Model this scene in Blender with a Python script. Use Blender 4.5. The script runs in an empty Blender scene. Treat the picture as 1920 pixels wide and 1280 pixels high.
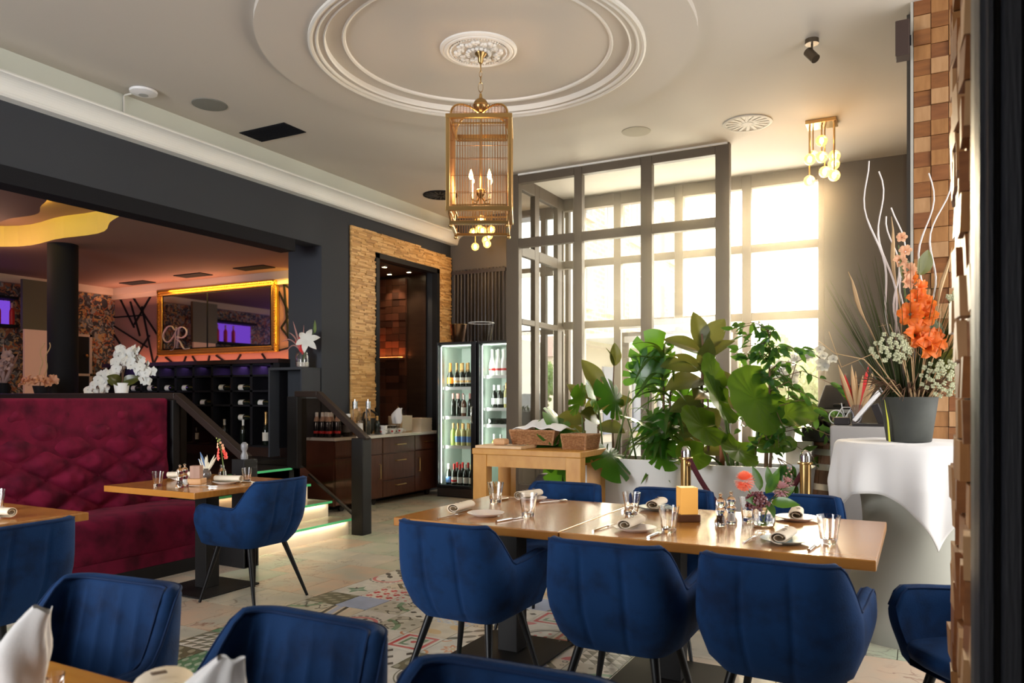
import bpy, math, random
from mathutils import Vector, Matrix, Euler
random.seed(7)
PI = math.pi
S = bpy.context.scene
C = S.collection
# ---------------- camera, world, sun, large lights, exposure ----------------
cd = bpy.data.cameras.new('camera'); cam = bpy.data.objects.new('camera', cd); C.objects.link(cam)
cam.location = (0, 0, 1.35); cam.rotation_euler = (PI/2, 0, math.radians(27.97))
cd.sensor_width = 36; cd.lens = 36*1439/1920; cd.shift_y = 105/1920; cd.clip_end = 300; cd.clip_start = .05
cd.dof.use_dof = True; cd.dof.focus_distance = 4.6; cd.dof.aperture_fstop = 4.0
S.camera = cam
S.view_settings.view_transform = 'Standard'; S.view_settings.look = 'None'
S.view_settings.gamma = 1; S.view_settings.use_curve_mapping = False
S.view_settings.exposure = 0.34
W = bpy.data.worlds.new('sky'); S.world = W; W.use_nodes = True
wn = W.node_tree; bg = wn.nodes['Background']
bg.inputs[0].default_value = (1.0, .97, .93, 1); bg.inputs[1].default_value = 3.4
def light(kind, name, loc, energy, col=(1, 1, 1), target=None, **kw):
    L = bpy.data.lights.new(name, kind); L.energy = energy; L.color = col
    for k, v in kw.items(): setattr(L, k, v)
    o = bpy.data.objects.new(name, L); C.objects.link(o); o.location = loc
    if target is not None:
        o.rotation_euler = (Vector(target)-Vector(loc)).to_track_quat('-Z', 'Y').to_euler()
    return o
# low hazy sun shining in through the far window
light('SUN', 'sun', (-1.8, 30, 9), 3.6, (1, .78, .48), target=(-1.8+1.8*2.6, 3, 9-7.4), angle=math.radians(12))
# daylight of the street-front windows behind the camera
light('AREA', 'window_daylight', (-5.0, -2.9, 2.1), 150, (.93, .97, 1), target=(-4.9, 4, .9), shape='RECTANGLE', size=2.4, size_y=2.6, spread=math.radians(115))
# daylight entering by the vestibule glazing
light('AREA', 'window_daylight', (-2.6, 9.95, 2.6), 240, (1, .88, .70), target=(-2.6, 3, 2.0), shape='RECTANGLE', size=3.2, size_y=2.4)

# ---------------- helpers ----------------
class MB:
    def __init__(s): s.v = []; s.f = []; s.mi = []
    def add(s, v, f, mi=0):
        n = len(s.v); s.v += [tuple(p) for p in v]; s.f += [tuple(i+n for i in q) for q in f]; s.mi += [mi]*len(f); return s
    def box(s, x0, x1, y0, y1, z0, z1, mi=0):
        return s.add([(x0,y0,z0),(x1,y0,z0),(x1,y1,z0),(x0,y1,z0),(x0,y0,z1),(x1,y0,z1),(x1,y1,z1),(x0,y1,z1)],
                     [(3,2,1,0),(4,5,6,7),(0,1,5,4),(1,2,6,5),(2,3,7,6),(3,0,4,7)], mi)
    def obox(s, c, size, rot=(0,0,0)):
        R = Euler(rot).to_matrix(); h = Vector(size)/2; c = Vector(c); vs = []
        for z in (-1,1):
            for x, y in ((-1,-1),(1,-1),(1,1),(-1,1)): vs.append(c+R@Vector((x*h.x, y*h.y, z*h.z)))
        return s.add(vs, [(3,2,1,0),(4,5,6,7),(0,1,5,4),(1,2,6,5),(2,3,7,6),(3,0,4,7)])
    def bar(s, p0, p1, w, h=None, up=(0,0,1)):
        p0 = Vector(p0); p1 = Vector(p1); d = (p1-p0).normalized(); u = Vector(up)
        if abs(d.dot(u)) > .99: u = Vector((0,1,0))
        a = d.cross(u).normalized(); b = a.cross(d); h = h or w; vs = []
        for p in (p0, p1):
            for i, j in ((-1,-1),(1,-1),(1,1),(-1,1)): vs.append(p+a*i*w/2+b*j*h/2)
        return s.add(vs, [(3,2,1,0),(4,5,6,7),(0,1,5,4),(1,2,6,5),(2,3,7,6),(3,0,4,7)])
    def tube(s, pts, r, n=8, cap=True):
        pts = [Vector(p) for p in pts]; m = len(pts); rs = r if isinstance(r, (list, tuple)) else [r]*m
        vs = []; prev = None
        for i, p in enumerate(pts):
            d = (pts[min(i+1, m-1)]-pts[max(i-1, 0)]).normalized()
            if prev is None:
                u = Vector((0,0,1)) if abs(d.z) < .9 else Vector((0,1,0)); a = d.cross(u).normalized()
            else: a = (prev-d*prev.dot(d)).normalized()
            prev = a; b = d.cross(a)
            for k in range(n):
                t = 2*PI*k/n; vs.append(p+(a*math.cos(t)+b*math.sin(t))*rs[i])
        f = [(i*n+k, i*n+(k+1)%n, (i+1)*n+(k+1)%n, (i+1)*n+k) for i in range(m-1) for k in range(n)]
        if cap: f += [tuple(reversed(range(n))), tuple(range((m-1)*n, m*n))]
        return s.add(vs, f)
    def cyl(s, p0, p1, r0, r1=None, n=16): return s.tube([p0, p1], [r0, r0 if r1 is None else r1], n)
    def lathe(s, prof, n=20, c=(0,0,0), mi=0):
        vs = []; m = len(prof)
        for r, z in prof:
            for k in range(n):
                t = 2*PI*k/n; vs.append((c[0]+r*math.cos(t), c[1]+r*math.sin(t), c[2]+z))
        f = [(i*n+k, i*n+(k+1)%n, (i+1)*n+(k+1)%n, (i+1)*n+k) for i in range(m-1) for k in range(n)]
        f += [tuple(reversed(range(n))), tuple(range((m-1)*n, m*n))]
        return s.add(vs, f, mi)
    def sph(s, c, r, n=12, m=8, sc=(1,1,1)):
        prof = [(max(1e-4, r*math.sin(PI*i/m)), -r*math.cos(PI*i/m)) for i in range(m+1)]
        k0 = len(s.v); s.lathe(prof, n)
        for i in range(k0, len(s.v)):
            x, y, z = s.v[i]; s.v[i] = (c[0]+x*sc[0], c[1]+y*sc[1], c[2]+z*sc[2])
        return s
    def torus(s, c, R, r, rot=(0,0,0), n=16, m=6, sx=1):
        M = Euler(rot).to_matrix(); pts = []
        for i in range(n):
            a = 2*PI*i/n
            for j in range(m):
                b = 2*PI*j/m; q = Vector(((R+r*math.cos(b))*math.cos(a)*sx, (R+r*math.cos(b))*math.sin(a), r*math.sin(b)))
                pts.append(Vector(c)+M@q)
        return s.add(pts, [(i*m+j, ((i+1)%n)*m+j, ((i+1)%n)*m+(j+1)%m, i*m+(j+1)%m) for i in range(n) for j in range(m)])
    def grid(s, fn, nu, nv, cu=False, mi=0):
        vs = [fn(i/nu, j/nv) for j in range(nv+1) for i in range(nu if cu else nu+1)]
        w = nu if cu else nu+1
        return s.add(vs, [(j*w+i, j*w+(i+1)%w, (j+1)*w+(i+1)%w, (j+1)*w+i) for j in range(nv) for i in range(nu)], mi)
    def prism(s, poly, z0, z1, mi=0):
        n = len(poly)
        return s.add([(x,y,z0) for x,y in poly]+[(x,y,z1) for x,y in poly],
            [tuple(reversed(range(n))), tuple(range(n,2*n))]+[(i,(i+1)%n,n+(i+1)%n,n+i) for i in range(n)], mi)
    def build(s, name, mat, parent=None, smooth=False, bevel=0, solid=0):
        me = bpy.data.meshes.new(name); me.from_pydata(s.v, [], s.f)
        for m_ in (mat if isinstance(mat, (list, tuple)) else [mat]): me.materials.append(m_)
        if len(me.materials) > 1: me.polygons.foreach_set('material_index', s.mi)
        if smooth: me.polygons.foreach_set('use_smooth', [True]*len(me.polygons))
        me.update(); o = bpy.data.objects.new(name, me); C.objects.link(o)
        if parent: o.parent = parent
        if solid:
            q = o.modifiers.new('s', 'SOLIDIFY'); q.thickness = solid; q.offset = 0
        if bevel:
            q = o.modifiers.new('b', 'BEVEL'); q.width = bevel; q.segments = 2; q.limit_method = 'ANGLE'; q.angle_limit = .7
        if smooth and smooth != 'all':
            try: me.set_sharp_from_angle(angle=math.radians(smooth if smooth > 1 else 45))
            except Exception: pass
        return o
def thing(name, label, cat, loc=(0,0,0), rz=0, group=None, rot=None):
    o = bpy.data.objects.new(name, None); C.objects.link(o); o.location = loc; o.empty_display_size = .05
    o.rotation_euler = rot or (0,0,rz); o['label'] = label; o['category'] = cat
    if group: o['group'] = group
    return o
def tag(o, label, cat, group=None):
    o['label'] = label; o['category'] = cat
    if group: o['group'] = group
    return o
def struct(o): o['kind'] = 'structure'; return o
def stuff(o): o['kind'] = 'stuff'; return o
def dup(root, loc, rz=None, label=None, group=None, scale=None):
    r = root.copy(); C.objects.link(r); r.location = loc
    if rz is not None: r.rotation_euler = (0,0,rz)
    if scale: r.scale = (scale,)*3 if isinstance(scale, (int, float)) else scale
    if label: r['label'] = label
    if group: r['group'] = group
    for ch in list(root.children):
        c = ch.copy(); C.objects.link(c); c.parent = r
        for g in list(ch.children):
            d = g.copy(); C.objects.link(d); d.parent = c
    return r
# ---------------- materials ----------------
def mat(name, col, rough=.5, metal=0, var=None, bump=None, spec=None, trans=0, emit=None, sheen=0, coat=0, ior=None, alpha=None, stretch=None, bumpdist=.01):
    """var=(scale, colour2, lo, hi[, detail]) noise mix ; bump=(scale,strength)"""
    m = bpy.data.materials.new(name); m.use_nodes = True; nt = m.node_tree; b = nt.nodes['Principled BSDF']
    b.inputs['Base Color'].default_value = (*col, 1); b.inputs['Roughness'].default_value = rough; b.inputs['Metallic'].default_value = metal
    if spec is not None: b.inputs['Specular IOR Level'].default_value = spec
    if trans: b.inputs['Transmission Weight'].default_value = trans
    if ior: b.inputs['IOR'].default_value = ior
    if alpha is not None: b.inputs['Alpha'].default_value = alpha
    if sheen: b.inputs['Sheen Weight'].default_value = sheen; b.inputs['Sheen Roughness'].default_value = .4; b.inputs['Sheen Tint'].default_value = (*[min(1, c*2+.1) for c in col], 1)
    if coat: b.inputs['Coat Weight'].default_value = coat; b.inputs['Coat Roughness'].default_value = .12
    if emit: b.inputs['Emission Color'].default_value = (*emit[0], 1); b.inputs['Emission Strength'].default_value = emit[1]
    if var or bump:
        tc = nt.nodes.new('ShaderNodeTexCoord'); src = tc.outputs['Object']
        if stretch:
            mp = nt.nodes.new('ShaderNodeMapping'); mp.inputs['Scale'].default_value = stretch; nt.links.new(src, mp.inputs[0]); src = mp.outputs[0]
        oi = nt.nodes.new('ShaderNodeObjectInfo'); ad = nt.nodes.new('ShaderNodeVectorMath'); ad.operation = 'MULTIPLY_ADD'
        nt.links.new(oi.outputs['Random'], ad.inputs[0]); ad.inputs[1].default_value = (31, 17, 23); nt.links.new(src, ad.inputs[2]); src = ad.outputs[0]
    if var:
        n = nt.nodes.new('ShaderNodeTexNoise'); n.inputs['Scale'].default_value = var[0]; n.inputs['Detail'].default_value = var[4] if len(var) > 4 else 4
        r = nt.nodes.new('ShaderNodeValToRGB'); r.color_ramp.elements[0].position = var[2]; r.color_ramp.elements[1].position = var[3]
        r.color_ramp.elements[0].color = (*col, 1); r.color_ramp.elements[1].color = (*var[1], 1)
        nt.links.new(src, n.inputs['Vector']); nt.links.new(n.outputs[0], r.inputs[0]); nt.links.new(r.outputs[0], b.inputs['Base Color'])
    if bump:
        n = nt.nodes.new('ShaderNodeTexNoise'); n.inputs['Scale'].default_value = bump[0]; n.inputs['Detail'].default_value = 3
        u = nt.nodes.new('ShaderNodeBump'); u.inputs['Strength'].default_value = bump[1]; u.inputs['Distance'].default_value = bumpdist
        nt.links.new(src, n.inputs['Vector']); nt.links.new(n.outputs[0], u.inputs['Height']); nt.links.new(u.outputs[0], b.inputs['Normal'])
    return m
def emis(name, col, s):
    m = bpy.data.materials.new(name); m.use_nodes = True; nt = m.node_tree; nt.nodes.clear()
    e = nt.nodes.new('ShaderNodeEmission'); e.inputs[0].default_value = (*col, 1); e.inputs[1].default_value = s
    o = nt.nodes.new('ShaderNodeOutputMaterial'); nt.links.new(e.outputs[0], o.inputs[0]); return m
def thin_glass(name, tint=(1,1,1), refl=.08):
    m = bpy.data.materials.new(name); m.use_nodes = True; nt = m.node_tree; nt.nodes.clear()
    t = nt.nodes.new('ShaderNodeBsdfTransparent'); t.inputs[0].default_value = (*tint, 1)
    g = nt.nodes.new('ShaderNodeBsdfGlossy'); g.inputs['Roughness'].default_value = .02
    fr = nt.nodes.new('ShaderNodeFresnel'); fr.inputs[0].default_value = 1.35 + refl
    mx = nt.nodes.new('ShaderNodeMixShader'); o = nt.nodes.new('ShaderNodeOutputMaterial')
    ge = nt.nodes.new('ShaderNodeNewGeometry'); sb = nt.nodes.new('ShaderNodeMath'); sb.operation = 'SUBTRACT'; sb.inputs[0].default_value = 1; nt.links.new(ge.outputs['Backfacing'], sb.inputs[1])
    mu = nt.nodes.new('ShaderNodeMath'); mu.operation = 'MULTIPLY'; nt.links.new(fr.outputs[0], mu.inputs[0]); nt.links.new(sb.outputs[0], mu.inputs[1])
    nt.links.new(mu.outputs[0], mx.inputs[0]); nt.links.new(t.outputs[0], mx.inputs[1]); nt.links.new(g.outputs[0], mx.inputs[2]); nt.links.new(mx.outputs[0], o.inputs[0]); return m
def leafmat(name, col, col2, rough=.35, tr=.45, tcol=None):
    m = bpy.data.materials.new(name); m.use_nodes = True; nt = m.node_tree; b = nt.nodes['Principled BSDF']; out = nt.nodes['Material Output']
    b.inputs['Roughness'].default_value = rough
    tc = nt.nodes.new('ShaderNodeTexCoord'); n = nt.nodes.new('ShaderNodeTexNoise'); n.inputs['Scale'].default_value = 9
    oi = nt.nodes.new('ShaderNodeObjectInfo'); mx = nt.nodes.new('ShaderNodeMix'); mx.data_type = 'RGBA'
    mx.inputs[6].default_value = (*col, 1); mx.inputs[7].default_value = (*col2, 1)
    a = nt.nodes.new('ShaderNodeMath'); a.operation = 'ADD'; h = nt.nodes.new('ShaderNodeMath'); h.operation = 'MULTIPLY'; h.inputs[1].default_value = .5
    nt.links.new(tc.outputs['Object'], n.inputs['Vector']); nt.links.new(n.outputs[0], a.inputs[0]); nt.links.new(oi.outputs['Random'], a.inputs[1]); nt.links.new(a.outputs[0], h.inputs[0])
    nt.links.new(h.outputs[0], mx.inputs[0]); nt.links.new(mx.outputs[2], b.inputs['Base Color'])
    t = nt.nodes.new('ShaderNodeBsdfTranslucent'); t.inputs[0].default_value = (*(tcol or (col2[0]*2.2, col2[1]*2, col2[2]*1.2)), 1)
    ms = nt.nodes.new('ShaderNodeMixShader'); ms.inputs[0].default_value = tr
    nt.links.new(b.outputs[0], ms.inputs[1]); nt.links.new(t.outputs[0], ms.inputs[2]); nt.links.new(ms.outputs[0], out.inputs[0]); return m
M_ = {}
M_['ceil'] = mat('ceiling_paint', (.56,.515,.46), .8, bump=(60,.05))
M_['white'] = mat('white_plaster', (.80,.78,.74), .6)
M_['grey'] = mat('dark_grey_paint', (.032,.036,.045), .8, bump=(80,.06))
M_['greyd'] = mat('black_paint', (.009,.009,.012), .75, spec=.2)
M_['taupe'] = mat('taupe_wall_paint', (.095,.078,.062), .8)
M_['frame'] = mat('brown_window_frame', (.088,.064,.044), .5, spec=.3)
M_['barceil'] = mat('bar_ceiling_paint', (.36,.22,.17), .7)
M_['velvet'] = mat('blue_velvet', (.0045,.032,.112), .85, var=(10,(.003,.015,.055),.46,.72,9), bump=(160,.12), sheen=.14, spec=.2)
M_['velvetd'] = mat('blue_velvet_piping', (.004,.022,.080), .8, sheen=.1, spec=.2)
M_['wine'] = mat('wine_velvet', (.165,.005,.030), .85, var=(6,(.06,.002,.013),.42,.68,9), bump=(120,.15), sheen=.10, spec=.2)
M_['black'] = mat('black_metal', (.007,.007,.008), .4, .2, spec=.3)
M_['blackmat'] = mat('black_satin', (.008,.007,.007), .6, spec=.25)
M_['oak'] = mat('oak_tabletop', (.39,.15,.026), .22, var=(4,(.46,.20,.042),.3,.7,5), stretch=(1,9,1), coat=.3)
M_['oakedge'] = mat('oak_edge', (.42,.19,.055), .35, var=(8,(.56,.29,.10),.3,.7,5), stretch=(1,1,14))
M_['oaky'] = mat('oak_tabletop_cross', (.37,.14,.024), .22, var=(4,(.44,.19,.040),.3,.7,5), stretch=(1,9,1), coat=.3)
M_['oakl'] = mat('light_oak', (.46,.20,.032), .45, var=(6,(.56,.28,.058),.3,.7,5), stretch=(2,12,1))
M_['walnut'] = mat('walnut_veneer', (.085,.028,.017), .35, var=(4,(.135,.048,.028),.3,.7,6), stretch=(1,9,1.2))
M_['brass'] = mat('brass', (.62,.40,.16), .28, 1)
M_['brassd'] = mat('antique_brass', (.42,.27,.11), .3, 1)
M_['steel'] = mat('polished_steel', (.75,.75,.75), .15, 1)
M_['glass'] = mat('clear_glass', (1,1,1), .0, trans=1, ior=1.45)
M_['pane'] = thin_glass('window_glass', (.97,.98,.97))
M_['smoke'] = thin_glass('smoked_railing_glass', (.62,.55,.50), .1)
M_['greenglass'] = mat('green_glass_edge', (.10,.52,.20), .12, emit=((.12,.8,.30),.18))  # weak emission imitates the step LED light caught in the glass
M_['tread'] = mat('glass_stair_tread', (.50,.48,.34), .15, var=(5,(.62,.60,.48),.3,.7))
M_['cream'] = mat('cream_stone', (.74,.62,.46), .55, var=(3,(.80,.70,.56),.3,.7))
M_['linen'] = mat('white_linen', (.80,.79,.79), .85, bump=(300,.08), sheen=.2)
M_['napkin'] = mat('beige_napkin', (.76,.66,.52), .85, bump=(300,.08))
M_['ceramic'] = mat('white_ceramic', (.80,.80,.79), .2)
M_['ceramicp'] = mat('blush_ceramic', (.74,.66,.62), .25)
M_['ceramicb'] = mat('grey_blue_ceramic', (.36,.46,.49), .25)
M_['gold'] = mat('gilded_frame', (.62,.36,.08), .38, .85, bump=(50,.8))
M_['petalw'] = leafmat('white_petal', (.82,.82,.80), (.88,.88,.84), .5, .3, (.9,.9,.85))
M_['stem'] = mat('green_stem', (.10,.16,.03), .5)
M_['bark'] = mat('brown_stem', (.16,.085,.045), .7)
M_['twig'] = mat('pale_twig', (.78,.72,.70), .6)
M_['cork'] = mat('cardboard', (.55,.38,.22), .8)
M_['wicker'] = mat('brown_wicker', (.30,.13,.05), .6, var=(60,(.42,.21,.09),.4,.6,1), bump=(90,.6))
M_['planter'] = mat('white_planter', (.72,.70,.68), .45)
M_['soil'] = mat('soil', (.07,.035,.02), .95, bump=(60,1))
M_['plasticw'] = mat('white_plastic', (.74,.73,.74), .4)
M_['blackplastic'] = mat('black_plastic', (.018,.014,.014), .3)
M_['bottledk'] = mat('dark_bottle_glass', (.010,.014,.010), .08, spec=.7)
M_['bottlegr'] = mat('green_bottle_glass', (.20,.26,.05), .08, spec=.7)
M_['bottlecl'] = mat('pale_wine_glass', (.55,.50,.20), .08, spec=.7)
M_['bottlerose'] = mat('brown_bottle_glass', (.16,.07,.04), .08, spec=.7)
M_['label'] = mat('paper_label', (.72,.68,.60), .7)
M_['labelbl'] = mat('blue_label', (.12,.24,.55), .6)
M_['red'] = mat('red_print', (.60,.02,.02), .5)
M_['orange'] = mat('orange_foil', (.85,.26,.02), .35)
M_['foilgold'] = mat('gold_foil', (.70,.42,.16), .35, .6)
M_['foilpink'] = mat('pink_foil', (.72,.36,.32), .4)
M_['foilwhite'] = mat('white_foil', (.80,.78,.75), .4)
M_['blueprint'] = mat('blue_sign', (.04,.14,.55), .5)
# ---------------- patterned floor tiles ----------------
class X:
    nt = None
    def __init__(s, k): s.k = k
    @staticmethod
    def op(o, *a):
        n = X.nt.nodes.new('ShaderNodeMath'); n.operation = o
        for i, q in enumerate(a):
            if isinstance(q, X): X.nt.links.new(q.k, n.inputs[i])
            else: n.inputs[i].default_value = q
        return X(n.outputs[0])
    def __add__(s, o): return X.op('ADD', s, o)
    __radd__ = __add__
    def __sub__(s, o): return X.op('SUBTRACT', s, o)
    def __rsub__(s, o): return X.op('SUBTRACT', o, s)
    def __mul__(s, o): return X.op('MULTIPLY', s, o)
    __rmul__ = __mul__
    def __lt__(s, o): return X.op('LESS_THAN', s, o)
    def __gt__(s, o): return X.op('GREATER_THAN', s, o)
def xabs(a): return X.op('ABSOLUTE', a)
def xmax(a, b): return X.op('MAXIMUM', a, b)
def xmin(a, b): return X.op('MINIMUM', a, b)
def frac(a): return X.op('FRACT', a)
def sin(a): return X.op('SINE', a)
def length(a, b): return X.op('SQRT', a*a+b*b)
def band(a, lo, hi): return (a > lo)*(a < hi)
CR=(.66,.58,.46); RD=(.58,.05,.06); PK=(.62,.17,.18); GR=(.13,.27,.15); DK=(.055,.05,.04); OL=(.16,.15,.095); BL=(.36,.42,.58); OC=(.62,.42,.18); WH=(.70,.67,.60)
def tilemat(name, base, fn):
    m = bpy.data.materials.new(name); m.use_nodes = True; nt = m.node_tree; X.nt = nt; b = nt.nodes['Principled BSDF']
    tc = nt.nodes.new('ShaderNodeTexCoord'); sp = nt.nodes.new('ShaderNodeSeparateXYZ'); nt.links.new(tc.outputs['Generated'], sp.inputs[0])
    u, v = X(sp.outputs[0]), X(sp.outputs[1]); p, q = u-.5, v-.5
    no = nt.nodes.new('ShaderNodeTexNoise'); no.inputs['Scale'].default_value = 9; no.inputs['Detail'].default_value = 6
    oi = nt.nodes.new('ShaderNodeObjectInfo'); vm = nt.nodes.new('ShaderNodeVectorMath'); vm.operation = 'MULTIPLY_ADD'
    nt.links.new(oi.outputs['Random'], vm.inputs[0]); vm.inputs[1].default_value = (9,9,9); nt.links.new(tc.outputs['Object'], vm.inputs[2]); nt.links.new(vm.outputs[0], no.inputs['Vector'])
    wear = X.op('MULTIPLY', (X(no.outputs[0])-.40), 5.0); wear.k.node.use_clamp = True
    cur = None
    def mix(a, bcol, f):
        n = nt.nodes.new('ShaderNodeMix'); n.data_type = 'RGBA'
        nt.links.new(f.k, n.inputs[0]) if isinstance(f, X) else setattr(n.inputs[0], 'default_value', f)
        if isinstance(a, tuple): n.inputs[6].default_value = (*a, 1)
        else: nt.links.new(a, n.inputs[6])
        if isinstance(bcol, tuple): n.inputs[7].default_value = (*bcol, 1)
        else: nt.links.new(bcol, n.inputs[7])
        return n.outputs[2]
    cur = mix(base, tuple(c*.86 for c in base), wear)
    for col, f in fn(u, v, p, q): cur = mix(cur, col, f*(.85+.15*wear))
    nt.links.new(cur, b.inputs['Base Color']); b.inputs['Roughness'].default_value = .28
    return m
def cross(a, b, w, l): return xmax((xabs(a) < w)*(xabs(b) < l), (xabs(b) < w)*(xabs(a) < l))
PAT = [
 tilemat('tile_pink', PK, lambda u,v,p,q: [((.72,.38,.36), (sin(u*19+v*7)*sin(v*17-u*5)) > .2)]),
 tilemat('tile_green', GR, lambda u,v,p,q: [((.36,.44,.34), (sin(u*15-v*9)*sin(v*21)) > .25)]),
 tilemat('tile_olive', OL, lambda u,v,p,q: [((.36,.34,.25), (sin(u*17+v*5)*sin(v*13)) > .3)]),
 tilemat('tile_blue', BL, lambda u,v,p,q: []),
 tilemat('tile_cream', CR, lambda u,v,p,q: [(OC, (sin(u*5+v*3)*sin(v*7)) > .5)]),
 tilemat('tile_star', WH, lambda u,v,p,q: [(GR, xmax((xabs(p)+xabs(q)*2.6) < .38, (xabs(q)+xabs(p)*2.6) < .38)), (DK, ((xabs(p-q)+xabs(p+q)*2.8) < .40)*((p-q) > 0)), ((.34,.42,.36), (xabs(p+q)+xabs(p-q)*2.8) < .40)]),
 tilemat('tile_red_crosses', WH, lambda u,v,p,q: [(RD, cross(frac(u*3)-.5, frac(v*3)-.5, .13, .33)), (RD, (length(frac(u*3+.5)-.5, frac(v*3+.5)-.5)) < .12)]),
 tilemat('tile_triangles', WH, lambda u,v,p,q: [(OL, (frac(u*4)+frac(v*4) > 1)*(xabs(frac(u*4)-frac(v*4)) < .75)), (DK, band(frac(u*4)+frac(v*4), .95, 1.07))]),
 tilemat('tile_diamond', CR, lambda u,v,p,q: [(DK, (xabs(p)+xabs(q)) < .40), (OL, (xabs(p)+xabs(q)) < .35), (WH, (xabs(p)+xabs(q)) < .24), (BL, (xabs(p)+xabs(q)) < .19), (RD, (xabs(p)+xabs(q)) < .08), (DK, band(length(xabs(p)-.4, xabs(q)-.4), .035, .06)), (DK, band(length(xabs(p)-.2, xabs(q)-.42), .03, .045))]),
 tilemat('tile_key', WH, lambda u,v,p,q: [(RD, band(xmax(xabs(p), xabs(q)), .33, .42)), (GR, band(xmax(xabs(p), xabs(q)), .17, .25)*((p+q) > -.2)), (RD, (length(p, q)) < .07)]),
 tilemat('tile_quarter_ring', WH, lambda u,v,p,q: [(DK, band(length(u, v), .60, .68)), (OL, band(length(u, v), .72, .75)), (RD, (length(frac(u*4)-.5, frac(v*4)-.5) < .18)*(length(u, v) < .52)), (PK, (length(u-1, v-1)) < .25)]),
 tilemat('tile_stripes', CR, lambda u,v,p,q: [(DK, band(frac(u+v*.25), .22, .32)), (DK, band(frac(u+v*.25), .62, .72)), (BL, band(frac(u+v*.25), .38, .56)), ((.62,.50,.40), band(frac(u+v*.25), .78, .9))]),
 tilemat('tile_damask', (.56,.56,.58), lambda u,v,p,q: [(OC, (sin(u*38)*sin(v*38)) > .35), (BL, (sin(u*25+1)*sin(v*25+1)) < -.45), (PK, (length(frac(u*2)-.5, frac(v*2)-.5)) < .07)]),
 tilemat('tile_petals', WH, lambda u,v,p,q: [(DK, xmax((length(frac(u*2), frac(v*2)-.5) < .52)*(length(frac(u*2)-.5, frac(v*2)) < .52), (length(frac(u*2)-1, frac(v*2)-.5) < .52)*(length(frac(u*2)-.5, frac(v*2)-1) < .52)))]),
 tilemat('tile_checks', WH, lambda u,v,p,q: [(DK, ((xabs(frac(u*4)-.5)+xabs(frac(v*3)-.5)) < .32)*((sin(u*12.6)*sin(v*9.4)) > -.2))]),
 tilemat('tile_orange_flower', WH, lambda u,v,p,q: [((.62,.24,.10), band(length(p, q)+.05*sin(X.op('ARCTAN2', q, p)*8), .12, .22)), (OC, (length(p, q)) < .06), ((.62,.24,.10), band(length(xabs(p)-.5, xabs(q)-.5), .12, .18))]),
 tilemat('tile_arc', WH, lambda u,v,p,q: [(PK, band(length(p, v), .42, .52)), (DK, band(length(p, v), .56, .62)*(sin(X.op('ARCTAN2', v, p)*22) > -.3)), (DK, (length(p, v-.35)) < .06)]),
 tilemat('tile_vine', (.55,.52,.43), lambda u,v,p,q: [(GR, band(length(u-1, v), .50, .64)), (DK, xabs(v-.3-.12*sin(u*14)) < .03), (OL, (length(frac(u*3)-.5, frac(v*3+.3*u)-.5)) < .17)]),
]
# ---------------- floor ----------------
floor = struct(MB().box(-12.6, 2.5, -3.2, 12.5, -.2, -.012).build('floor', mat('tile_grout', (.10,.085,.07), .8)))
stonem = mat('travertine_tile', (.44,.42,.35), .30, var=(2.2, (.60,.53,.43), .34, .68, 9), bump=(30,.05))
def veined(name, a, b2, c2):
    m = mat(name, a, .33, var=(3.2, b2, .36, .66, 10)); nt = m.node_tree; b = nt.nodes['Principled BSDF']
    src = b.inputs['Base Color'].links[0].from_socket; vec = [n for n in nt.nodes if n.type == 'TEX_NOISE'][0].inputs['Vector'].links[0].from_socket
    n = nt.nodes.new('ShaderNodeTexNoise'); n.inputs['Scale'].default_value = 4.5; n.inputs['Detail'].default_value = 12; n.inputs['Distortion'].default_value = 1.6
    nt.links.new(vec, n.inputs['Vector']); X.nt = nt
    f = X.op('MULTIPLY', .026-xabs(X(n.outputs[0])-.5), 40.); f.k.node.use_clamp = True
    n2 = nt.nodes.new('ShaderNodeTexNoise'); n2.inputs['Scale'].default_value = 2.1; nt.links.new(vec, n2.inputs['Vector']); g = X.op('MULTIPLY', X(n2.outputs[0])-.46, 7.); g.k.node.use_clamp = True
    f = f*g; mx = nt.nodes.new('ShaderNodeMix'); mx.data_type = 'RGBA'; nt.links.new(f.k, mx.inputs[0]); nt.links.new(src, mx.inputs[6]); mx.inputs[7].default_value = (*c2, 1)
    nt.links.new(mx.outputs[2], b.inputs['Base Color']); return m
ST = [veined('travertine_grey', (.46,.45,.38), (.66,.58,.46), (.20,.14,.10)), veined('travertine_sand', (.64,.47,.34), (.48,.46,.38), (.30,.15,.10)), veined('travertine_green', (.42,.48,.36), (.60,.55,.44), (.16,.13,.10))]
TP = .256; X0 = -3.62
tm = [MB().box(0, TP-.004, 0, TP-.004, -.012, 0).build('tile', m, floor) for m in PAT]
proto_used = set(); rng = random.Random(11); last = {}
order = list(range(len(PAT)))
for j in range(23):
    y = .55+j*TP
    for i in range(9):
        cands = [k for k in order if last.get((i-1, j)) != k and last.get((i, j-1)) != k and last.get((i-1, j-1)) != k]
        k = rng.choice(cands); last[(i, j)] = k
        o = tm[k] if k not in proto_used else tm[k].copy()
        if k in proto_used: C.objects.link(o)
        proto_used.add(k); r = rng.randrange(4) if k not in (11,) else rng.randrange(2)
        o.parent = floor; h = TP/2-.002; cx, cy = X0+i*TP+h, y+h
        o.rotation_euler = (0, 0, r*PI/2); c_, s_ = round(math.cos(r*PI/2)), round(math.sin(r*PI/2))
        o.location = (cx-(c_*h-s_*h), cy-(s_*h+c_*h), rng.uniform(-.0006, .0006))
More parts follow.
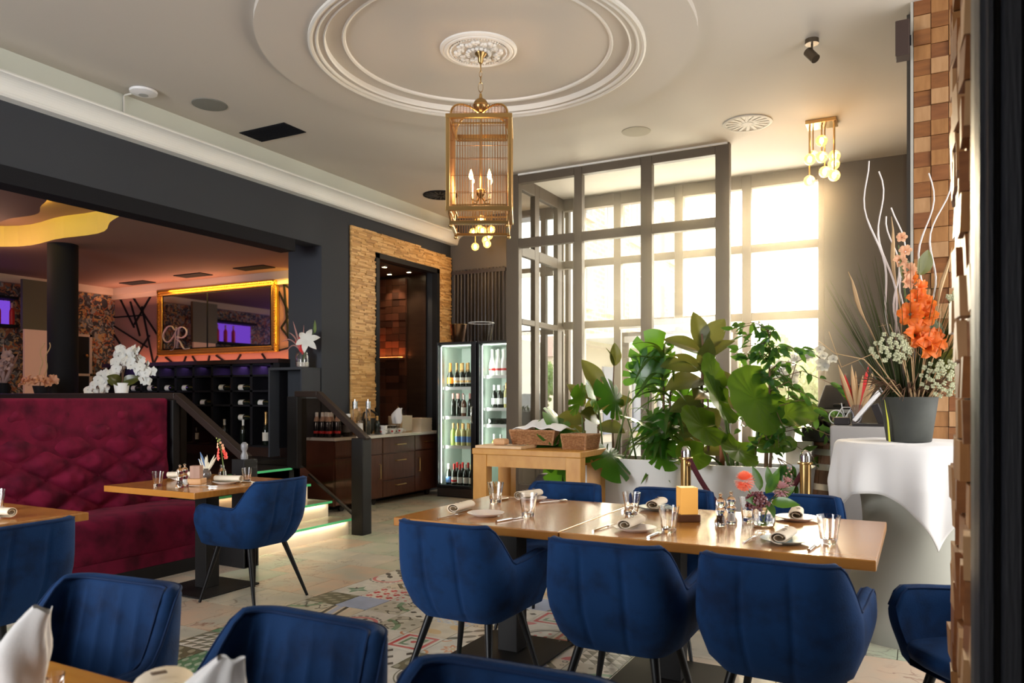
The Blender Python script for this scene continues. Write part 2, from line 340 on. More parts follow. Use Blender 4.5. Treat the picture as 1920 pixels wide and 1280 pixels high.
def stonetiles(x0, x1, y0, y1, w, d, parent, z=0, th=.012, mats=ST, name='tile', wmin=.05, brick=True):
    protos = {}
    nj = int(math.ceil((y1-y0)/d)); cnt = 0
    for j in range(nj):
        off = (w*.5 if j % 2 else 0) if brick else 0
        i = 0; x = x1+off
        while x > x0+.01:
            a = max(x0, x-w); b = min(x1, x); c0 = y0+j*d; c1 = min(y1, y0+(j+1)*d)
            x -= w
            if b-a < wmin: continue
            key = (round(b-a, 3), round(c1-c0, 3), rng.randrange(len(mats)))
            if key in protos: o = protos[key].copy(); C.objects.link(o)
            else: o = MB().box(0, b-a-.004, 0, c1-c0-.004, -th, 0).build(name, mats[key[2]], parent); protos[key] = o
            o.parent = parent; o.location = (a, c0, z); cnt += 1
    return cnt
n1 = stonetiles(-6.28, X0-.004, .9, 9.6, .44, .44, floor)
n2 = stonetiles(X0+9*TP, .9, .9, 6.2, .5, .44, floor)
n3 = stonetiles(X0, .9, 6.44, 9.6, .62, .62, floor)
# upper floor of the bar area and its risers
struct(MB().box(-12.6, -5.76, 4.45, 6.06, 0, .63).box(-12.6, -6.56, 6.06, 8.9, 0, .63).box(-12.6, -5.9, -1, 4.45, 0, .63).build('trim_1', M_['blackmat']))
# ---------------- shell ----------------
ZC = 4.06
struct(MB().box(-6.6, 2.5, -3.2, 10.2, ZC, ZC+.1).build('ceiling', M_['ceil']))
CX, CY = -3.03, 5.15
def ring(r0, r1, z0, z1, n=96): return [(r1, z1), (r1, z0), (r0, z0), (r0, z1)]
def lath(name, prof, m, parent=None, n=96, c=(CX, CY, 0), smooth=30):
    vs = MB(); m_ = len(prof); pts = []
    for r, z in prof:
        for k in range(n): t = 2*PI*k/n; pts.append((c[0]+r*math.cos(t), c[1]+r*math.sin(t), c[2]+z))
    vs.add(pts, [(i*n+k, i*n+(k+1)%n, (i+1)*n+(k+1)%n, (i+1)*n+k) for i in range(m_-1) for k in range(n)])
    return vs.build(name, m, parent, smooth=smooth)
dome = struct(lath('ceiling_1', [(1.66, ZC), (1.66, ZC-.055), (1.285, ZC-.055), (1.28, ZC-.055)], M_['ceil']))
lath('moulding', [(1.285, ZC-.05), (1.285, ZC-.075), (1.27, ZC-.082), (1.255, ZC-.075), (1.25, ZC-.066), (1.235, ZC-.066), (1.225, ZC-.075), (1.215, ZC-.07), (1.21, ZC-.055)], mat('moulding_white', (.70,.67,.62), .6), dome)
lath('recess', [(1.25, ZC-.055), (1.17, ZC-.055), (1.168, ZC-.015), (1.03, ZC-.015), (1.028, ZC+.02-.024), (0.001, ZC-.004)], M_['ceil'], dome)
lath('bead', [(1.175, ZC-.055), (1.165, ZC-.062), (1.158, ZC-.05), (1.158, ZC-.012)], mat('bead_white', (.74,.71,.66), .6), dome)
lath('bead', [(1.04, ZC-.015), (1.03, ZC-.026), (1.015, ZC-.02), (1.01, ZC-.003)], bpy.data.materials['bead_white'], dome)
# plaster ceiling rose
rose = thing('ceiling_rose', 'round white plaster ceiling rose with leaf relief, above the brass lantern', 'ceiling rose', (CX, CY, ZC-.004))
lath('rim', [(.30,0), (.298,-.012), (.28,-.022), (.268,-.018), (.262,-.026), (.245,-.03), (.235,-.02), (.225,-.016), (.10,-.02), (.06,-.035), (.001,-.04)], M_['white'], rose, 64, (0,0,0))
b = MB()
for k in range(16):
    a = 2*PI*k/16; rr = .155 if k % 2 else .13
    for t_ in (-1, 0, 1):
        aa = a+t_*.1; b.sph((rr*math.cos(aa)*(1+.12*abs(t_)), rr*math.sin(aa)*(1+.12*abs(t_)), -.024), .022, 7, 5, (1,1,.7))
    b.sph((.085*math.cos(a), .085*math.sin(a), -.034), .018, 7, 5, (1,1,.8))
for k in range(60):
    a = 2*PI*k/60; b.sph((.218*math.cos(a), .218*math.sin(a), -.022), .009, 5, 4)
stuff(b.build('acanthus_relief', M_['white'], rose, smooth=True))
# left wall: beam over the opening, pillar, wall round the slatted panel
XW = -6.30
struct(MB().box(XW-.22, XW, -3.2, 6.55, 3.16, ZC).box(XW-.22, XW, 6.55, 7.02, 3.16, ZC).box(XW-.53, XW-.0, 7.02, 7.5, 0, ZC).build('wall_left', M_['grey']))
struct(MB().box(XW-.24, XW-.02, 7.5, 9.95, 3.55, ZC)
    .box(XW-.24, XW-.02, 9.53, 9.95, 0, 3.55).box(XW-.24, XW-.02, 7.5, 8.03, 0, 3.55).box(XW-.24, XW-.02, 8.03, 9.53, 3.25, 3.55).box(XW-.24, XW-.02, 8.03, 9.53, 0, .80).build('wall_left_1', M_['grey']))
struct(MB().box(XW-.22, XW+.004, -3.2, 6.58, 3.02, 3.16).build('trim_3', M_['greyd']))
# cornice
def extr(name, prof, y0, y1, m, parent=None):   # profile (x,z) run along y
    n = len(prof); b = MB().add([(x, y0, z) for x, z in prof]+[(x, y1, z) for x, z in prof], [(i, (i+1)%n, n+(i+1)%n, n+i) for i in range(n)]+[tuple(range(n)), tuple(reversed(range(n, 2*n)))])
    return b.build(name, m, parent)
pf = [(XW, 3.66), (XW+.10, 3.66), (XW+.115, 3.675), (XW+.115, 3.69)] + [(XW+.12+.11*(1-math.cos(t*PI/16)), 3.69+.10*math.sin(t*PI/16)) for t in range(9)] + [(XW+.235, 3.80), (XW+.21, 3.805), (XW+.21, 3.82), (XW, 3.82)]
struct(extr('trim_4', pf, -3.2, 9.93, mat('cornice_white', (.80,.80,.77), .5)))
struct(MB().box(XW-.01, XW+.012, -3.2, 9.94, 3.82, ZC).build('trim_5', mat('cove_white', (.66,.69,.63), .6)))
# niche in the slatted wall
nw = mat('niche_veneer', (.03,.018,.014), .35, var=(2,(.045,.028,.020),.3,.7), stretch=(1,1,8))
niche = struct(MB().box(-7.6, XW-.2, 8.03, 8.07, 0, 3.24).box(-7.6, XW-.2, 9.5, 9.54, 0, 3.24).box(-7.6, XW-.2, 8.07, 9.5, 3.2, 3.24).box(-7.64, -7.6, 8.03, 9.54, 0, 3.24).build('wall_niche', nw))
bm_ = [mat('niche_block_'+n, c, .4) for n, c in (('a',(.09,.035,.02)), ('b',(.05,.022,.015)), ('c',(.13,.05,.03)))]
protos = {}
for i in range(6):
    for j in range(21):
        k = rng.randrange(3); y = -7.59+i*.125; z = .95+j*.105
        if k in protos: o = protos[k].copy(); C.objects.link(o)
        else: o = MB().box(0, .121, -.04, 0, 0, .101).build('block', bm_[k], niche); protos[k] = o
        o.parent = niche; o.location = (y, 9.5-rng.uniform(0, .015)+.012, z)
struct(MB().box(XW-.06, XW+.03, 8.03, 8.10, .80, 3.24).box(XW-.06, XW+.03, 9.46, 9.53, .80, 3.24).box(XW-.06, XW+.03, 8.03, 9.53, 3.18, 3.25).build('trim_6', M_['blackmat']))
gl = thing('niche_shelf', 'dark shelf with an orange light strip inside the tall black niche', 'shelf', (-7.22, 9.38, 1.95))
MB().box(-.37, .37, -.10, .07, -.03, 0).build('board', M_['walnut'], gl)
MB().box(-.36, .36, .02, .035, .002, .012).build('light_strip', emis('orange_led', (1,.22,.05), 6), gl)
light('AREA', 'niche_strip_light', (-7.22, 9.36, 2.0), 1.6, (1,.25,.06), target=(-7.22, 9.5, 2.5), shape='RECTANGLE', size=.7, size_y=.03)
for i, (x, y, w) in enumerate(((-6.69, 8.75, 'nearest the slatted wall edge'), (-6.65, 9.28, 'on the right in the niche ceiling'), (-7.02, 9.30, 'on the left in the niche ceiling'))):
    d = thing('downlight', 'small round warm recessed spotlight '+w, 'spotlight', (x, y, 3.2), group='spotlights in the niche ceiling')
    lath('rim', [(.045,-.001), (.045,-.01), (.036,-.01), (.034,0)], M_['steel'], d, 20, (0,0,0)); MB().lathe([(.034,-.006), (.03,-.003)], 16).build('lamp', emis('warm_bulb', (1,.75,.4), 25) if i == 0 else bpy.data.materials['warm_bulb'], d)
    light('SPOT', 'downlight_beam', (x, y, 3.17), 14, (1,.72,.42), target=(x, y, 0), spot_size=1.6, spot_blend=.6, shadow_soft_size=.03)
# slatted wood wall: thin strips, uneven depth, joined in one part
sl = [mat('teak_strip_'+n, c, .55, var=(20, c2, .3, .7, 4), stretch=(1,.2,3)) for n, c, c2 in (('a',(.66,.38,.13),(.56,.29,.085)), ('b',(.78,.50,.21),(.68,.39,.14)), ('c',(.42,.21,.065),(.56,.31,.10)))]
panel = thing('slatted_wood_panel', 'wall panel of many thin golden wooden strips around the black niche', 'wall panel', (XW-.018, 7.55, .88))
b = MB(); z = 0
while z < 2.62:
    h = .0225; y = -rng.uniform(0, .1); ztop = z+.88+h/2
    while y < 2.32:
        L = rng.choice((.07, .1, .13, .16, .2)); a, c = max(0, y), min(2.32, y+L-.002); y += L
        if c-a < .01: continue
        ya, yc = a+7.55, c+7.55
        if ztop < 3.25 and yc > 8.03 and ya < 9.53:
            if ya < 8.03: c = 8.03-7.55
            elif yc > 9.53: a = 9.53-7.55
            else: continue
            if c-a < .01: continue
        if z+.88 > 3.54-(a/2.32)*.08: continue
        b.box(0, rng.uniform(.022, .045), a, c, z, z+h-.0015, rng.choice((0,0,1,1,2)))
    z += h
stuff(b.build('wood_strips', sl, panel))
# back wall behind the refrigerators
struct(MB().box(XW-.02, -5.22, 9.9, 10.1, 0, ZC).build('wall_back', M_['taupe']))
rad = thing('column_radiator', 'tall dark vertical tube radiator on the back wall above the refrigerators', 'radiator', (-5.80, 9.86, 2.0))
for k in range(15):
    o = MB().tube([(-.42+k*.06, 0, 0), (-.42+k*.06, 0, 1.27)], .018, 8).build('tube', mat('radiator_brown', (.035,.026,.024), .4) if k == 0 else bpy.data.materials['radiator_brown'], rad, smooth=True)
MB().box(-.46, .46, -.02, .02, .02, .07).build('header_bar', bpy.data.materials['radiator_brown'], rad); MB().box(-.46, .46, -.02, .02, 1.2, 1.25).build('header_bar', bpy.data.materials['radiator_brown'], rad)
# window wall
def glazing(name, x0, x1, y, d, colsx, rows, z0=0, z1=ZC, ax='x'):
    """frame bars at colsx (pairs) and rows (pairs); one pane per opening"""
    fr = MB(); B = (lambda a, c, zz0, zz1, t=0: fr.box(a, c, y-d/2, y+d/2, zz0, zz1)) if ax == 'x' else (lambda a, c, zz0, zz1, t=0: fr.box(y-d/2, y+d/2, a, c, zz0, zz1))
    for a, c in colsx: B(a, c, z0, z1)
    for a, c in rows:
        for (p, q), (r_, s_) in zip(colsx[:-1], colsx[1:]): B(q, r_, a, c)
    o = struct(fr.build(name, M_['frame'], bevel=.006))
    for (p, q), (r_, s_) in zip(colsx[:-1], colsx[1:]):
        for (a, c), (e, f) in zip(rows[:-1], rows[1:]):
            pm = MB().box(q, r_, y-.003, y+.003, c, e) if ax == 'x' else MB().box(y-.003, y+.003, q, r_, c, e)
            pm.build('pane', M_['pane'], o)
    return o
w4 = glazing('window_4', 0, 0, 9.95, .08, [(-5.24,-5.18),(-4.80,-4.72),(-4.42,-4.36)], [(0,1.0),(2.25,2.32),(3.09,3.22),(3.90,ZC)])
w1 = glazing('window_1', -4.4, -1.05, 9.66, .10, [(-4.42,-4.33), (-4.17,-4.01), (-3.58,-3.48), (-2.76,-2.65), (-1.92,-1.81), (-1.05,-.98)],
    [(0,.35), (2.28,2.38), (3.11,3.21), (3.90,ZC)])
# door inside the glazed wall
dr = struct(MB().box(-3.44,-3.34,9.54,9.62,0,2.2).box(-2.06,-1.96,9.54,9.62,0,2.2).box(-2.78,-2.64,9.54,9.62,0,2.2).box(-3.44,-1.96,9.54,9.62,2.12,2.2).box(-3.34,-2.06,9.54,9.62,0,.3).build('door_1', M_['frame'], bevel=.005))
MB().box(-3.34,-2.78,9.575,9.585,.3,2.12).build('pane', M_['pane'], dr); MB().box(-2.64,-2.06,9.575,9.585,.3,2.12).build('pane', M_['pane'], dr)
MB().box(-3.46,-1.92,9.50,9.55,2.24,2.27).box(-3.38,-2.0,9.47,9.54,2.06,2.14).build('door_closer_rail', mat('silver_rail', (.62,.58,.52), .3, .5), dr)
MB().tube([(-2.84,9.5,.9),(-2.84,9.5,1.5)], .016, 8).tube([(-2.84,9.5,1.0),(-2.84,9.56,1.0)], .01, 6).tube([(-2.84,9.5,1.4),(-2.84,9.56,1.4)], .01, 6).build('handle', M_['steel'], dr)
struct(MB().box(-.98, -.02, 9.61, 9.75, 0, ZC).build('wall_window_side', M_['taupe']))
w2 = glazing('window_2', 0, 0, 8.31, .09, [(-4.47,-4.30), (-3.57,-3.47), (-2.76,-2.63), (-1.93,-1.78)], [(0,.30), (3.17,3.28), (3.95,ZC)])
w3 = glazing('window_3', 0, 0, -4.34, .07, [(8.30,8.37), (8.73,8.86), (9.42,9.56), (9.60,9.64)], [(0,1.0), (2.25,2.32), (3.09,3.22), (3.90,ZC)], ax='y')
struct(MB().box(-4.30,-1.80,8.25,8.36,ZC-.02,ZC+.01).build('trim_7', M_['white']))
struct(MB().box(-.08, .06, 6.12, 9.62, 0, ZC).build('wall_right', M_['taupe']))
struct(MB().box(.06, .9, 6.12, 6.3, 0, ZC).build('wall_right_1', M_['taupe']))
# ---------------- wood-block pillar and block clad wall end ----------------
wb = [mat('block_'+n, c, .42, var=(7, c2, .3, .7, 5), stretch=st) for n, c, c2, st in (('amber',(.25,.095,.025),(.17,.06,.016),(1,1,5)), ('tan',(.37,.175,.06),(.27,.12,.038),(5,1,1)), ('pale',(.44,.25,.12),(.36,.19,.08),(5,1,1)), ('brown',(.17,.058,.017),(.24,.09,.028),(1,1,5)))]
pil = struct(MB().box(-.04, .9, 5.97, 6.12, 0, ZC).build('wall_pillar', M_['blackmat']))
bp = {}
for i in range(4):
    for j in range(39):
        k = (rng.choice((1,2)) if (i+j) % 2 else rng.choice((0,3,0,1)))
        dz = rng.choice((.012, .02, .03))
        if (k, dz) in bp: o = bp[(k, dz)].copy(); C.objects.link(o)
        else: o = MB().box(0, .102, -dz, .02, 0, .101).build('block', wb[k], pil); bp[(k, dz)] = o
        o.parent = pil; o.location = (-.035+i*.105, 5.955, .01+j*.104); o.rotation_euler = (rng.uniform(-.03,.03), 0, rng.uniform(-.05,.05))
struct(MB().box(-.055, -.038, 5.93, 5.97, 0, ZC).build('trim_8', mat('pale_edge_strip', (.42,.40,.36), .5)))
near = struct(MB().box(.118, .9, 1.80, 2.66, 0, ZC).build('wall_end', M_['blackmat']))
bp = {}
for i in range(9):
    for j in range(30):
        k = (rng.choice((1,2,2)) if (i+j) % 2 else rng.choice((0,3,3)))
        dz = rng.choice((.006, .016, .03))
        if (k, dz) in bp: o = bp[(k, dz)].copy(); C.objects.link(o)
        else: o = MB().box(-dz, .02, 0, .088, 0, .093).build('block', wb[k], near); bp[(k, dz)] = o
        o.parent = near; o.location = (.112, 1.88+i*.0885, .1+j*.096); o.rotation_euler = (0, rng.uniform(-.05,.05), rng.uniform(-.10,.10))
# dark moulded door frame right beside the camera
fm = mat('dark_door_frame', (.016,.017,.022), .45, bump=(25,.2), stretch=(8,8,.4))
prof = [(.092,1.70),(.098,1.66),(.106,1.66),(.110,1.64),(.118,1.64),(.122,1.66),(.13,1.66),(.135,1.63),(.16,1.63),(.165,1.65),(.20,1.65),(.205,1.62),(.28,1.62),(.29,1.60),(.9,1.60),(.9,1.82),(.092,1.82)]
struct(MB().prism(prof, 0, ZC).build('door_frame', fm))
# front wall behind the camera (its window lets the daylight in)
struct(MB().box(-6.3,-6.0,-3.2,-3.0,0,ZC).box(-.9,2.5,-3.2,-3.0,0,ZC).box(-3.4,-.9,-3.2,-3.0,0,ZC).box(-6.0,-3.4,-3.2,-3.0,0,.5).box(-6.0,-3.4,-3.2,-3.0,3.5,ZC).build('wall_front', M_['taupe']))
struct(MB().box(2.3,2.5,-3.2,1.7,0,ZC).build('wall_right_2', M_['taupe']))
# ---------------- bar room shell ----------------
ZB = 3.24
def cove(cx, cy, n=72):
    r = []
    for i in range(n):
        a = 2*PI*i/n; c, q = math.cos(a), math.sin(a); k = (abs(c)**2.7+abs(q)**2.7)**(-1/2.7)*(1+.04*math.cos(3*a+.6)+.035*math.cos(9*a+1)); r.append((cx+2.12*k*c, cy+1.5*k*q))
    return r
def frame_with_hole(b, x0, x1, y0, y1, z, loop):
    n = len(loop); cx = sum(p[0] for p in loop)/n; cy = sum(p[1] for p in loop)/n; out = []
    for p in loop:
        dx, dy = p[0]-cx, p[1]-cy; t = min([((x1 if dx > 0 else x0)-cx)/dx if abs(dx) > 1e-6 else 1e9, ((y1 if dy > 0 else y0)-cy)/dy if abs(dy) > 1e-6 else 1e9]); out.append((cx+dx*t, cy+dy*t))
    b.add([(x,y,z) for x,y in loop]+[(x,y,z) for x,y in out], [(i,(i+1)%n,n+(i+1)%n,n+i) for i in range(n)])
    for qx, qy in ((x0,y0),(x1,y0),(x1,y1),(x0,y1)):
        best = min(range(n), key=lambda i: (out[i][0]-qx)**2+(out[i][1]-qy)**2)
        for k in (best, ):
            i0 = (k-1) % n; i1 = (k+1) % n
            b.add([(out[i0][0],out[i0][1],z),(qx,qy,z),(out[k][0],out[k][1],z)], [(0,1,2)]); b.add([(out[k][0],out[k][1],z),(qx,qy,z),(out[i1][0],out[i1][1],z)], [(0,1,2)])
lp = cove(-8.95, 4.05)
b = MB(); frame_with_hole(b, -12.6, XW-.2, -1.2, 8.7, ZB, lp)
bc = struct(b.build('ceiling_bar', M_['barceil']))
n = len(lp)
MB().add([(x,y,ZB) for x,y in lp]+[(x,y,ZB+.26) for x,y in lp], [(i,(i+1)%n,n+(i+1)%n,n+i) for i in range(n)]).build('cove_fascia', mat('cove_yellow_lit', (.62,.50,.16), .6), bc)  # yellow of the LED light on the fascia is put into its colour
MB().add([(x,y,ZB+.26) for x,y in lp], [tuple(range(n))]).build('cove_top', M_['barceil'], bc)
inner = [(-8.95+(x+8.95)*.62, 4.05+(y-4.05)*.62) for x, y in lp]
MB().prism(inner, ZB+.12, ZB+.2).build('floating_panel', mat('floating_panel_paint', (.20,.10,.085), .7), bc)
MB().tube([(x,y,ZB+.215) for x,y in inner]+[(inner[0][0],inner[0][1],ZB+.215)], .012, 5).build('light_strip', emis('yellow_led', (1,.72,.10), 28), bc)
struct(MB().box(-12.6,-6.9,8.6,8.8,.3,ZB+.3).build('wall_bar_back', mat('terracotta_wall', (.34,.17,.13), .6)))
gl_ = bpy.data.objects['wall_bar_back']
for a, c in (((-12.3,3.1),(-11.9,2.55)),((-12.44,2.75),(-11.7,2.75)),((-12.0,3.14),(-11.3,2.4)),((-12.44,2.6),(-11.55,2.2)),((-12.44,2.45),(-11.95,1.95)),((-11.7,2.9),(-11.4,1.9)),((-11.9,2.6),(-11.4,3.14)),((-12.44,2.1),(-11.95,1.95)),((-11.95,1.95),(-11.5,2.4)),((-12.25,1.75),(-11.95,1.95)),((-11.45,1.85),(-11.1,2.3)),((-12.0,3.0),(-11.75,2.4)),
    ((-8.55,2.95),(-8.3,2.55)),((-8.5,2.4),(-8.3,2.62)),((-8.5,2.4),(-8.3,2.2)),((-8.45,3.1),(-8.35,2.2)),((-8.6,2.05),(-8.2,2.12)),((-8.52,3.1),(-8.2,2.9)),
    ((-11.1,2.02),(-10.8,1.85)),((-10.7,1.85),(-10.6,2.02)),((-10.45,2.02),(-10.3,1.85)),((-10.1,1.85),(-10.05,2.02)),((-9.9,2.02),(-9.6,1.86)),((-9.5,1.85),(-9.35,2.02)),((-9.3,1.9),(-8.9,1.88)),((-8.9,2.02),(-8.75,1.85))):
    MB().bar((a[0],8.59,a[1]), (c[0],8.59,c[1]), .022, .03, up=(0,1,0)).build('trim_strip', M_['greyd'], gl_)
struct(MB().box(-12.64,-12.44,2.5,8.6,.3,ZB+.3).build('wall_bar_left', mat('floral_wallpaper', (.08,.055,.04), .7, var=(9,(.42,.20,.08),.45,.62,8))))
# wallpaper blossoms colour
nt = bpy.data.materials['floral_wallpaper'].node_tree; vo = nt.nodes.new('ShaderNodeTexVoronoi'); vo.inputs['Scale'].default_value = 24
r2 = nt.nodes.new('ShaderNodeValToRGB'); r2.color_ramp.interpolation = 'CONSTANT'
for i, (p_, c_) in enumerate(((0,(.03,.03,.04,1)),(.35,(.30,.10,.05,1)),(.55,(.10,.12,.14,1)),(.7,(.45,.28,.12,1)),(.85,(.30,.28,.26,1)))):
    e = r2.color_ramp.elements[i] if i < 2 else r2.color_ramp.elements.new(p_); e.position = p_; e.color = c_
tcn = nt.nodes.new('ShaderNodeTexCoord'); nz = nt.nodes.new('ShaderNodeTexNoise'); nz.inputs['Scale'].default_value = 6; mv = nt.nodes.new('ShaderNodeVectorMath'); mv.operation = 'MULTIPLY_ADD'; mv.inputs[1].default_value = (.35,.35,.35)
nt.links.new(tcn.outputs['Object'], nz.inputs['Vector']); nt.links.new(nz.outputs['Color'], mv.inputs[0]); nt.links.new(tcn.outputs['Object'], mv.inputs[2]); nt.links.new(mv.outputs[0], vo.inputs['Vector'])
sx = nt.nodes.new('ShaderNodeSeparateColor'); nt.links.new(vo.outputs['Color'], sx.inputs[0]); nt.links.new(sx.outputs[0], r2.inputs[0])
nt.links.new(r2.outputs[0], nt.nodes['Principled BSDF'].inputs['Base Color'])
struct(MB().box(-12.44,-6.95,8.50,8.6,3.12,ZB).box(-12.44,-6.95,8.54,8.6,3.05,3.12).box(-12.44,-12.34,2.5,8.5,3.12,ZB).build('trim_9', mat('bar_cornice', (.62,.50,.40), .5)))
struct(MB().box(-12.44,-6.9,8.35,8.6,1.80,1.84).box(-12.44,-6.9,8.4,8.6,.63,1.80).build('trim_10', M_['blackmat']))
struct(MB().box(-12.6,-12.4,-1.2,2.5,.3,ZB+.3).box(-12.6,-6.3,-1.3,-1.2,.3,ZB+.3).build('wall_bar_front', mat('bar_front_paint', (.20,.09,.10), .7)))
MBp = MB().lathe([(.17,0),(.17,2.61)], 28, (-9.36,5.78,.63)); struct(MBp.build('column', M_['greyd'], smooth=40))
light('AREA', 'cornice_led', (-9.3, 8.45, 3.10), 10, (1,.62,.10), target=(-9.3, 8.62, 2.4), shape='RECTANGLE', size=3.2, size_y=.04)
light('AREA', 'cornice_led', (-8.1, 8.45, 2.6), 5, (1,.66,.08), target=(-8.5, 8.6, 2.6), shape='RECTANGLE', size=.05, size_y=1.0)
light('AREA', 'shelf_led', (-9.8, 8.45, 1.87), 9, (1,.36,.22), target=(-9.8, 8.62, 2.5), shape='RECTANGLE', size=4.6, size_y=.04)
light('AREA', 'shelf_led', (-10.8, 8.3, 2.9), 7, (1,.45,.28), target=(-10.8, 8.3, 3.5), shape='RECTANGLE', size=3.0, size_y=.1)
light('POINT', 'bar_purple_lamp', (-12.2, 3.8, 2.6), 22, (.35,.15,1), shadow_soft_size=.2)
light('POINT', 'bar_warm_lamp', (-9.8, 5.2, 3.0), 9, (1,.55,.35), shadow_soft_size=.2)
# ---------------- blue velvet armchair ----------------
def smooth01(t): t = max(0., min(1., t)); return t*t*(3-2*t)
def chair_plan(s):
    """s in [0,1] from left arm front round the back to right arm front; returns x, y, normal"""
    w, bk, fr, r = .275, -.255, .235, .14
    L1 = fr-(bk+r); La = PI*r/2; L2 = 2*(w-r); T = 2*L1+2*La+L2; d = s*T
    if d < L1: return -w, fr-d, -1, 0
    d -= L1
    if d < La: a = PI+d/r; return -w+r+r*math.cos(a), bk+r+r*math.sin(a), math.cos(a), math.sin(a)
    d -= La
    if d < L2: return -w+r+d, bk, 0, -1
    d -= L2
    if d < La: a = 1.5*PI+d/r; return w-r+r*math.cos(a), bk+r+r*math.sin(a), math.cos(a), math.sin(a)
    d -= La
    return w, bk+r+d, 1, 0
def chair_top(s):
    e = abs(s-.5)*2                     # 0 centre back .. 1 arm front
    h = .645 + (.82-.645)*(1-smooth01((e-.36)/.17))
    h += -.008*smooth01((.30-e)/.3)*0
    if e > .93: h -= .07*((e-.93)/.07)**2
    h += .012*smooth01((e-.6)/.3)
    return h
def shell_pt(s, z, off=0.):
    x, y, nx, ny = chair_plan(s); e = abs(s-.5)*2
    t = smooth01((z-.37)/.20); k = .86+.14*t
    x *= k; y = y*k
    lean = max(0, z-.42)/.39*.075*(1-smooth01((e-.30)/.4)); y -= lean
    if z > .62: x *= 1-.06*(z-.62)/.2
    return Vector((x-nx*off, y-ny*off, z))
def chair_shell():
    NS = 150; th = .048; prof = []
    # outer bottom -> top -> over the rim -> inner down
    for i in range(8): prof.append(('o', i/8, 0))
    for i in range(5): prof.append(('r', i/4, 0))
    for i in range(1, 9): prof.append(('i', 1-i/8, 0))
    def P(u, v):
        k, a, _ = prof[int(round(v*(len(prof)-1)))]; top = chair_top(u)-.025; e = abs(u-.5)*2
        if k == 'o':
            z = .375+(top-.375)*a; bow = .006*math.sin(PI*a); off = -bow
            if a == 0: off = .04
            # two vertical stitched seams on the outside of the back
            se = min(abs(u-.44), abs(u-.56)); off += .009*math.exp(-(se/.007)**2)*(a > .05)
            q = shell_pt(u, z, off)
        elif k == 'r':
            ang = PI*a; q = shell_pt(u, top+.025*math.sin(ang), th/2-th/2*math.cos(ang))
        else:
            z = .44+(top-.44)*a; rip = .009*abs(math.sin((u-.5)*PI*19))**.7*(1 if e < .42 else 0)*smooth01((1-a)*5); q = shell_pt(u, z, th+.004-rip)
        return q
    b = MB(); b.grid(P, NS, len(prof)-1)
    # front ends of the arms
    n = len(prof)
    for u in (0, 1):
        pts = [P(u, j/(n-1)) for j in range(n)]; c = sum(pts, Vector())/n; c.y += .012
        k0 = len(b.v); b.v += [tuple(p) for p in pts]+[tuple(c)]
        for j in range(n-1): b.f.append((k0+j, k0+j+1, k0+n) if u else (k0+j+1, k0+j, k0+n)); b.mi.append(0)
        b.f.append((k0+n-1, k0, k0+n) if u else (k0, k0+n-1, k0+n)); b.mi.append(0)
    # underside pan
    k0 = len(b.v); rim = [shell_pt(i/36, .375, .04) for i in range(37)]; b.v += [tuple(p) for p in rim]+[(0,.0,.36)]
    b.f += [(k0+i+1, k0+i, k0+37) for i in range(36)]+[(k0, k0+36, k0+37)]; b.mi += [0]*37
    return b
def chair_piping(side):
    r = []; th_ = .048
    for i in range(61):
        u = i/60; top = chair_top(u)-.025; a = PI*(.18 if side else .82); r.append(shell_pt(u, top+.025*math.sin(a)+.002, th_/2*(1-math.cos(a))))
    return MB().tube(r, .0042, 6)
def cushion(w, d, z0, z1, rad=.06, front=0):
    b = MB(); n = 40; L = [(.0,z0),(.86,z0),(.97,z0+.25*(z1-z0)),(1,z0+.55*(z1-z0)),(.965,z0+.85*(z1-z0)),(.88,z1-.004),(.6,z1),(0.001,z1+.006)]
    def P(u, v):
        k, z = L[int(round(v*(len(L)-1)))]; a = 2*PI*u; c, s = math.cos(a), math.sin(a); p = 4.5
        m = (abs(c)**p+abs(s)**p)**(-1/p); return (w/2*k*m*c, d/2*k*m*s+front, z)
    return b.grid(P, n, len(L)-1, cu=True)
def make_chair(name, label, loc, rz, group):
    t = thing(name, label, 'chair', loc, rz, group)
    chair_shell().build('backrest', M_['velvet'], t, smooth=60)
    chair_piping(0).build('piping', M_['velvetd'], t, smooth=True); chair_piping(1).build('piping', M_['velvetd'], t, smooth=True)
    cushion(.45, .47, .40, .475, front=.02).build('seat', M_['velvet'], t, smooth=70)
    for sx, sy in ((-1,1),(1,1),(-1,-1),(1,-1)):
        MB().tube([(sx*.15, sy*.14, .38), (sx*.235, (.225 if sy > 0 else -.275), 0)], [.019, .0095], 12).build('leg', M_['black'], t, smooth=40)
    return t
GC = 'blue velvet armchairs'
ch = make_chair('armchair', 'blue velvet armchair seen from behind at the left end of the long table', (-1.80, 3.03, 0), 0, GC)
dup(ch, (-1.035, 2.95, 0), 0, 'blue velvet armchair seen from behind, middle of three on the long table near side')
dup(ch, (-.43, 2.93, 0), math.radians(-4), 'darkest blue velvet armchair seen from behind, near the right end of the long table')
dup(ch, (-1.95, 4.13, 0), PI, 'blue velvet armchair at the far side of the long table, closest to the bread table')
dup(ch, (-1.265, 4.12, 0), PI, 'blue velvet armchair across the long table, behind the amber menu block')
dup(ch, (-.60, 4.18, 0), PI, 'blue velvet armchair at the far side of the long table, behind the pink flower posy')
dup(ch, (-3.97, 3.74, 0), PI/2, 'blue velvet armchair in side view, pulled up to the small table with the snapdragon')
dup(ch, (-3.64, 1.90, 0), PI/2+.05, 'blue velvet armchair cut by the left frame edge, its back to the aisle')
dup(ch, (-2.03, 1.17, 0), PI+.10, 'foreground blue velvet armchair with ribbed inner back, nearer the burgundy bench')
dup(ch, (-1.30, 1.14, 0), PI, 'foreground blue velvet armchair with ribbed inner back, between two others at the bottom edge')
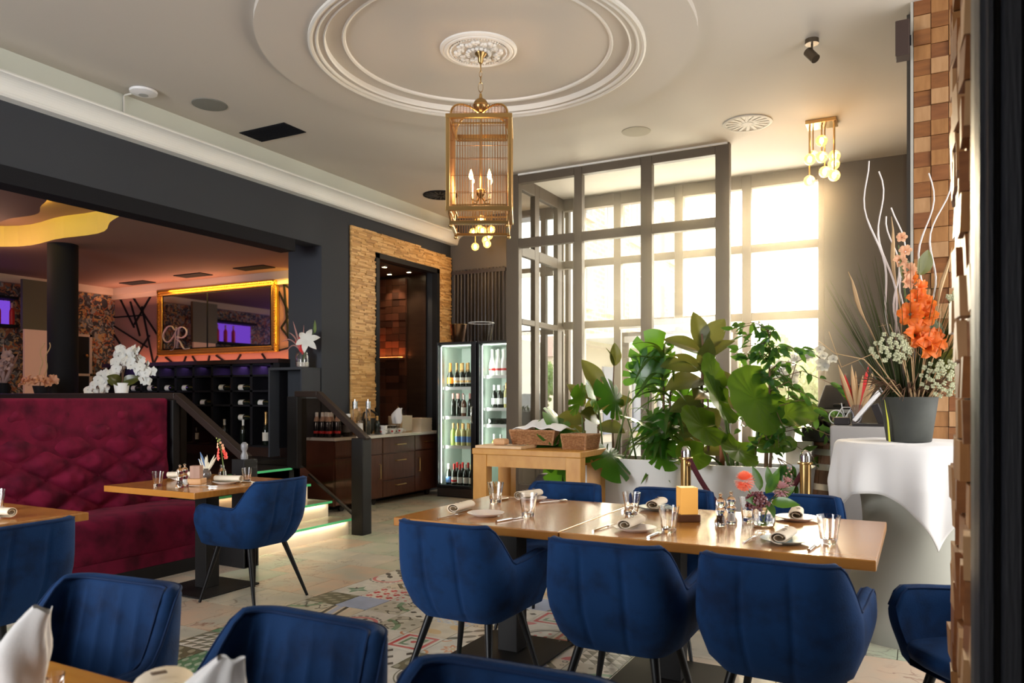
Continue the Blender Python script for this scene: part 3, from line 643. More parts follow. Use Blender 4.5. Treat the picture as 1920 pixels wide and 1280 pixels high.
dup(ch, (-.68, 1.05, 0), PI+.05, 'blue velvet armchair in the foreground with only its top edge showing, under the long table')
dup(ch, (.25, 3.12, 0), math.radians(128), 'very dark blue velvet armchair half hidden by the block clad wall end')
# ---------------- tables ----------------
def pedestal(t, cx, cy, ztop=.71, base=.5, col=.115):
    MB().box(cx-col/2, cx+col/2, cy-col/2, cy+col/2, .012, ztop).build('column', M_['blackmat'], t, bevel=.004)
    MB().box(cx-base/2, cx+base/2, cy-base/2, cy+base/2, 0, .012).build('base_plate', M_['blackmat'], t, bevel=.003)
def table(label, x0, x1, y0, y1, cols, loc, m='oak', group=None):
    t = thing('dining_table', label, 'table', loc, 0, group); X_, Y_ = loc[0], loc[1]
    MB().box(x0-X_, x1-X_, y0-Y_, y1-Y_, .708, .75).build('tabletop', [M_[m]], t, bevel=.005)
    for c in cols: pedestal(t, c[0]-X_, c[1]-Y_)
    return t
GT = 'oak dining tables'
table('square oak table on a black pedestal at the left end of the long row', -2.33, -1.424, 3.12, 4.12, [(-1.92,3.62)], (-1.9,3.62,0), 'oaky', GT)
table('long oak table on black pedestals with pink flowers, right part of the long row', -1.420, -.14, 3.12, 4.12, [(-1.05,3.62)], (-.8,3.62,0), 'oaky', GT)
table('square oak table by the burgundy bench holding a snapdragon in a bottle', -4.92, -4.02, 3.32, 4.22, [(-4.47,3.80)], (-4.47,3.77,0), 'oak', GT)
table('oak table cut by the left frame edge, in front of the burgundy bench', -4.78, -3.84, 1.6, 2.51, [(-4.3,2.05)], (-4.3,2.05,0), 'oak', GT)
table('oak table corner in the bottom left foreground under white napkins', -2.5, -1.05, .28, 1.055, [(-1.8,.7)], (-1.8,.7,0), 'oaky', GT)
# ---------------- burgundy banquette ----------------
bn = thing('banquette', 'long burgundy velvet bench with a tall diamond-tufted back', 'bench', (-5.3, 2.3, 0))
y0, y1 = -2.0, 2.02
def tuft(u, v):
    y = y0+(y1-y0)*u; z = .40+.945*v; q = (y-y0)/.20; w = v*.945/.118
    a = abs(math.sin(PI*(q+w)/2)); c = abs(math.sin(PI*(q-w)/2)); h = (a*c)**.45
    edge = min(1, (1-v)*14, v*20, u*60, (1-u)*60); h = h*edge**.5
    jit = .007*math.sin(y*23+z*11+2*math.sin(z*19))*math.sin(z*31-y*17+math.sin(y*13))+.003*math.sin(y*57+z*40)
    return (-.215-.10*v+.055*h+jit*h, y, z)
bk = MB().grid(tuft, 330, 84).build('backrest', M_['wine'], bn, smooth='all')
MB().box(-.40, -.25, y0, y1, .3, 1.345).build('back_frame', M_['wine'], bn, bevel=.02)
b = MB()
for i in range(22):
    for j in range(9):
        if (i+j) % 2 == 0:
            yy = y0+i*.20; zz = .40+j*.118
            if y0+.05 < yy < y1-.05 and .45 < zz < 1.30: b.sph((-.210-.10*(zz-.40)/.945, yy, zz), .009, 6, 4)
stuff(b.build('tufting_buttons', M_['wine'], bn, smooth=True))
pr = [(-.26,.20),(.27,.20),(.292,.24),(.297,.34),(.295,.42),(.28,.475),(.24,.50),(.1,.508),(-.26,.505)]
n = len(pr)
def run(name, pr, m, sm=60): 
    n = len(pr); return MB().add([(x,y0,z) for x,z in pr]+[(x,y1,z) for x,z in pr], [(i,(i+1)%n,n+(i+1)%n,n+i) for i in range(n)]+[tuple(reversed(range(n))), tuple(range(n,2*n))]).build(name, m, bn, smooth=sm)
run('seat', pr, M_['wine']); MB().box(-.26, .275, y0, y1, .10, .20).build('seat_base', M_['wine'], bn); MB().box(-.26, .28, y0, y1, 0, .10).build('plinth', M_['blackmat'], bn)
# ---------------- stairs ----------------
st = struct(MB().box(-5.9,-4.975,4.52,5.93,0,.135).box(-5.9,-5.235,4.52,5.93,.135,.29).box(-5.9,-5.51,4.52,5.93,.29,.445).box(-5.9,-5.76,4.52,5.93,.445,.60).build('stairs', M_['cream']))
for i, x in enumerate((-4.94,-5.20,-5.48,-5.735)):
    z = .160+i*.155; tr = MB().box(x-.32,x-.006,4.50,5.95,z-.022,z).build('tread', M_['tread'], st)
    MB().box(x-.006,x,4.50,5.95,z-.022,z).build('nosing', M_['greenglass'], tr)
    MB().box(x-.29,x-.006,5.946,5.952,z-.022,z).build('glass_edge', M_['greenglass'], tr)
for i, x in enumerate((-4.94,-5.20,-5.48)): light('AREA', 'step_led', (x-.004,5.22,.135+i*.155), .9, (1,.86,.62), target=(x-.4,5.22,i*.155-.35), shape='RECTANGLE', size=1.35, size_y=.01)
struct(MB().box(-5.9,-4.70,4.36,4.50,0,.16).box(-5.9,-5.1,4.36,4.50,.16,.34).box(-5.9,-5.4,4.36,4.5,.34,.63).build('trim_11', M_['blackmat']))
struct(MB().box(-6.56,-5.76,6.0,6.06,0,.63).build('trim_12', M_['blackmat']))
def railing(name, label, y, path, posts, glass, lowbar):
    t = thing(name, label, 'railing', (path[-1][0], y, 0)); ox = path[-1][0]
    hb = MB()
    for (a, c), (d, e) in zip(path[:-1], path[1:]): hb.bar((a-ox,0,c), (d-ox,0,e), .075, .06, up=(0,0,1))
    hb.build('handrail', mat('dark_walnut_rail', (.020,.011,.008), .5, spec=.25) if 'dark_walnut_rail' not in bpy.data.materials else bpy.data.materials['dark_walnut_rail'], t, bevel=.006)
    for x, z0, z1 in posts: MB().box(x-ox-.07, x-ox+.07, -.07, .07, z0, z1).build('post', M_['blackmat'], t, bevel=.006)
    MB().add([(x-ox,-.006,z) for x,z in glass]+[(x-ox,.006,z) for x,z in glass], [tuple(range(len(glass))), tuple(reversed(range(len(glass), 2*len(glass))))]+[(i,(i+1)%len(glass),len(glass)+(i+1)%len(glass),len(glass)+i) for i in range(len(glass))]).build('glass_panel', M_['smoke'], t)
    if lowbar: MB().bar((lowbar[0]-ox,0,lowbar[1]), (lowbar[2]-ox,0,lowbar[3]), .03, .02).build('lower_rail', M_['black'], t)
    return t
r1 = railing('stair_railing', 'dark wooden stair railing with smoked glass, beside the walnut sideboard', 6.0, [(-5.72,1.385),(-5.42,1.385),(-4.80,.93)], [(-4.87,0,.95),(-5.72,.62,1.36)], [(-5.66,.66),(-5.66,1.34),(-5.42,1.34),(-4.94,.99),(-4.94,.20)], (-5.55,.56,-4.93,.16))
r2_ = railing('stair_railing', 'dark wooden railing running along the bench top and down beside the small table', 4.42, [(-9.5,1.36),(-5.56,1.36),(-4.74,.86)], [(-4.77,0,.86),(-5.60,.62,1.33),(-7.2,.62,1.33)], [(-5.53,.66),(-5.53,1.30),(-4.84,.90),(-4.84,.20)], None)
MB().lathe([(.012,0),(.026,.02),(.028,.06),(.016,.09),(.026,.115),(.026,.15),(.012,.165)], 14, (.0,-.03,.83)).build('post_cap', mat('grey_cap', (.20,.20,.21), .4), r2_, smooth=50)
# ---------------- lantern ----------------
ln = thing('lantern', 'large square brass birdcage lantern hanging on a chain from the ceiling rose', 'lamp', (CX+.02, CY, 2.66), math.radians(27))
h = .232; Z0, Z1 = .10, .79
def frame(b, h, z, w): 
    b.box(-h-w,h+w,-h-w,-h+w,z-w,z+w).box(-h-w,h+w,h-w,h+w,z-w,z+w).box(-h-w,-h+w,-h+w,h-w,z-w,z+w).box(h-w,h+w,-h+w,h-w,z-w,z+w); return b
frame(MB(), h, Z1, .017).build('upper_frame', M_['brass'], ln, bevel=.003)
frame(MB(), h, Z0, .017).build('lower_frame', M_['brass'], ln, bevel=.003)
for sx in (-1,1):
    for sy in (-1,1): MB().box(sx*h-.015,sx*h+.015,sy*h-.015,sy*h+.015,Z0,Z1).build('corner_post', M_['brass'], ln, bevel=.003)
frame(MB(), h-.035, Z1-.04, .006).build('inner_frame', M_['brass'], ln); frame(MB(), h-.035, Z0+.035, .006).build('inner_frame', M_['brass'], ln)
frame(MB(), h-.02, 0.0, .010).build('tray_frame', M_['brassd'], ln)
barm = mat('lantern_bar', (.40,.22,.10), .35, .8)
NB = 21
for side in range(4):
    b = MB(); hb_ = MB(); R = Matrix.Rotation(side*PI/2, 3, 'Z')
    for i in range(NB):
        x = -h+.03+(2*h-.06)*i/(NB-1)
        b.tube([R@Vector((x,-h+.012,0)), R@Vector((x,-h+.012,Z1))], .0019, 4)
    for z in (.22,.35,.48,.61,.72): hb_.tube([R@Vector((-h+.02,-h+.008,z)), R@Vector((h-.02,-h+.008,z))], .0022, 4)
    stuff(b.build('cage_bars', barm, ln)); hb_.build('cross_bars', barm, ln)
    # dome: bars rise, roll over and drop a little to the middle
    d = MB(); hh = h-.02
    for i in range(19):
        x = -hh+2*hh*i/18; pts = []
        for k in range(13):
            a = k/12
            if a < .55: q = a/.55*PI/2; yy = -hh+.11*(1-math.cos(q)); zz = Z1+.03+.10*math.sin(q)
            else: q = (a-.55)/.45; yy = -hh+.11+(hh-.11)*q; zz = Z1+.13-.035*q*q
            lim = abs(yy)
            if abs(x) > lim+1e-6 and a >= 0: 
                xx = math.copysign(lim, x) if abs(x) > lim else x
                pts.append(R@Vector((xx, yy, zz))); break
            pts.append(R@Vector((x, yy, zz)))
        if len(pts) > 1: d.tube([R@Vector((x,-hh,Z1))]+pts, .002, 4)
    stuff(d.build('dome_bars', barm, ln))
    rb = []
    for k in range(13):
        a = k/12
        if a < .55: q = a/.55*PI/2; yy = -hh+.11*(1-math.cos(q)); zz = Z1+.03+.10*math.sin(q)
        else: q = (a-.55)/.45; yy = -hh+.11+(hh-.11)*q; zz = Z1+.13-.035*q*q
        rb.append(R@Vector((yy, yy, zz)))
    MB().tube([R@Vector((-hh,-hh,Z1))]+rb, .008, 6).build('dome_rib', M_['brass'], ln, smooth=True)
MB().tube([(0,0,Z1+.09),(0,0,.15)], .005, 8).build('stem', M_['brassd'], ln)
MB().sph((0,0,Z1+.165), .058, 20, 12).build('ball', M_['brassd'], ln, smooth=True)
MB().lathe([(.06,-.006),(.064,0),(.06,.006)], 20, (0,0,Z1+.165)).cyl((0,0,Z1+.22),(0,0,Z1+.26),.014,.008).build('ball_ring', M_['brass'], ln, smooth=40)
MB().lathe([(.012,0),(.035,.02),(.04,.05),(.03,.065)], 16, (0,0,.24)).build('candle_hub', M_['brassd'], ln, smooth=50)
bulbm = emis('flame_bulb', (1,.50,.18), 22); candm = mat('candle_sleeve', (.75,.62,.45), .5)
for k in range(4):
    a = k*PI/2+PI/4; x, y = .10*math.cos(a), .10*math.sin(a)
    MB().tube([(0,0,.26),(x*.5,y*.5,.205),(x*.9,y*.9,.21),(x,y,.25)], .005, 6).build('arm', M_['brassd'], ln, smooth=True)
    cs = MB().cyl((x,y,.25),(x,y,.36),.011).build('candle', candm, ln, smooth=40)
    MB().lathe([(.006,0),(.016,.02),(.017,.035),(.009,.06),(.002,.082)], 12, (x,y,.36)).build('bulb', bulbm, cs, smooth=True)
for k in range(4):
    a = k*PI/2+PI/4; MB().sph((.30*math.cos(a),.30*math.sin(a),-.022), .016, 10, 8).cyl((.30*math.cos(a),.30*math.sin(a),0),(.30*math.cos(a),.30*math.sin(a),.05),.007).build('foot', M_['brass'], ln, smooth=True)
for sx, sy in ((1,1),(1,-1),(-1,1),(-1,-1)):
    MB().tube([(sx*h,sy*h,Z0),(sx*(h-.02),sy*(h-.02),0)], .006, 6).build('strut', M_['brassd'], ln)
light('POINT', 'lantern_glow', (CX, CY, 3.03), 9, (1,.62,.32), shadow_soft_size=.08)
# chain
b = Z1+.265; top = ZC-2.66-.09; i = 0; z = b
while z < top-.02:
    ln_ = .085 if i in (0,) or z > top-.12 else .055
    MB().torus((0,0,z+ln_/2), ln_/2-.004, .0042, rot=(PI/2, 0, (i % 2)*PI/2), n=14, m=5, sx=.48).build('chain_link', M_['brassd'], ln, smooth=True)
    z += ln_-.012; i += 1
MB().lathe([(.010,-.10),(.02,-.085),(.024,-.05),(.045,-.03),(.05,-.01)], 18, (0,0,ZC-2.66-.02)).build('canopy', M_['brassd'], ln, smooth=40)
# ---------------- globe cluster pendants ----------------
gm = bpy.data.materials.new('crackled_amber_globe'); gm.use_nodes = True; gt = gm.node_tree; gb = gt.nodes['Principled BSDF']
gb.inputs['Base Color'].default_value = (1,.72,.30,1); gb.inputs['Roughness'].default_value = .15; gb.inputs['Transmission Weight'].default_value = .6
gb.inputs['Emission Color'].default_value = (1,.62,.22,1); vv = gt.nodes.new('ShaderNodeTexVoronoi'); vv.inputs['Scale'].default_value = 60; vv.feature = 'DISTANCE_TO_EDGE'
tc_ = gt.nodes.new('ShaderNodeTexCoord'); gt.links.new(tc_.outputs['Object'], vv.inputs['Vector']); X.nt = gt; e_ = X.op('MULTIPLY_ADD', X(vv.outputs['Distance']), 3.0, .18); gt.links.new(e_.k, gb.inputs['Emission Strength'])
core = emis('globe_filament', (1,.74,.42), 25)
def cluster(label, loc, rz=0):
    t = thing('globe_pendant', label, 'lamp', loc, rz, 'amber globe cluster lamps')
    MB().box(-.14,.14,-.11,.11,-.035,0).build('ceiling_plate', M_['brass'], t, bevel=.003)
    for x, y, z in ((.0,-.02,-.19),(-.09,.08,-.30),(0,.0,-.345),(.11,.07,-.33),(-.10,-.08,-.375),(.11,.0,-.43),(.02,.07,-.475),(-.115,.0,-.565),(.12,-.07,-.56)):
        rd = MB().tube([(x,y,-.03),(x,y,z+.055)], .007, 6).build('rod', M_['brass'], t)
        MB().sph((x,y,z), .056, 18, 12).build('globe', gm, rd, smooth=True)
        MB().sph((x,y,z), .014, 8, 6, (1,1,1.6)).build('bulb', core, rd, smooth=True)
    return t
c1_ = cluster('brass ceiling lamp with nine amber glass globes in front of the window wall', (-.85, 8.10, ZC))
dup(c1_, (-5.47, 9.40, ZC), 0, 'brass ceiling lamp with amber glass globes showing below the lantern, above the radiator')
light('POINT', 'globe_glow', (-.85, 8.1, 3.3), 14, (1,.62,.28), shadow_soft_size=.15)
light('POINT', 'globe_glow', (-5.40, 9.3, 3.2), 8, (1,.62,.28), shadow_soft_size=.15)
# ---------------- bottles ----------------
def bottle(name, label, cat_, loc, h=.31, body='bottledk', foil='foilgold', lab='label', kind='wine', group=None, parent=None, rot=None, band=None):
    t = thing(name, label, cat_, loc, 0, group, rot=rot) 
    if kind == 'champ': pr = [(.036,0),(.042,.01),(.043,.12),(.040,.15),(.024,.20),(.016,.235)]; nk = [(.0175,.20+.03),(.0175,.24),(.016,.29),(.018,.30),(.018,.315),(.012,.32)]; fz = .20
    else: pr = [(.034,0),(.0375,.008),(.0375,.17),(.034,.195),(.016,.225),(.0145,.24)]; nk = [(.0155,.225),(.0150,.27),(.0165,.275),(.0165,.30),(.013,.303)]
    k = h/.31
    MB().lathe([(r,z*k) for r, z in pr], 14).build('body', M_[body], t, smooth=50)
    MB().lathe([(r,z*k) for r, z in ([(.026,.19)]+nk if kind == 'champ' else nk)], 12).build('foil', M_[foil], t, smooth=50)
    if lab: MB().lathe([(.0385 if kind != 'champ' else .0435, .045*k),(.0385 if kind != 'champ' else .0438,.125*k)], 14).build('label', M_[lab], t, smooth=50)
    if band: MB().lathe([(.0392 if kind != 'champ' else .0442,.06*k),(.0392 if kind != 'champ' else .0445,.085*k)], 14).build('emblem', M_[band], t, smooth=50)
    return t
# ---------------- refrigerators ----------------
liner = mat('fridge_liner', (.62,.70,.64), .5); gasket = mat('fridge_black', (.012,.012,.014), .35); shelfm = mat('fridge_shelf', (.70,.74,.72), .3)
led = emis('fridge_led', (.90,1,.88), 5)
def fridge(label, x0, shelves, hx):
    w, d, H_ = .62, .62, 2.10; t = thing('bottle_refrigerator', label, 'refrigerator', (x0, 8.80, 0), 0, 'glass-door bottle refrigerators')
    MB().box(0,.03,.03,d,.0,H_).box(w-.03,w,.03,d,.0,H_).box(.03,w-.03,.03,d,H_-.04,H_).box(.03,w-.03,d-.03,d,0,H_-.04).box(.03,w-.03,.04,d-.03,0,.10).build('cabinet', gasket, t)
    MB().box(.03,.034,.06,d-.03,.13,H_-.04).box(w-.034,w-.03,.06,d-.03,.13,H_-.04).box(.034,w-.034,d-.04,d-.03,.13,H_-.04).box(.034,w-.034,.06,d-.04,.10,.135).box(.034,w-.034,.06,d-.04,H_-.05,H_-.04).build('liner', liner, t)
    MB().box(0,.022,-.02,.03,.13,H_).box(w-.075,w,-.02,.03,.13,H_).box(.022,w-.075,-.02,.03,H_-.035,H_).box(.022,w-.075,-.02,.03,.13,.165).build('door_frame', gasket, t, bevel=.004)
    MB().box(.022,w-.075,0,.006,.165,H_-.035).build('door_glass', M_['pane'], t)
    MB().tube([(w-.045,-.02,1.01),(w-.045,-.055,1.03),(w-.045,-.06,1.12),(w-.045,-.055,1.21),(w-.045,-.02,1.23)], .011, 8).build('handle', M_['steel'], t, smooth=True)
    for k in range(5): MB().box(.02,w-.02,-.012,.035,.018+k*.021,.031+k*.021).build('grille_slat', mat('grille_brown', (.06,.045,.04), .4) if 'grille_brown' not in bpy.data.materials else bpy.data.materials['grille_brown'], t)
    MB().box(0,w,.0,.035,0,.125).build('grille_back', gasket, t)
    MB().box(.036,.042,.035,.045,.18,H_-.06).build('light_strip', led, t); MB().box(.05,w-.08,.035,.05,H_-.052,H_-.044).build('light_strip', led, t)
    b = MB()
    for i in range(12):
        for j in range(7): b.box(.30+i*.018,.312+i*.018,d-.045,d-.041,H_-.21+j*.018,H_-.198+j*.018)
    stuff(b.build('vent_holes', gasket, t))
    for z in shelves:
        sh = MB().box(.036,w-.036,.07,d-.05,z-.012,z-.004).build('shelf', shelfm, t); MB().box(.05,w-.04,.06,.072,z-.035,z+.005).build('price_rail', M_['ceramic'], sh)
    light('AREA', 'fridge_light', (x0+.10, 8.86, 1.15), 5, (.90,1,.88), target=(x0+.45, 9.3, 1.15), shape='RECTANGLE', size=.05, size_y=1.8)
    return t
fridge('black glass-door bottle refrigerator beside the walnut sideboard', -5.83, (1.49,1.09,.69), .0)
fridge('black glass-door bottle refrigerator next to the window, partly behind a window post', -5.18, (1.64,1.21,.99,.55), .0)
ORD = ['first', 'second', 'third', 'fourth', 'fifth', 'sixth', 'seventh']
def rows(xs, ys, z, h, name, text, grp, **kw):
    first = None
    for j, y in enumerate(ys):
        for i, x in enumerate(xs):
            L = '%s, %s from left%s' % (text, ORD[i], '' if len(ys) == 1 else (', front row' if j == 0 else ', back row'))
            if first is None: first = bottle(name, L, 'bottle', (x,y,z), h, group=grp, **kw)
            else: dup(first, (x,y,z), rng.uniform(0,.5), L)
FX = -5.83; YA = 8.95
bottle('wine_bottle', 'orange-necked sparkling wine bottle, first on the top shelf of the left refrigerator', 'bottle', (FX+.115,YA,1.495), .32, foil='orange', lab='orange', kind='champ')
rows([FX+.22,FX+.315,FX+.405], [YA, YA+.11], 1.495, .32, 'wine_bottle', 'gold-necked bottle, left refrigerator top shelf', 'gold-foil bottles on the top shelf of the left refrigerator', kind='champ', foil='foilgold', band='foilgold')
rows([FX+.16,FX+.25,FX+.43], [YA, YA+.11], 1.095, .32, 'wine_bottle', 'pink-necked bottle, left refrigerator second shelf', 'pink-foil bottles on the second shelf of the left refrigerator', kind='wine', foil='foilpink', lab=None)
bottle('wine_bottle', 'brown bottle with white label, middle of the second shelf in the left refrigerator', 'bottle', (FX+.335,YA,1.095), .30, body='bottlerose', foil='foilwhite')
bottle('wine_bottle', 'pale bottle with white label, right on the second shelf in the left refrigerator', 'bottle', (FX+.50,YA-.02,1.095), .31, body='bottlecl', foil='foilgold', kind='champ')
rows([FX+.24,FX+.33,FX+.42,FX+.5], [YA, YA+.11], .695, .31, 'wine_bottle', 'blue-labelled bottle, left refrigerator third shelf', 'blue-label bottles on the third shelf of the left refrigerator', body='bottlecl', foil='foilgold', lab='labelbl')
bottle('wine_bottle', 'plain green bottle, first on the third shelf of the left refrigerator', 'bottle', (FX+.15,YA+.02,.695), .31, body='bottlegr', foil='foilgold', lab=None)
for i, (f, l) in enumerate((('foilwhite','labelbl'),('red','label'),('red','ceramic'),('foilwhite','ceramic'),('foilgold','label'))):
    bottle('wine_bottle', 'red wine bottle with %s, bottom front row of left refrigerator' % ('blue label and white neck','red neck and red-marked label','red neck and plain label','white neck and white label','gold neck')[i], 'bottle', (FX+.105+i*.092,YA-.03,.14), .31, foil=f, lab=l, band='red' if i == 1 else None)
rows([FX+.15,FX+.24,FX+.33,FX+.42], [YA+.12], .14, .32, 'wine_bottle', 'dark bottle in the back row at the left refrigerator bottom', 'dark bottles in the back row at the bottom of the left refrigerator', foil='red', lab=None)
GX = -5.18
rows([GX+.13,GX+.225,GX+.31,GX+.40], [YA, YA+.12], 1.645, .34, 'white_bottle', 'white bottle with red swirl, right refrigerator', 'white bottles on the top shelf of the right refrigerator', body='foilwhite', foil='foilwhite', lab='foilwhite', band='red', kind='champ')
rows([GX+.16,GX+.245], [YA, YA+.11], 1.215, .31, 'wine_bottle', 'dark white-capped bottle, right refrigerator second shelf', 'dark bottles on the second shelf of the right refrigerator', foil='foilwhite', lab='ceramic')
bottle('wine_bottle', 'yellow white-wine bottle with gold neck on the second shelf of the right refrigerator', 'bottle', (GX+.345,YA,1.215), .34, body='bottlecl', foil='foilgold', lab='ceramic')
lb = bottle('wine_bottle', 'wine bottle lying on the right refrigerator third shelf, first from left', 'bottle', (GX+.10,8.90,1.035), .31, foil='red', lab=None, group='bottles lying in the right refrigerator', rot=(-PI/2,0,0))
for i in range(1, 4): o = dup(lb, (GX+.10+i*.095,8.90,1.035), label='wine bottle lying on the right refrigerator third shelf, %s from left' % ORD[i]); o.rotation_euler = (-PI/2,0,0)
rows([GX+.16,GX+.26,GX+.36], [YA], .56, .31, 'wine_bottle', 'green bottle on the right refrigerator low shelf', 'green bottles on the low shelf of the right refrigerator', body='bottlegr', foil='foilwhite', lab='ceramic')
# buckets on the refrigerators
bk_ = thing('ice_bucket', 'tapered copper wine bucket on top of the left refrigerator', 'bucket', (-5.60, 8.98, 2.10))
MB().lathe([(.075,0),(.08,.005),(.118,.245),(.122,.25),(.117,.25),(.077,.01),(.001,.01)], 24).build('body', mat('copper', (.42,.25,.16), .25, 1), bk_, smooth=50); MB().torus((0,0,.25), .12, .005, n=28).build('rim', M_['brassd'], bk_, smooth=True)
bk2 = thing('ice_bucket', 'clear fluted plastic bucket on top of the right refrigerator', 'bucket', (-5.25, 9.0, 2.10))
MB().grid(lambda u, v: (lambda r, z: (r*(1+.03*math.cos(2*PI*u*14))*math.cos(2*PI*u), r*(1+.03*math.cos(2*PI*u*14))*math.sin(2*PI*u), z))(.12+.055*v, .26*v), 84, 4, cu=True).build('body', thin_glass('clear_plastic', (.86,.86,.88), .25), bk2, smooth=True)
MB().torus((0,0,.26), .175, .005, n=32).build('rim', M_['ceramic'], bk2, smooth=True)
# ---------------- sideboard and counter ----------------
sb = thing('sideboard', 'dark walnut sideboard with drawers and brass handles along the slatted wall', 'cabinet', (-6.13, 8.05, 0))
ya, yb = 6.88-8.05, 9.12-8.05; xf = .15
MB().box(-.155,xf-.02,7.02-8.05,yb,.085,.845).box(-.38,xf-.02,ya,7.01-8.05,.085,.845).build('body', M_['walnut'], sb)
gap = .006
def front(name, y_0, y_1, z0, z1, hv=None, hh=None):
    f = MB().box(xf-.02,xf,y_0-8.05+gap/2,y_1-8.05-gap/2,z0+gap/2,z1-gap/2).build(name, M_['walnut'], sb, bevel=.002)
    if hh: yc, zc = hh[0]-8.05, hh[1]; MB().tube([(xf,yc-.1,zc),(xf+.03,yc-.1,zc),(xf+.03,yc+.1,zc),(xf,yc+.1,zc)], .006, 6).build('handle', M_['brass'], f)
    if hv: yc, zc = hv[0]-8.05, hv[1]; MB().tube([(xf,yc,zc-.09),(xf+.03,yc,zc-.09),(xf+.03,yc,zc+.09),(xf,yc,zc+.09)], .006, 6).build('handle', M_['brass'], f)
front('drawer', 6.90, 7.78, .64, .845, hh=(7.36,.735)); front('door', 6.90, 7.78, .09, .635, hv=(7.71,.42))
front('drawer', 7.79, 8.48, .64, .845, hh=(8.15,.745)); front('drawer', 7.79, 8.48, .30, .635, hh=(8.15,.54)); front('drawer', 7.79, 8.48, .09, .295, hh=(8.15,.225))
front('drawer', 8.49, 9.10, .64, .845, hh=(8.80,.75)); front('door', 8.49, 9.10, .09, .635, hv=(8.56,.45))
for y in (-.95,-.35,.85): 
    cs = MB().cyl((.04,y,.045),(.075,y,.045),.045,n=16).build('caster', M_['blackplastic'], sb, smooth=40); MB().box(0,.1,y-.05,y+.05,.07,.088).build('bracket', M_['blackplastic'], cs)
ct = tag(MB().box(-6.29,-5.955,7.01,9.15,.846,.882).box(-6.53,-5.955,6.85,7.01,.846,.882).build('countertop', mat('white_stone', (.66,.64,.60), .25, var=(4,(.74,.72,.69),.3,.7)), bevel=.004), 'white stone worktop on the walnut sideboard', 'countertop')
wd = tag(MB().box(-5.86,-5.62,9.02,9.14,.0,.16).build('wooden_block', M_['oakl'], bevel=.01), 'small wooden block on the floor under the sideboard end, by the refrigerator', 'block')
# grey box shelf with vase
gs = thing('shelf_box', 'dark grey open box shelf at the pillar carrying the lily vase', 'shelf', (-6.57, 6.84, .883))
for q in ((-.26,.27,-.15,.16,.79,.82),(-.26,-.235,-.15,.16,-.24,.79),(.245,.27,-.15,.16,.002,.79),(-.235,.245,.14,.16,.0,.79)): MB().box(*q).build('board', M_['grey'], gs, bevel=.002)
vs = thing('flower_vase', 'glass jar of pebbles with a white lily and red plumes on the grey box shelf', 'vase', (-6.43, 6.84, 1.705))
MB().lathe([(.055,0),(.075,.01),(.080,.04),(.08,.13),(.07,.16),(.064,.175),(.067,.18),(.062,.178),(.076,.13),(.074,.012),(.001,.01)], 20).build('jar', M_['glass'], vs, smooth=50)
MB().lathe([(.068,.008),(.073,.02),(.073,.06),(.001,.065)], 16).build('pebbles', mat('white_pebbles', (.66,.60,.52), .8, bump=(90,1)), vs, smooth=40)
def lily(parent, c, R, tilt, m, n=6):
    b = MB()
    for k in range(n):
        a = 2*PI*k/n+.3; w0 = R*.26
        def P(u, v, a=a):
            r = R*u; ww = w0*math.sin(PI*min(1,u*.92+.08))**.8*(v-.5)*2; z = R*.35*u-R*.55*u*u*u; x, y = r*math.cos(a)-ww*math.sin(a), r*math.sin(a)+ww*math.cos(a)
            return (x, y, z+abs(v-.5)*R*.08)
        b.grid(P, 6, 2)
    o = b.build('petals', m, parent, smooth=True); o.location = c; o.rotation_euler = tilt; return o
MB().tube([(0,0,.02),(.02,0,.2),(.10,-.02,.30)], .004, 6).tube([(0,0,.02),(.06,0,.25),(.20,0,.44)], .004, 6).build('stem', M_['stem'], vs, smooth=True)
lily(vs, (.13,-.06,.31), .15, (math.radians(75),0,math.radians(25)), M_['petalw'])
MB().lathe([(.006,0),(.02,.04),(.014,.10),(.002,.15)], 8).build('bud', M_['stem'], vs, smooth=True).location = (.19,0,.40); 
fe = mat('feather_pink', (.42,.22,.20), .9)
def plume(b, p0, p1, r, bend=(0,0,0)):
    m = [(Vector(p0)*(1-t)+Vector(p1)*t+Vector(bend)*math.sin(PI*t)) for t in [i/8 for i in range(9)]]
    b.tube(m, [max(.001, r*math.sin(PI*min(1,.08+.92*(i/8)))**.7) for i in range(9)], 6)
b = MB(); 
for q in (((0,0,.15),(-.05,0,.40),.022),((.01,0,.15),(-.02,0,.36),.022),((0,0,.15),(-.12,0,.33),.014)): plume(b, *q)
b.build('red_plume', M_['red'], vs, smooth=True)
b = MB()
for q in (((0,0,.15),(-.22,0,.42),.010,(0,0,.06)),((0,0,.15),(-.30,-.05,.30),.008,(0,0,.10)),((0,0,.15),(-.27,0,.18),.008,(0,0,.10)),((0,0,.15),(.12,0,.45),.006,(0,0,.05)),((0,0,.15),(-.15,0,.55),.012,(0,0,.0)),((0,0,.15),(.0,.02,.50),.007)): plume(b, *q)
stuff(b.build('dried_feathers', fe, vs, smooth=True))
# things on the worktop
wc = mat('dark_syrup', (.012,.010,.012), .15, spec=.7); wcap = M_['foilwhite']; amb = mat('amber_neck', (.45,.28,.20), .3)
t = thing('syrup_bottle', 'dark white-capped bottle with red label on the worktop, front row, first from left', 'bottle', (-6.46,6.92,.882), 0, 'row of dark white-capped bottles on the worktop')
MB().lathe([(.036,0),(.04,.006),(.04,.17),(.035,.19)], 16).build('body', wc, t, smooth=50); MB().lathe([(.0355,.188),(.03,.215),(.018,.245)], 16).build('neck', amb, t, smooth=50); MB().lathe([(.02,.243),(.019,.29),(.012,.295)], 12).build('cap', wcap, t, smooth=50)
MB().lathe([(.0405,.045),(.0405,.075)], 14).build('label', M_['red'], t, smooth=50)
for i in range(1, 5): dup(t, (-6.46+i*.088, 6.92, .882), label='dark white-capped bottle with red label on the worktop, front row, %s from left' % ORD[i])
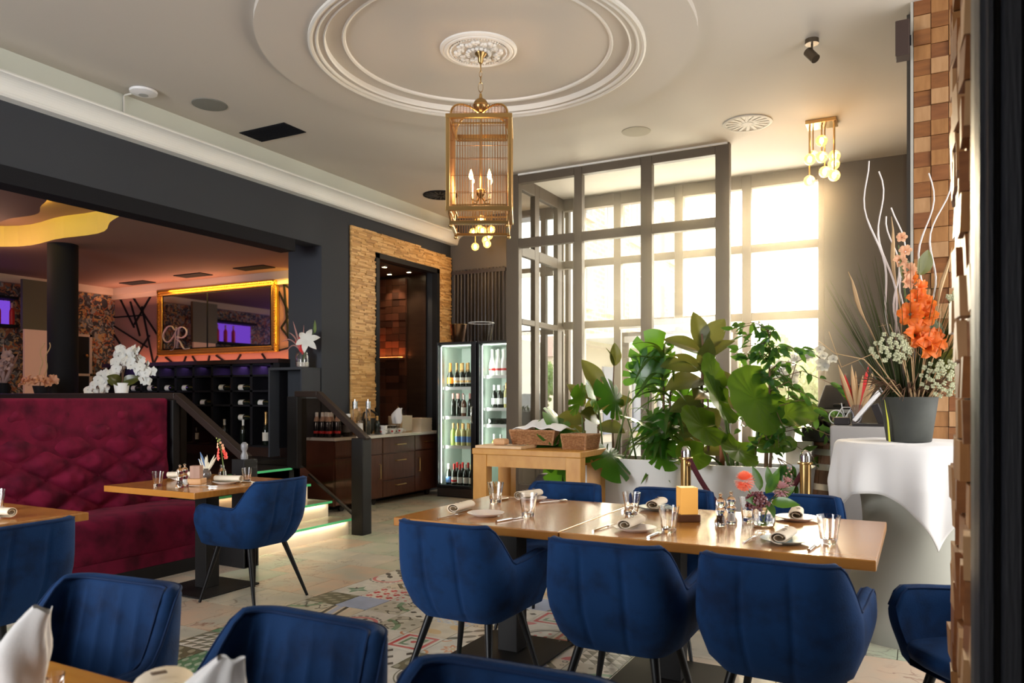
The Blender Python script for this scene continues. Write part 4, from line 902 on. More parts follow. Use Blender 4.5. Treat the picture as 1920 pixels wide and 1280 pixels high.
for i in range(3): dup(t, (-6.24+i*.088, 7.03, .882), label='dark white-capped bottle with red label on the worktop, back row, %s from left' % ORD[i])
tt = thing('sauce_bottle', 'dark bottle with ribbed grey label on the worktop, left of three', 'bottle', (-6.20,7.2,.882), 0, 'ribbed dark bottles on the worktop')
MB().lathe([(.04,0),(.043,.006),(.043,.16),(.03,.20),(.016,.23)], 16).build('body', wc, tt, smooth=50); MB().lathe([(.0435,.05),(.0435,.14)], 16).build('label', mat('grey_label', (.20,.20,.22), .5), tt, smooth=50); MB().lathe([(.018,.225),(.018,.27)], 12).build('cap', wcap, tt, smooth=50)
dup(tt, (-6.09,7.22,.882), label='dark bottle with ribbed grey label on the worktop, front right of three'); dup(tt, (-6.15,7.34,.882), label='dark bottle with ribbed grey label on the worktop, rearmost of three')
for i, (x, y) in enumerate(((-6.23,7.55),(-6.08,7.62))):
    p = thing('pepper_mill', 'tall clear cylinder mill with steel cap, the %s of the two on the worktop' % ('left','right')[i], 'mill', (x,y,.882))
    MB().cyl((0,0,0),(0,0,.33),.030,n=18).build('tube', M_['glass'], p, smooth=40); MB().cyl((0,0,.33),(0,0,.42),.033,n=18).cyl((0,0,.42),(0,0,.445),.008,n=8).build('cap', M_['steel'], p, smooth=40)
p = thing('spirit_bottle', 'clear glass bottle with cork stopper between the two cylinder mills', 'bottle', (-6.12,7.50,.882))
MB().lathe([(.04,0),(.043,.01),(.043,.19),(.03,.23),(.014,.25),(.014,.31)], 18).build('body', thin_glass('clear_bottle', (.8,.82,.85), .25), p, smooth=50); MB().cyl((0,0,.30),(0,0,.345),.018,n=12).build('stopper', mat('cork_stopper', (.60,.34,.18), .6), p)
MB().lathe([(.0435,.04),(.0435,.15)], 18).build('label', M_['foilwhite'], p, smooth=40)
for i, (x, y) in enumerate(((-6.15,7.68),(-6.08,7.80))):
    p = bottle('oil_bottle', 'small dark oil bottle with yellow cap, %s one, beside the glass cups' % ('left','right')[i], 'bottle', (x,y,.882), .24, foil='foilgold', lab=None, group=None)
bg_ = thing('black_bag', 'black handbag shaped tray with a curved handle against the slatted wall', 'bag', (-6.24, 7.86, .882), PI/2)
MB().grid(lambda u, v: ((v**.5)*.14*math.cos(2*PI*u), .03*math.sin(2*PI*u), .20*v), 24, 4, cu=True).build('body', M_['blackplastic'], bg_, smooth=True)
MB().tube([(-.15,0,.18),(-.12,0,.27),(0,0,.31),(.12,0,.26),(.15,0,.18)], .014, 8).build('handle', M_['blackplastic'], bg_, smooth=True)
cupm = M_['ceramic']
def cup(loc, label, grp=None, r=.045):
    t = thing('coffee_cup', label, 'cup', loc, rng.uniform(0,6), grp)
    MB().lathe([(r*.55,0),(r*.6,.006),(r*.95,.035),(r,.065),(r*.95,.065),(r*.86,.03),(.001,.008)], 18).build('bowl', cupm, t, smooth=50); MB().torus((r+.010,0,.035), .018, .004, rot=(PI/2,0,0), n=12).build('handle', cupm, t, smooth=True)
    MB().box(-.012,.012,-r*.99,-r*.97,.025,.045).build('emblem', M_['red'], t); return t
c0 = cup((-6.02,7.86,.882), 'white coffee cup on the worktop, lowest one nearest the stair railing', 'white cups on the worktop')
for x, y, z, L in ((-6.10,7.93,0,'second from the stair railing'),(-6.01,8.02,0,'in front, middle of the row'),(-6.03,8.22,0,'in front, farthest along toward the napkins'),(-6.12,8.08,0,'behind the middle one'),(-6.02,7.86,.045,'stacked on the nearest one'),(-6.16,8.25,0,'at the back, next to the wine glass')): dup(c0, (x,y,.882+z), rng.uniform(0,6), 'white coffee cup on the worktop, '+L)
g0 = thing('tea_glass', 'small clear glass on the worktop, first from the stair railing', 'glass', (-6.16,7.98,.882), 0, 'small glasses on the worktop')
tg = thin_glass('tumbler_glass', (.90,.91,.92), .28)
MB().lathe([(.026,0),(.034,.10),(.033,.10),(.025,.004),(.001,.004)], 14).build('body', tg, g0, smooth=50); MB().torus((0,0,.1),.034,.0015,n=16,m=4).build('rim', M_['ceramic'], g0)
for i, (x, y) in enumerate(((-6.21,8.05),(-6.24,8.10),(-6.10,8.16),(-6.20,8.18),(-6.14,8.30),(-6.22,8.32))): dup(g0, (x,y,.882), label='small clear glass on the worktop, %s from the stair railing' % ORD[i+1])
st_ = thing('napkin_stack', 'tall stack of folded beige napkins in front on the worktop', 'napkins', (-6.10,8.76,.882))
for k in range(22): MB().box(-.12,.12,-.13,.13,k*.0085,k*.0085+.0078).build('napkin', M_['napkin'] if k == 0 else M_['napkin'], st_)
for i, o in enumerate(st_.children): o.location = (rng.uniform(-.003,.003), rng.uniform(-.003,.003), 0)
st2 = thing('cardboard_box', 'open cardboard box of napkins behind the napkin stack, a clear bag on top', 'box', (-6.2,8.42,.882))
MB().box(-.10,.10,-.10,.16,0,.22).build('box', M_['cork'], st2); MB().box(.0,.104,-.06,.165,.02,.225).build('napkins', M_['napkin'], st2)
b = MB()
for k in range(9): plume(b, (rng.uniform(-.05,.06),rng.uniform(-.06,.12),.2), (rng.uniform(-.08,.08),rng.uniform(-.08,.16),rng.uniform(.28,.36)), .02)
stuff(b.build('clear_bag', tg, st2, smooth=True))
wg = thing('wine_glass', 'wine glass holding an upright white napkin, beside the niche edge', 'glass', (-6.03,8.14,.882))
WG = [(.034,0),(.034,.002),(.006,.006),(.004,.10),(.012,.115),(.035,.14),(.040,.18),(.033,.22),(.032,.22),(.039,.18),(.034,.142),(.001,.118)]
MB().lathe(WG, 18).build('body', tg, wg, smooth=50)
def napkin_fold(name, label, loc, s, rz=0, seed=1):
    r = random.Random(seed); t = thing(name, label, 'napkin', loc, rz)
    def P(u, v):
        a = 2*PI*u; rr = s*(.27+.08*math.sin(a*2+seed)+.16*v*(1-v)*2)*(1-.5*max(0,v-.6)/.4)*(1+.12*math.sin(a*5+v*6)); return (rr*math.cos(a)+s*.28*v**3, rr*.55*math.sin(a), s*(v+.03*math.sin(a*3)*v))
    MB().grid(P, 40, 14, cu=True).build('cloth', M_['linen'], t, smooth=True); return t
napkin_fold('napkin', 'white folded napkin standing in the wine glass by the niche', (-6.03,8.14,1.01), .20, 0, 2)
sc = tag(MB().lathe([(.016,0),(.02,.01),(.016,.10),(.014,.14)], 12, (-6.15,9.0,.882)).build('pepper_mill', mat('pale_wood', (.55,.38,.26), .5), smooth=50), 'small pale wooden mill right of the napkin box', 'mill')
# ---------------- bread table ----------------
bt = thing('side_table', 'light wooden serving table with a bread board and baskets by the refrigerators', 'table', (-2.86, 5.86, 0))
MB().box(-.50,.50,-.26,.30,.87,.92).build('tabletop', M_['oakl'], bt, bevel=.006)
for sx in (-.43,.43):
    for sy in (-.20,.24): MB().box(sx-.065,sx+.065,sy-.05,sy+.05,0,.87).build('leg', M_['oakl'], bt, bevel=.004)
MB().box(-.365,.365,-.24,-.21,.77,.87).build('apron', M_['oakl'], bt); MB().box(-.365,.365,.25,.28,.77,.87).build('apron', M_['oakl'], bt)
tag(MB().box(-3.34,-2.90,5.62,5.92,.921,.945).build('cutting_board', mat('board_wood', (.60,.38,.20), .5, var=(10,(.68,.46,.26),.3,.7), stretch=(1,8,1)), bevel=.004), 'thick wooden cutting board at the left end of the serving table', 'cutting board')
br = tag(MB().box(-3.22,-3.10,5.70,5.80,.946,1.0).build('bread', mat('bread_loaf', (.62,.36,.18), .8, bump=(60,.5)), bevel=.02), 'small piece of bread lying on the cutting board', 'bread')
sp0 = thing('spoon', 'metal spoon lying on the cutting board beside the bread', 'cutlery', (-3.0,5.68,.946), .3)
MB().tube([(-.08,0,.004),(0,0,.005),(.05,0,.006)], [.004,.003,.003], 6).build('handle', M_['steel'], sp0); MB().sph((.075,0,.006), .022, 10, 6, (1.3,.8,.25)).build('bowl', M_['steel'], sp0, smooth=True)
def basket(name, label, loc, w, d, h, rz=0):
    t = thing(name, label, 'basket', loc, rz)
    b = MB(); nlv = int(h/.012)
    for k in range(nlv):
        z = .006+k*.012; f = 1+.14*k/nlv; pts = []
        for (x0,y0_,x1,y1_) in ((-1,-1,1,-1),(1,-1,1,1),(1,1,-1,1),(-1,1,-1,-1)):
            for q in range(10): x = (x0+(x1-x0)*q/10)*w/2*f; y = (y0_+(y1_-y0_)*q/10)*d/2*f; s_ = .004*(1 if (q+k) % 2 else -1); pts.append((x+(s_ if x0==x1 else 0), y+(s_ if y0_==y1_ else 0), z))
        pts.append(pts[0]); b.tube(pts, .0062, 4, cap=False)
    stuff(b.build('weave', M_['wicker'], t, smooth=True)); MB().box(-w/2,w/2,-d/2,d/2,0,.01).build('bottom', M_['wicker'], t)
    f = 1.15; MB().tube([(-w/2*f,-d/2*f,h),(w/2*f,-d/2*f,h),(w/2*f,d/2*f,h),(-w/2*f,d/2*f,h),(-w/2*f,-d/2*f,h)], .010, 6).build('rim', M_['wicker'], t)
    for sx in (-1,1):
        for sy in (-1,1): MB().tube([(sx*w/2,sy*d/2,-.0),(sx*w/2*f,sy*d/2*f,h)], .010, 6).build('corner_post', M_['wicker'], t)
    return t
basket('bread_basket', 'large brown wicker bread basket with a white cloth on the serving table', (-2.93,6.00,.946), .36, .24, .12, .06)
basket('bread_basket', 'smaller brown wicker basket at the right end of the serving table', (-2.50,5.93,.921), .20, .22, .12, -.1)
for i, (x, y, L) in enumerate(((-3.02,5.97,'leftmost'),(-2.92,6.03,'middle'),(-2.84,5.96,'rightmost'))):
    tag(MB().sph((0,0,0), .05, 12, 8, (1.3,.8,.7)).build('bread_roll', bpy.data.materials['bread_loaf'], smooth=True), L+' brown bread roll in the large wicker basket under the cloth', 'bread', 'bread rolls in the basket').location = (x,y,1.035)
def clothbump(u, v):
    x, y = (u-.5)*.46, (v-.5)*.32; z = .085*math.exp(-((x/.16)**2+(y/.12)**2))+.012*math.sin(x*40+y*22)*(1-abs(u-.5))-.18*max(0,abs(x)-.20)-.05*abs(y); return (x, y, z)
tag(MB().grid(clothbump, 30, 20).build('bread_cloth', M_['linen'], smooth=True, solid=.004), 'white cloth laid over the rolls in the large bread basket', 'cloth').location = (-2.88,6.02,1.085)
bn_ = thing('waste_bin', 'grey plastic bin with dark rounded lid under the serving table', 'bin', (-2.9,6.35,0))
MB().prism([(-.20,-.15),(.20,-.15),(.20,.15),(-.20,.15)], 0, .55).build('body', mat('grey_plastic', (.22,.22,.24), .45), bn_, bevel=.02)
MB().add([(-.21,-.16,.55),(.21,-.16,.55),(.21,.16,.55),(-.21,.16,.55),(-.15,-.10,.66),(.15,-.10,.66),(.15,.10,.66),(-.15,.10,.66)], [(4,5,6,7),(0,1,5,4),(1,2,6,5),(2,3,7,6),(3,0,4,7),(3,2,1,0)]).build('lid', mat('dark_lid', (.05,.05,.055), .4), bn_, bevel=.015)
# ---------------- stanchions ----------------
def stanchion(label, loc):
    t = thing('rope_stanchion', label, 'stanchion', loc, 0, 'rope stanchions by the planters')
    MB().lathe([(.17,0),(.17,.012),(.12,.03),(.035,.045)], 28).build('base', M_['brass'], t, smooth=40)
    MB().cyl((0,0,.04),(0,0,.89),.038,n=24).build('post', M_['brass'], t, smooth=40)
    MB().lathe([(.040,.885),(.052,.89),(.052,.90),(.040,.905)], 24).build('rope_ring', M_['brass'], t, smooth=40)
    MB().lathe([(.038,.90),(.038,.945),(.030,.972),(.016,.984),(.001,.986)], 24).build('finial', M_['steel'], t, smooth=50)
    return t
stanchion('polished brass rope post in front of the planters, left of two', (-1.55,5.70,0)); stanchion('polished brass rope post in front of the planters, right of two, beside the barrel', (-.70,5.66,0))
rp = thing('barrier_rope', 'dark red velvet rope hanging between the two brass posts', 'rope', (-1.1,5.68,.0))
pts = [(-.41+.82*i/20, -.02, .89-.42*(1-((i/10)-1)**2)) for i in range(21)]
MB().tube(pts, .019, 10).build('rope', mat('rope_velvet', (.07,.006,.012), .85, bump=(200,.3)), rp, smooth=True)
for q in (pts[0], pts[-1]): MB().sph((q[0],q[1],q[2]-.03), .024, 10, 8).build('end_hook', M_['brass'], rp, smooth=True)
# ---------------- barrel and till ----------------
ba = thing('wine_barrel', 'old dark wooden barrel with steel hoops behind the right brass post', 'barrel', (-.50,6.95,0))
R_ = lambda z: .30+.06*math.sin(PI*z/.96)
wm = mat('barrel_stave', (.09,.038,.02), .55, var=(6,(.15,.07,.035),.3,.7,6), stretch=(6,6,1))
for k in range(22):
    a0, a1 = 2*PI*k/22+.008, 2*PI*(k+1)/22-.008; vv_ = []; ff = []
    for j in range(9):
        z = .96*j/8; r = R_(z)
        for a, dr_ in ((a0,0),(a1,0),(a1,-.025),(a0,-.025)): vv_.append(((r+dr_)*math.cos(a), (r+dr_)*math.sin(a), z))
    for j in range(8):
        for q in range(4): ff.append((j*4+q, j*4+(q+1)%4, j*4+4+(q+1)%4, j*4+4+q))
    ff += [(3,2,1,0),(32,33,34,35)]
    MB().add(vv_, ff).build('stave', wm, ba)
for z in (.02,.20,.36,.60,.76,.88):
    MB().lathe([(R_(z)+.002,z),(R_(z)+.006,z),(R_(z+.05)+.006,z+.05),(R_(z+.05)+.002,z+.05)], 44).build('hoop', mat('barrel_hoop', (.42,.40,.38), .4, .9) if 'barrel_hoop' not in bpy.data.materials else bpy.data.materials['barrel_hoop'], ba, smooth=40)
MB().cyl((0,0,.93),(0,0,.95),.285,n=32).build('head', wm, ba)
MB().cyl((0,0,.96),(0,0,.985),.33,n=36).build('top_board', wm, ba)
ti = thing('till', 'black point-of-sale till with tilted screen standing on the barrel', 'till', (-.60,6.85,.985), math.radians(-20))
MB().box(-.22,.22,-.18,.18,0,.12).build('cash_drawer', M_['blackplastic'], ti, bevel=.01)
MB().obox((.02,.02,.21), (.09,.06,.22), (.2,0,0)).build('stand', M_['blackplastic'], ti, bevel=.01)
MB().obox((.03,.06,.36), (.38,.04,.26), (math.radians(-38),0,0)).build('screen', M_['blackplastic'], ti, bevel=.008)
MB().obox((.03,.045,.35), (.40,.02,.28), (math.radians(-38),0,0)).build('screen_back', mat('silver_plastic', (.45,.45,.45), .35), ti, bevel=.008)
MB().obox((-.14,-.02,.18), (.16,.12,.10), (-.5,0,0)).build('printer', M_['blackplastic'], ti, bevel=.012)
# ---------------- planters and plants ----------------
def planter(label, loc, w, d, h, rz=0):
    t = thing('planter', label, 'planter', loc, rz)
    def P(u, v):
        k = [0,.02,1,1,.985,.97][int(round(v*5))]; z = [0,.015,h-.0,h+.0,h,h-.06][int(round(v*5))]; inset = [.10,.085,.0,.0,.03,.03][int(round(v*5))]
        a = 2*PI*u; c, s = math.cos(a), math.sin(a); p = 5; m = (abs(c)**p+abs(s)**p)**(-1/p); return ((w/2-inset)*m*c, (d/2-inset*.7)*m*s, z)
    MB().grid(P, 64, 5, cu=True).build('pot', M_['planter'], t, smooth=40)
    MB().grid(lambda u, v: ((w/2-.04)*v*math.cos(2*PI*u)*(abs(math.cos(2*PI*u))**5+abs(math.sin(2*PI*u))**5)**(-.2), (d/2-.035)*v*math.sin(2*PI*u)*(abs(math.cos(2*PI*u))**5+abs(math.sin(2*PI*u))**5)**(-.2), h-.045+.012*math.sin(u*40+v*9)), 32, 5, cu=True).build('soil', M_['soil'], t, smooth=True)
    return t
planter('long white planter behind the far chairs, left one', (-2.27,6.38,0), 1.02, .42, .83)
planter('long white planter between the two brass posts, right one', (-1.22,6.36,0), 1.0, .42, .81)
LM = {'mon': leafmat('monstera_leaf', (.012,.070,.010), (.03,.13,.014), .28, .36, (.20,.46,.02)), 'rub': leafmat('rubber_leaf', (.035,.060,.014), (.075,.095,.024), .25, .28, (.36,.34,.06)),
      'fic': leafmat('ficus_leaf', (.012,.060,.012), (.035,.12,.022), .28, .32, (.20,.42,.04)), 'dra': leafmat('dracaena_leaf', (.018,.062,.010), (.05,.11,.018), .32, .36, (.26,.44,.04)), 'alo': leafmat('elephant_ear_leaf', (.025,.085,.010), (.06,.14,.014), .32, .42, (.30,.50,.03))}
def leaf_mesh(kind):
    b = MB()
    if kind == 'rub':
        def P(u, v): w = .34*math.sin(PI*min(1, u*.97+.03))**.75*(1-.25*u); x = (v-.5)*2*w; return (x, u, -.25*u*u+abs(x)*.22)
        b.grid(P, 12, 6); nm, m = 'leaf', LM['rub']
    elif kind == 'fic':
        def P(u, v): w = .24*math.sin(PI*min(1,u))**.8*(1-.3*u); x = (v-.5)*2*w; return (x, u, -.35*u*u+abs(x)*.3+.02*math.sin(u*9))
        b.grid(P, 6, 2); nm, m = 'leaf', LM['fic']
    elif kind == 'dra':
        def P(u, v): w = .062*math.sin(PI*min(1,u*.93+.07))**.6; x = (v-.5)*2*w; return (x, u*(1-.1*u), .42*u-.95*u*u+abs(x)*.5)
        b.grid(P, 10, 2); nm, m = 'leaf', LM['dra']
    elif kind == 'alo':
        def P(u, v):
            a = (v-.5)*2*PI; r = u*(.55+.07*math.cos(a)+.10*math.cos(2*a)-.22*math.exp(-((abs(a)-PI)/.30)**2)); return (r*math.sin(a), .42+r*math.cos(a)*.95, .13*r*r*2-.3*r*math.cos(a)*r+.02*math.cos(a*12)*u)
        b.grid(P, 5, 36); nm, m = 'leaf', LM['alo']
    else:   # monstera: deep cut lobes
        n = 84; pts = []
        for i in range(n+1):
            a = -PI+2*PI*i/n; aa = abs(a); r = .50+.08*math.cos(a)+.05*math.cos(2*a)-.30*math.exp(-((aa-PI)/.25)**2)
            if .35 < aa < 2.75: r *= 1-.62*max(0, math.cos(aa*13))**7
            pts.append((r*math.sin(a), .40+r*math.cos(a)))
        def Z(x, y): return -.35*x*x-.25*(y-.4)**2+.05*abs(x)
        c = (0,.36)
        b.v = [(c[0],c[1],Z(*c)+.02)]
        for k in (.5,1):
            for x, y in pts: xx, yy = c[0]+(x-c[0])*k, c[1]+(y-c[1])*k; b.v.append((xx,yy,Z(xx,yy)))
        for i in range(n): b.f.append((0,1+i,2+i)); b.f.append((1+i, n+2+i, n+3+i, 2+i))
        b.mi = [0]*len(b.f); nm, m = 'leaf', LM['mon']
    # pale midrib
    o = b.build(nm, m, None, smooth='all'); me = o.data; bpy.data.objects.remove(o); return me
LME = {k: leaf_mesh(k) for k in ('rub','fic','dra','alo','mon')}
prng = random.Random(5)
RT, FW = Vector((math.cos(math.radians(27.97)), math.sin(math.radians(27.97)), 0)), Vector((-math.sin(math.radians(27.97)), math.cos(math.radians(27.97)), 0))
def leaf(plant, kind, base, direc, size, roll=0., face=.75):
    """blade normal leans between straight up (face 0) and the dining room (face 1)"""
    o = bpy.data.objects.new('leaf', LME[kind]); C.objects.link(o); o.parent = plant
    d = Vector(direc).normalized(); n = (FW*-face+Vector((0,0,1))*(1-face)+RT*.15).normalized(); x = d.cross(n)
    if x.length < .15: x = d.cross(Vector((.3,.2,1)))
    x.normalize(); z = x.cross(d); q = Matrix((x, d, z)).transposed() @ Matrix.Rotation(roll, 3, 'Y')
    o.matrix_local = Matrix.Translation(Vector(base)) @ q.to_4x4() @ Matrix.Diagonal((size,size,size,1)); return o
def stemmesh(plant, pts, r0, r1, m='bark', name='stem'):
    n = len(pts); return MB().tube(pts, [r0+(r1-r0)*i/(n-1) for i in range(n)], 7).build(name, M_[m], plant, smooth=True)
def D(r, u, f=0.): return RT*r+Vector((0,0,u))-FW*f          # right / up / towards the room
# rubber plant, tall one in the middle
p = thing('rubber_plant', 'tall rubber plant with big olive leaves, centre of the right planter against the window', 'plant', (-1.60,6.38,.76))
stemmesh(p, [(0,0,0),(.01,0,.35),(0,.0,.7),(.01,0,1.0),(0,0,1.12)], .016,.008); stemmesh(p, [(.05,.0,0),(.06,0,.4),(.04,0,.75)], .012,.006)
for bz, r, u, f, s, ro in ((1.0,-.12,1,.1,.31,.1),(.98,.55,.9,.1,.33,-.4),(.96,-1,.55,.3,.34,.5),(.9,.75,.75,.5,.30,-1.0),(.85,.15,.9,.9,.26,-.2),(.85,-1,.15,.4,.36,.4),(.80,.45,.85,-.3,.28,-1.2),(.74,-1,-.05,.7,.38,.6),(.72,1,.15,.5,.30,-.5),(.66,-.3,-.1,1,.30,.2),(.62,1,-.25,.6,.32,-.6),(.55,-1,-.1,.5,.30,.4),(.5,.2,-.3,1,.30,.2),(.42,-1,.10,.2,.28,.3),(.35,-1,-.2,.8,.27,.5),(.25,-.9,-.1,.8,.26,.3),(.12,-.8,-.0,.7,.24,.5),(.15,.9,.1,.6,.22,-.4),(.70,1,.5,-.2,.3,-.4)):
    leaf(p, 'rub', (0,0,bz), D(r,u,f), s, ro)
# variegated rubber plant at the left
monstera('dark green monstera leaves at the far left edge of the planter, over the serving table', (-2.62,6.34,.79), [(-.2,.30,-.4,.1,.9,.32,.2),(-.5,.14,-.9,-.3,.8,.34,.3),(-.1,.42,.2,.5,.8,.30,-.2),(-.6,.0,-.5,-.9,.6,.26,.1),(.3,.10,.4,-.5,.9,.32,-.3)]) if False else None
p = thing('rubber_plant', 'rubber plant with pale-edged leaves at the left end of the left planter', 'plant', (-2.52,6.38,.78))
stemmesh(p, [(0,0,0),(.0,0,.4),(.03,0,.75)], .012,.006); stemmesh(p, [(-.13,0,0),(-.14,0,.35),(-.12,0,.5)], .010,.005); stemmesh(p, [(.14,0,0),(.13,0,.5),(.15,0,.9)], .010,.005)
for bx, bz, r, u, f, s, ro in ((.03,.62,-.45,1,.1,.30,.2),(.03,.55,-.9,.5,.4,.26,.4),(.02,.48,.9,.4,.5,.26,-.4),(-.13,.50,-.5,.8,.6,.24,.3),(-.13,.45,.6,.4,.9,.24,-.2),(-.13,.38,-1,.1,.6,.26,.3),(0,.38,-.5,.3,1,.26,.2),(0,.32,.7,.0,.9,.26,-.3),(-.13,.28,-.9,-.2,.7,.26,.4),(-.13,.2,-.2,-.2,1,.24,.1),(.15,.85,.1,1,.2,.18,.2),(.15,.85,-.2,1,-.1,.16,1.2)):
    leaf(p, 'rub', (bx,0,bz), D(r,u,f), s*1.1, ro)
def monstera(label, loc, spec):
    p = thing('monstera', label, 'plant', loc)
    for bx, h, r, u, f, s, ro in spec:
        tip = Vector((bx,0,0))*.3+D(r*.18, h, f*.10)
        st_ = stemmesh(p, [(bx*.3,0,0), tuple(Vector((bx*.3,0,0))*.5+tip*.5+Vector((0,0,.06))), tuple(tip)], .009,.005,'stem')
        leaf(p, 'mon', tip, D(r,u,f), s, ro)
    return p
monstera('large split-leaf monstera in the left planter, lowest leaves hanging over its rim', (-2.38,6.30,.79), [(-.3,.22,-.5,-.35,.8,.36,.2),(-.1,.16,.0,-.55,.8,.44,-.2),(.2,.62,.6,.75,.35,.42,-.3),(.1,.40,.5,-.2,.9,.34,-.9),(-.5,.30,-1,-.1,.6,.36,.4),(-.4,.12,-1,-.5,.5,.34,.3),(-.7,.15,-1,-.6,.3,.30,.1),(.4,.34,.7,.2,.6,.38,-.5),(-.2,.5,-.3,.4,.8,.32,.4),(.5,.22,.8,-.3,.7,.34,-.3),(-.6,.0,-1,-.75,.4,.28,.4),(-1.0,.18,-.9,-.2,.8,.34,.3),(-1.1,.32,-.6,.3,.9,.30,.3),(-.8,.45,-.2,.6,.8,.30,.1),(.9,.14,.5,-.6,.9,.30,-.2)])
monstera('bright backlit monstera in the left planter, beside the pale-edged rubber plant', (-2.16,6.45,.79), [(.2,.66,.1,.9,.2,.48,.1),(-.1,.45,-.6,.5,.5,.40,.3),(.3,.5,.9,.3,.4,.36,-.3),(.1,.25,.3,.1,1,.34,.1)])
# dracaena
def dracaena(label, loc, heads, seed):
    r = random.Random(seed); p = thing('dracaena', label, 'plant', loc)
    for hx, hz in heads:
        stemmesh(p, [(hx*.4,0,0),(hx*.8,.0,hz*.5),(hx,0,hz)], .013,.008)
        for k in range(26):
            a = r.uniform(0,2*PI); u = r.uniform(-.15,1.2)
            leaf(p, 'dra', (hx,0,hz-.42*(k/26)*(hz > .35)), (math.cos(a),math.sin(a),u), r.uniform(.26,.40), r.uniform(-.4,.4), .1)
    return p
dracaena('dracaena with narrow arching leaves between the monstera and the tall rubber plant', (-1.92,6.36,.78), [(.0,.98),(.06,.62),(-.09,.38),(.02,.22)], 3)
dracaena('small dracaena showing behind the tall rubber plant, right end of the left planter', (-1.80,6.50,.78), [(-.02,.42)], 8)
# big heart-leaved plant
p = thing('elephant_ear', 'broad heart-leaved plant in the right planter glowing against the window', 'plant', (-1.30,6.34,.76))
for bx, h, r, u, f, s, ro in ((.42,.66,-.55,-.35,.9,.60,-.1),(-.1,.52,-.5,.25,.9,.46,.2),(-.2,.34,-.7,.1,.8,.42,.3),(.0,.22,-.2,-.35,1,.34,.1),(.1,.26,.6,-.2,.9,.32,-.3),(-.15,.64,-.5,.6,.6,.36,.3),(.2,.46,.9,.0,.6,.36,-.5),(-.3,.14,-.9,-.1,.7,.28,.2)):
    tip = D(r*.12+bx*.6, h, f*.06); stemmesh(p, [(bx*.3,0,0),tuple(tip*.55+Vector((bx*.12,0,.02))),tuple(tip)], .013,.006,'stem'); leaf(p, 'alo', tip, D(r,u,f), s, ro)
MB().tube([(-.12,-.02,0),(-.12,-.02,.24)], .022, 8).build('stem', mat('reddish_stem', (.30,.10,.04), .5), p, smooth=True)
# weeping fig
p = thing('weeping_fig', 'weeping fig with many small leaves at the right end of the right planter', 'plant', (-1.05,6.34,.76))
stemmesh(p, [(-.03,0,0),(-.02,0,.3),(.0,0,.7),(-.01,0,1.18)], .018,.004); stemmesh(p, [(0,0,0),(.02,0,.3),(.0,.02,.7)], .014,.005)
r = random.Random(4); nl = 0
for k in range(40):
    z0 = r.uniform(.15,1.12); a = r.uniform(0,2*PI); L = (.22 if z0 > .8 else .36)*r.uniform(.7,1.15); side = Vector((math.cos(a),math.sin(a)*.7,0))
    if z0 < .8: side += RT*.45
    tip = Vector((0,0,z0))+side*L+Vector((0,0,.05 if z0 > .8 else -.05)); mid = Vector((0,0,z0))+side*L*.5+Vector((0,0,.07))
    pts = [Vector((0,0,z0)), mid, tip, tip+side*.04-Vector((0,0,.10 if z0 < .8 else .02))]
    stemmesh(p, pts, .004,.0015,'bark','branch')
    for j in range(7 if z0 > .8 else 11):
        q = j/(6 if z0 > .8 else 10)*3; i0 = min(2,int(q)); t_ = q-i0; c = pts[i0]*(1-t_)+pts[i0+1]*t_; aa = r.uniform(0,2*PI)
        leaf(p, 'fic', c, (math.cos(aa)*.7+side.x*.5, math.sin(aa)*.7+side.y*.5, r.uniform(-.7,.35)), r.uniform(.085,.125), r.uniform(-.8,.8), r.uniform(.1,1)); nl += 1
for k in range(3):
    pts = [Vector((.08,-.12,.12)), Vector((.12+.04*k,-.24,.08)), Vector((.13+.05*k,-.27,-.06))]; stemmesh(p, pts, .004,.002,'bark','branch')
    for j in range(6): c = pts[1]*(1-j/5)+pts[2]*(j/5); leaf(p, 'fic', c, (r.uniform(-.5,.5),r.uniform(-.8,0),-1), r.uniform(.09,.12), r.uniform(-.6,.6))
# orchids
def orchid_flower_mesh():
    b = MB()
    for k in range(5):
        a = PI/2+2*PI*k/5; w0 = .30 if k in (1,4) else .20
        def P(u, v, a=a, w0=w0): w = w0*math.sin(PI*min(1,u*.86+.12))**.7; x = (v-.5)*2*w; rr = .5*u; return (rr*math.cos(a)-x*math.sin(a), rr*math.sin(a)+x*math.cos(a), .10*u-.16*u*u+(.01*k))
        b.grid(P, 4, 3)
    b.sph((0,-.04,.06), .08, 6, 4); o = b.build('blossom', M_['petalw'], None, smooth='all'); me = o.data; bpy.data.objects.remove(o); return me
OM = orchid_flower_mesh()
def orchid(name, label, loc, stems, fs, seed, face):
    r = random.Random(seed); t = thing(name, label, 'flowers', loc)
    MB().lathe([(.06,0),(.08,.14),(.075,.14),(.055,.01),(.001,.01)], 18).build('pot', M_['ceramic'], t, smooth=50)
    for k in range(4): a = k*PI/2+.4; leaf(t, 'rub', (0,0,.14), (math.cos(a),math.sin(a),.35), .20, 0)
    for pts, nf in stems:
        pts = [Vector(q) for q in pts]; MB().tube(pts, .004, 6).build('stem', M_['bark'], t, smooth=True)
        for i in range(nf):
            q = (len(pts)-1)*(.42+.58*i/(nf-1)); i0 = min(len(pts)-2,int(q)); c = pts[i0].lerp(pts[i0+1], q-i0)
            o = bpy.data.objects.new('blossom', OM); C.objects.link(o); o.parent = t
            d = (Vector(face)+Vector((r.uniform(-.7,.7),r.uniform(-.5,.5),r.uniform(-.4,.4)))).normalized()
            o.matrix_local = Matrix.Translation(c+Vector((r.uniform(-1,1),r.uniform(-1,1),r.uniform(-1,1)))*fs*.5) @ d.to_track_quat('Z','Y').to_matrix().to_4x4() @ Matrix.Diagonal((fs,fs,fs,1))
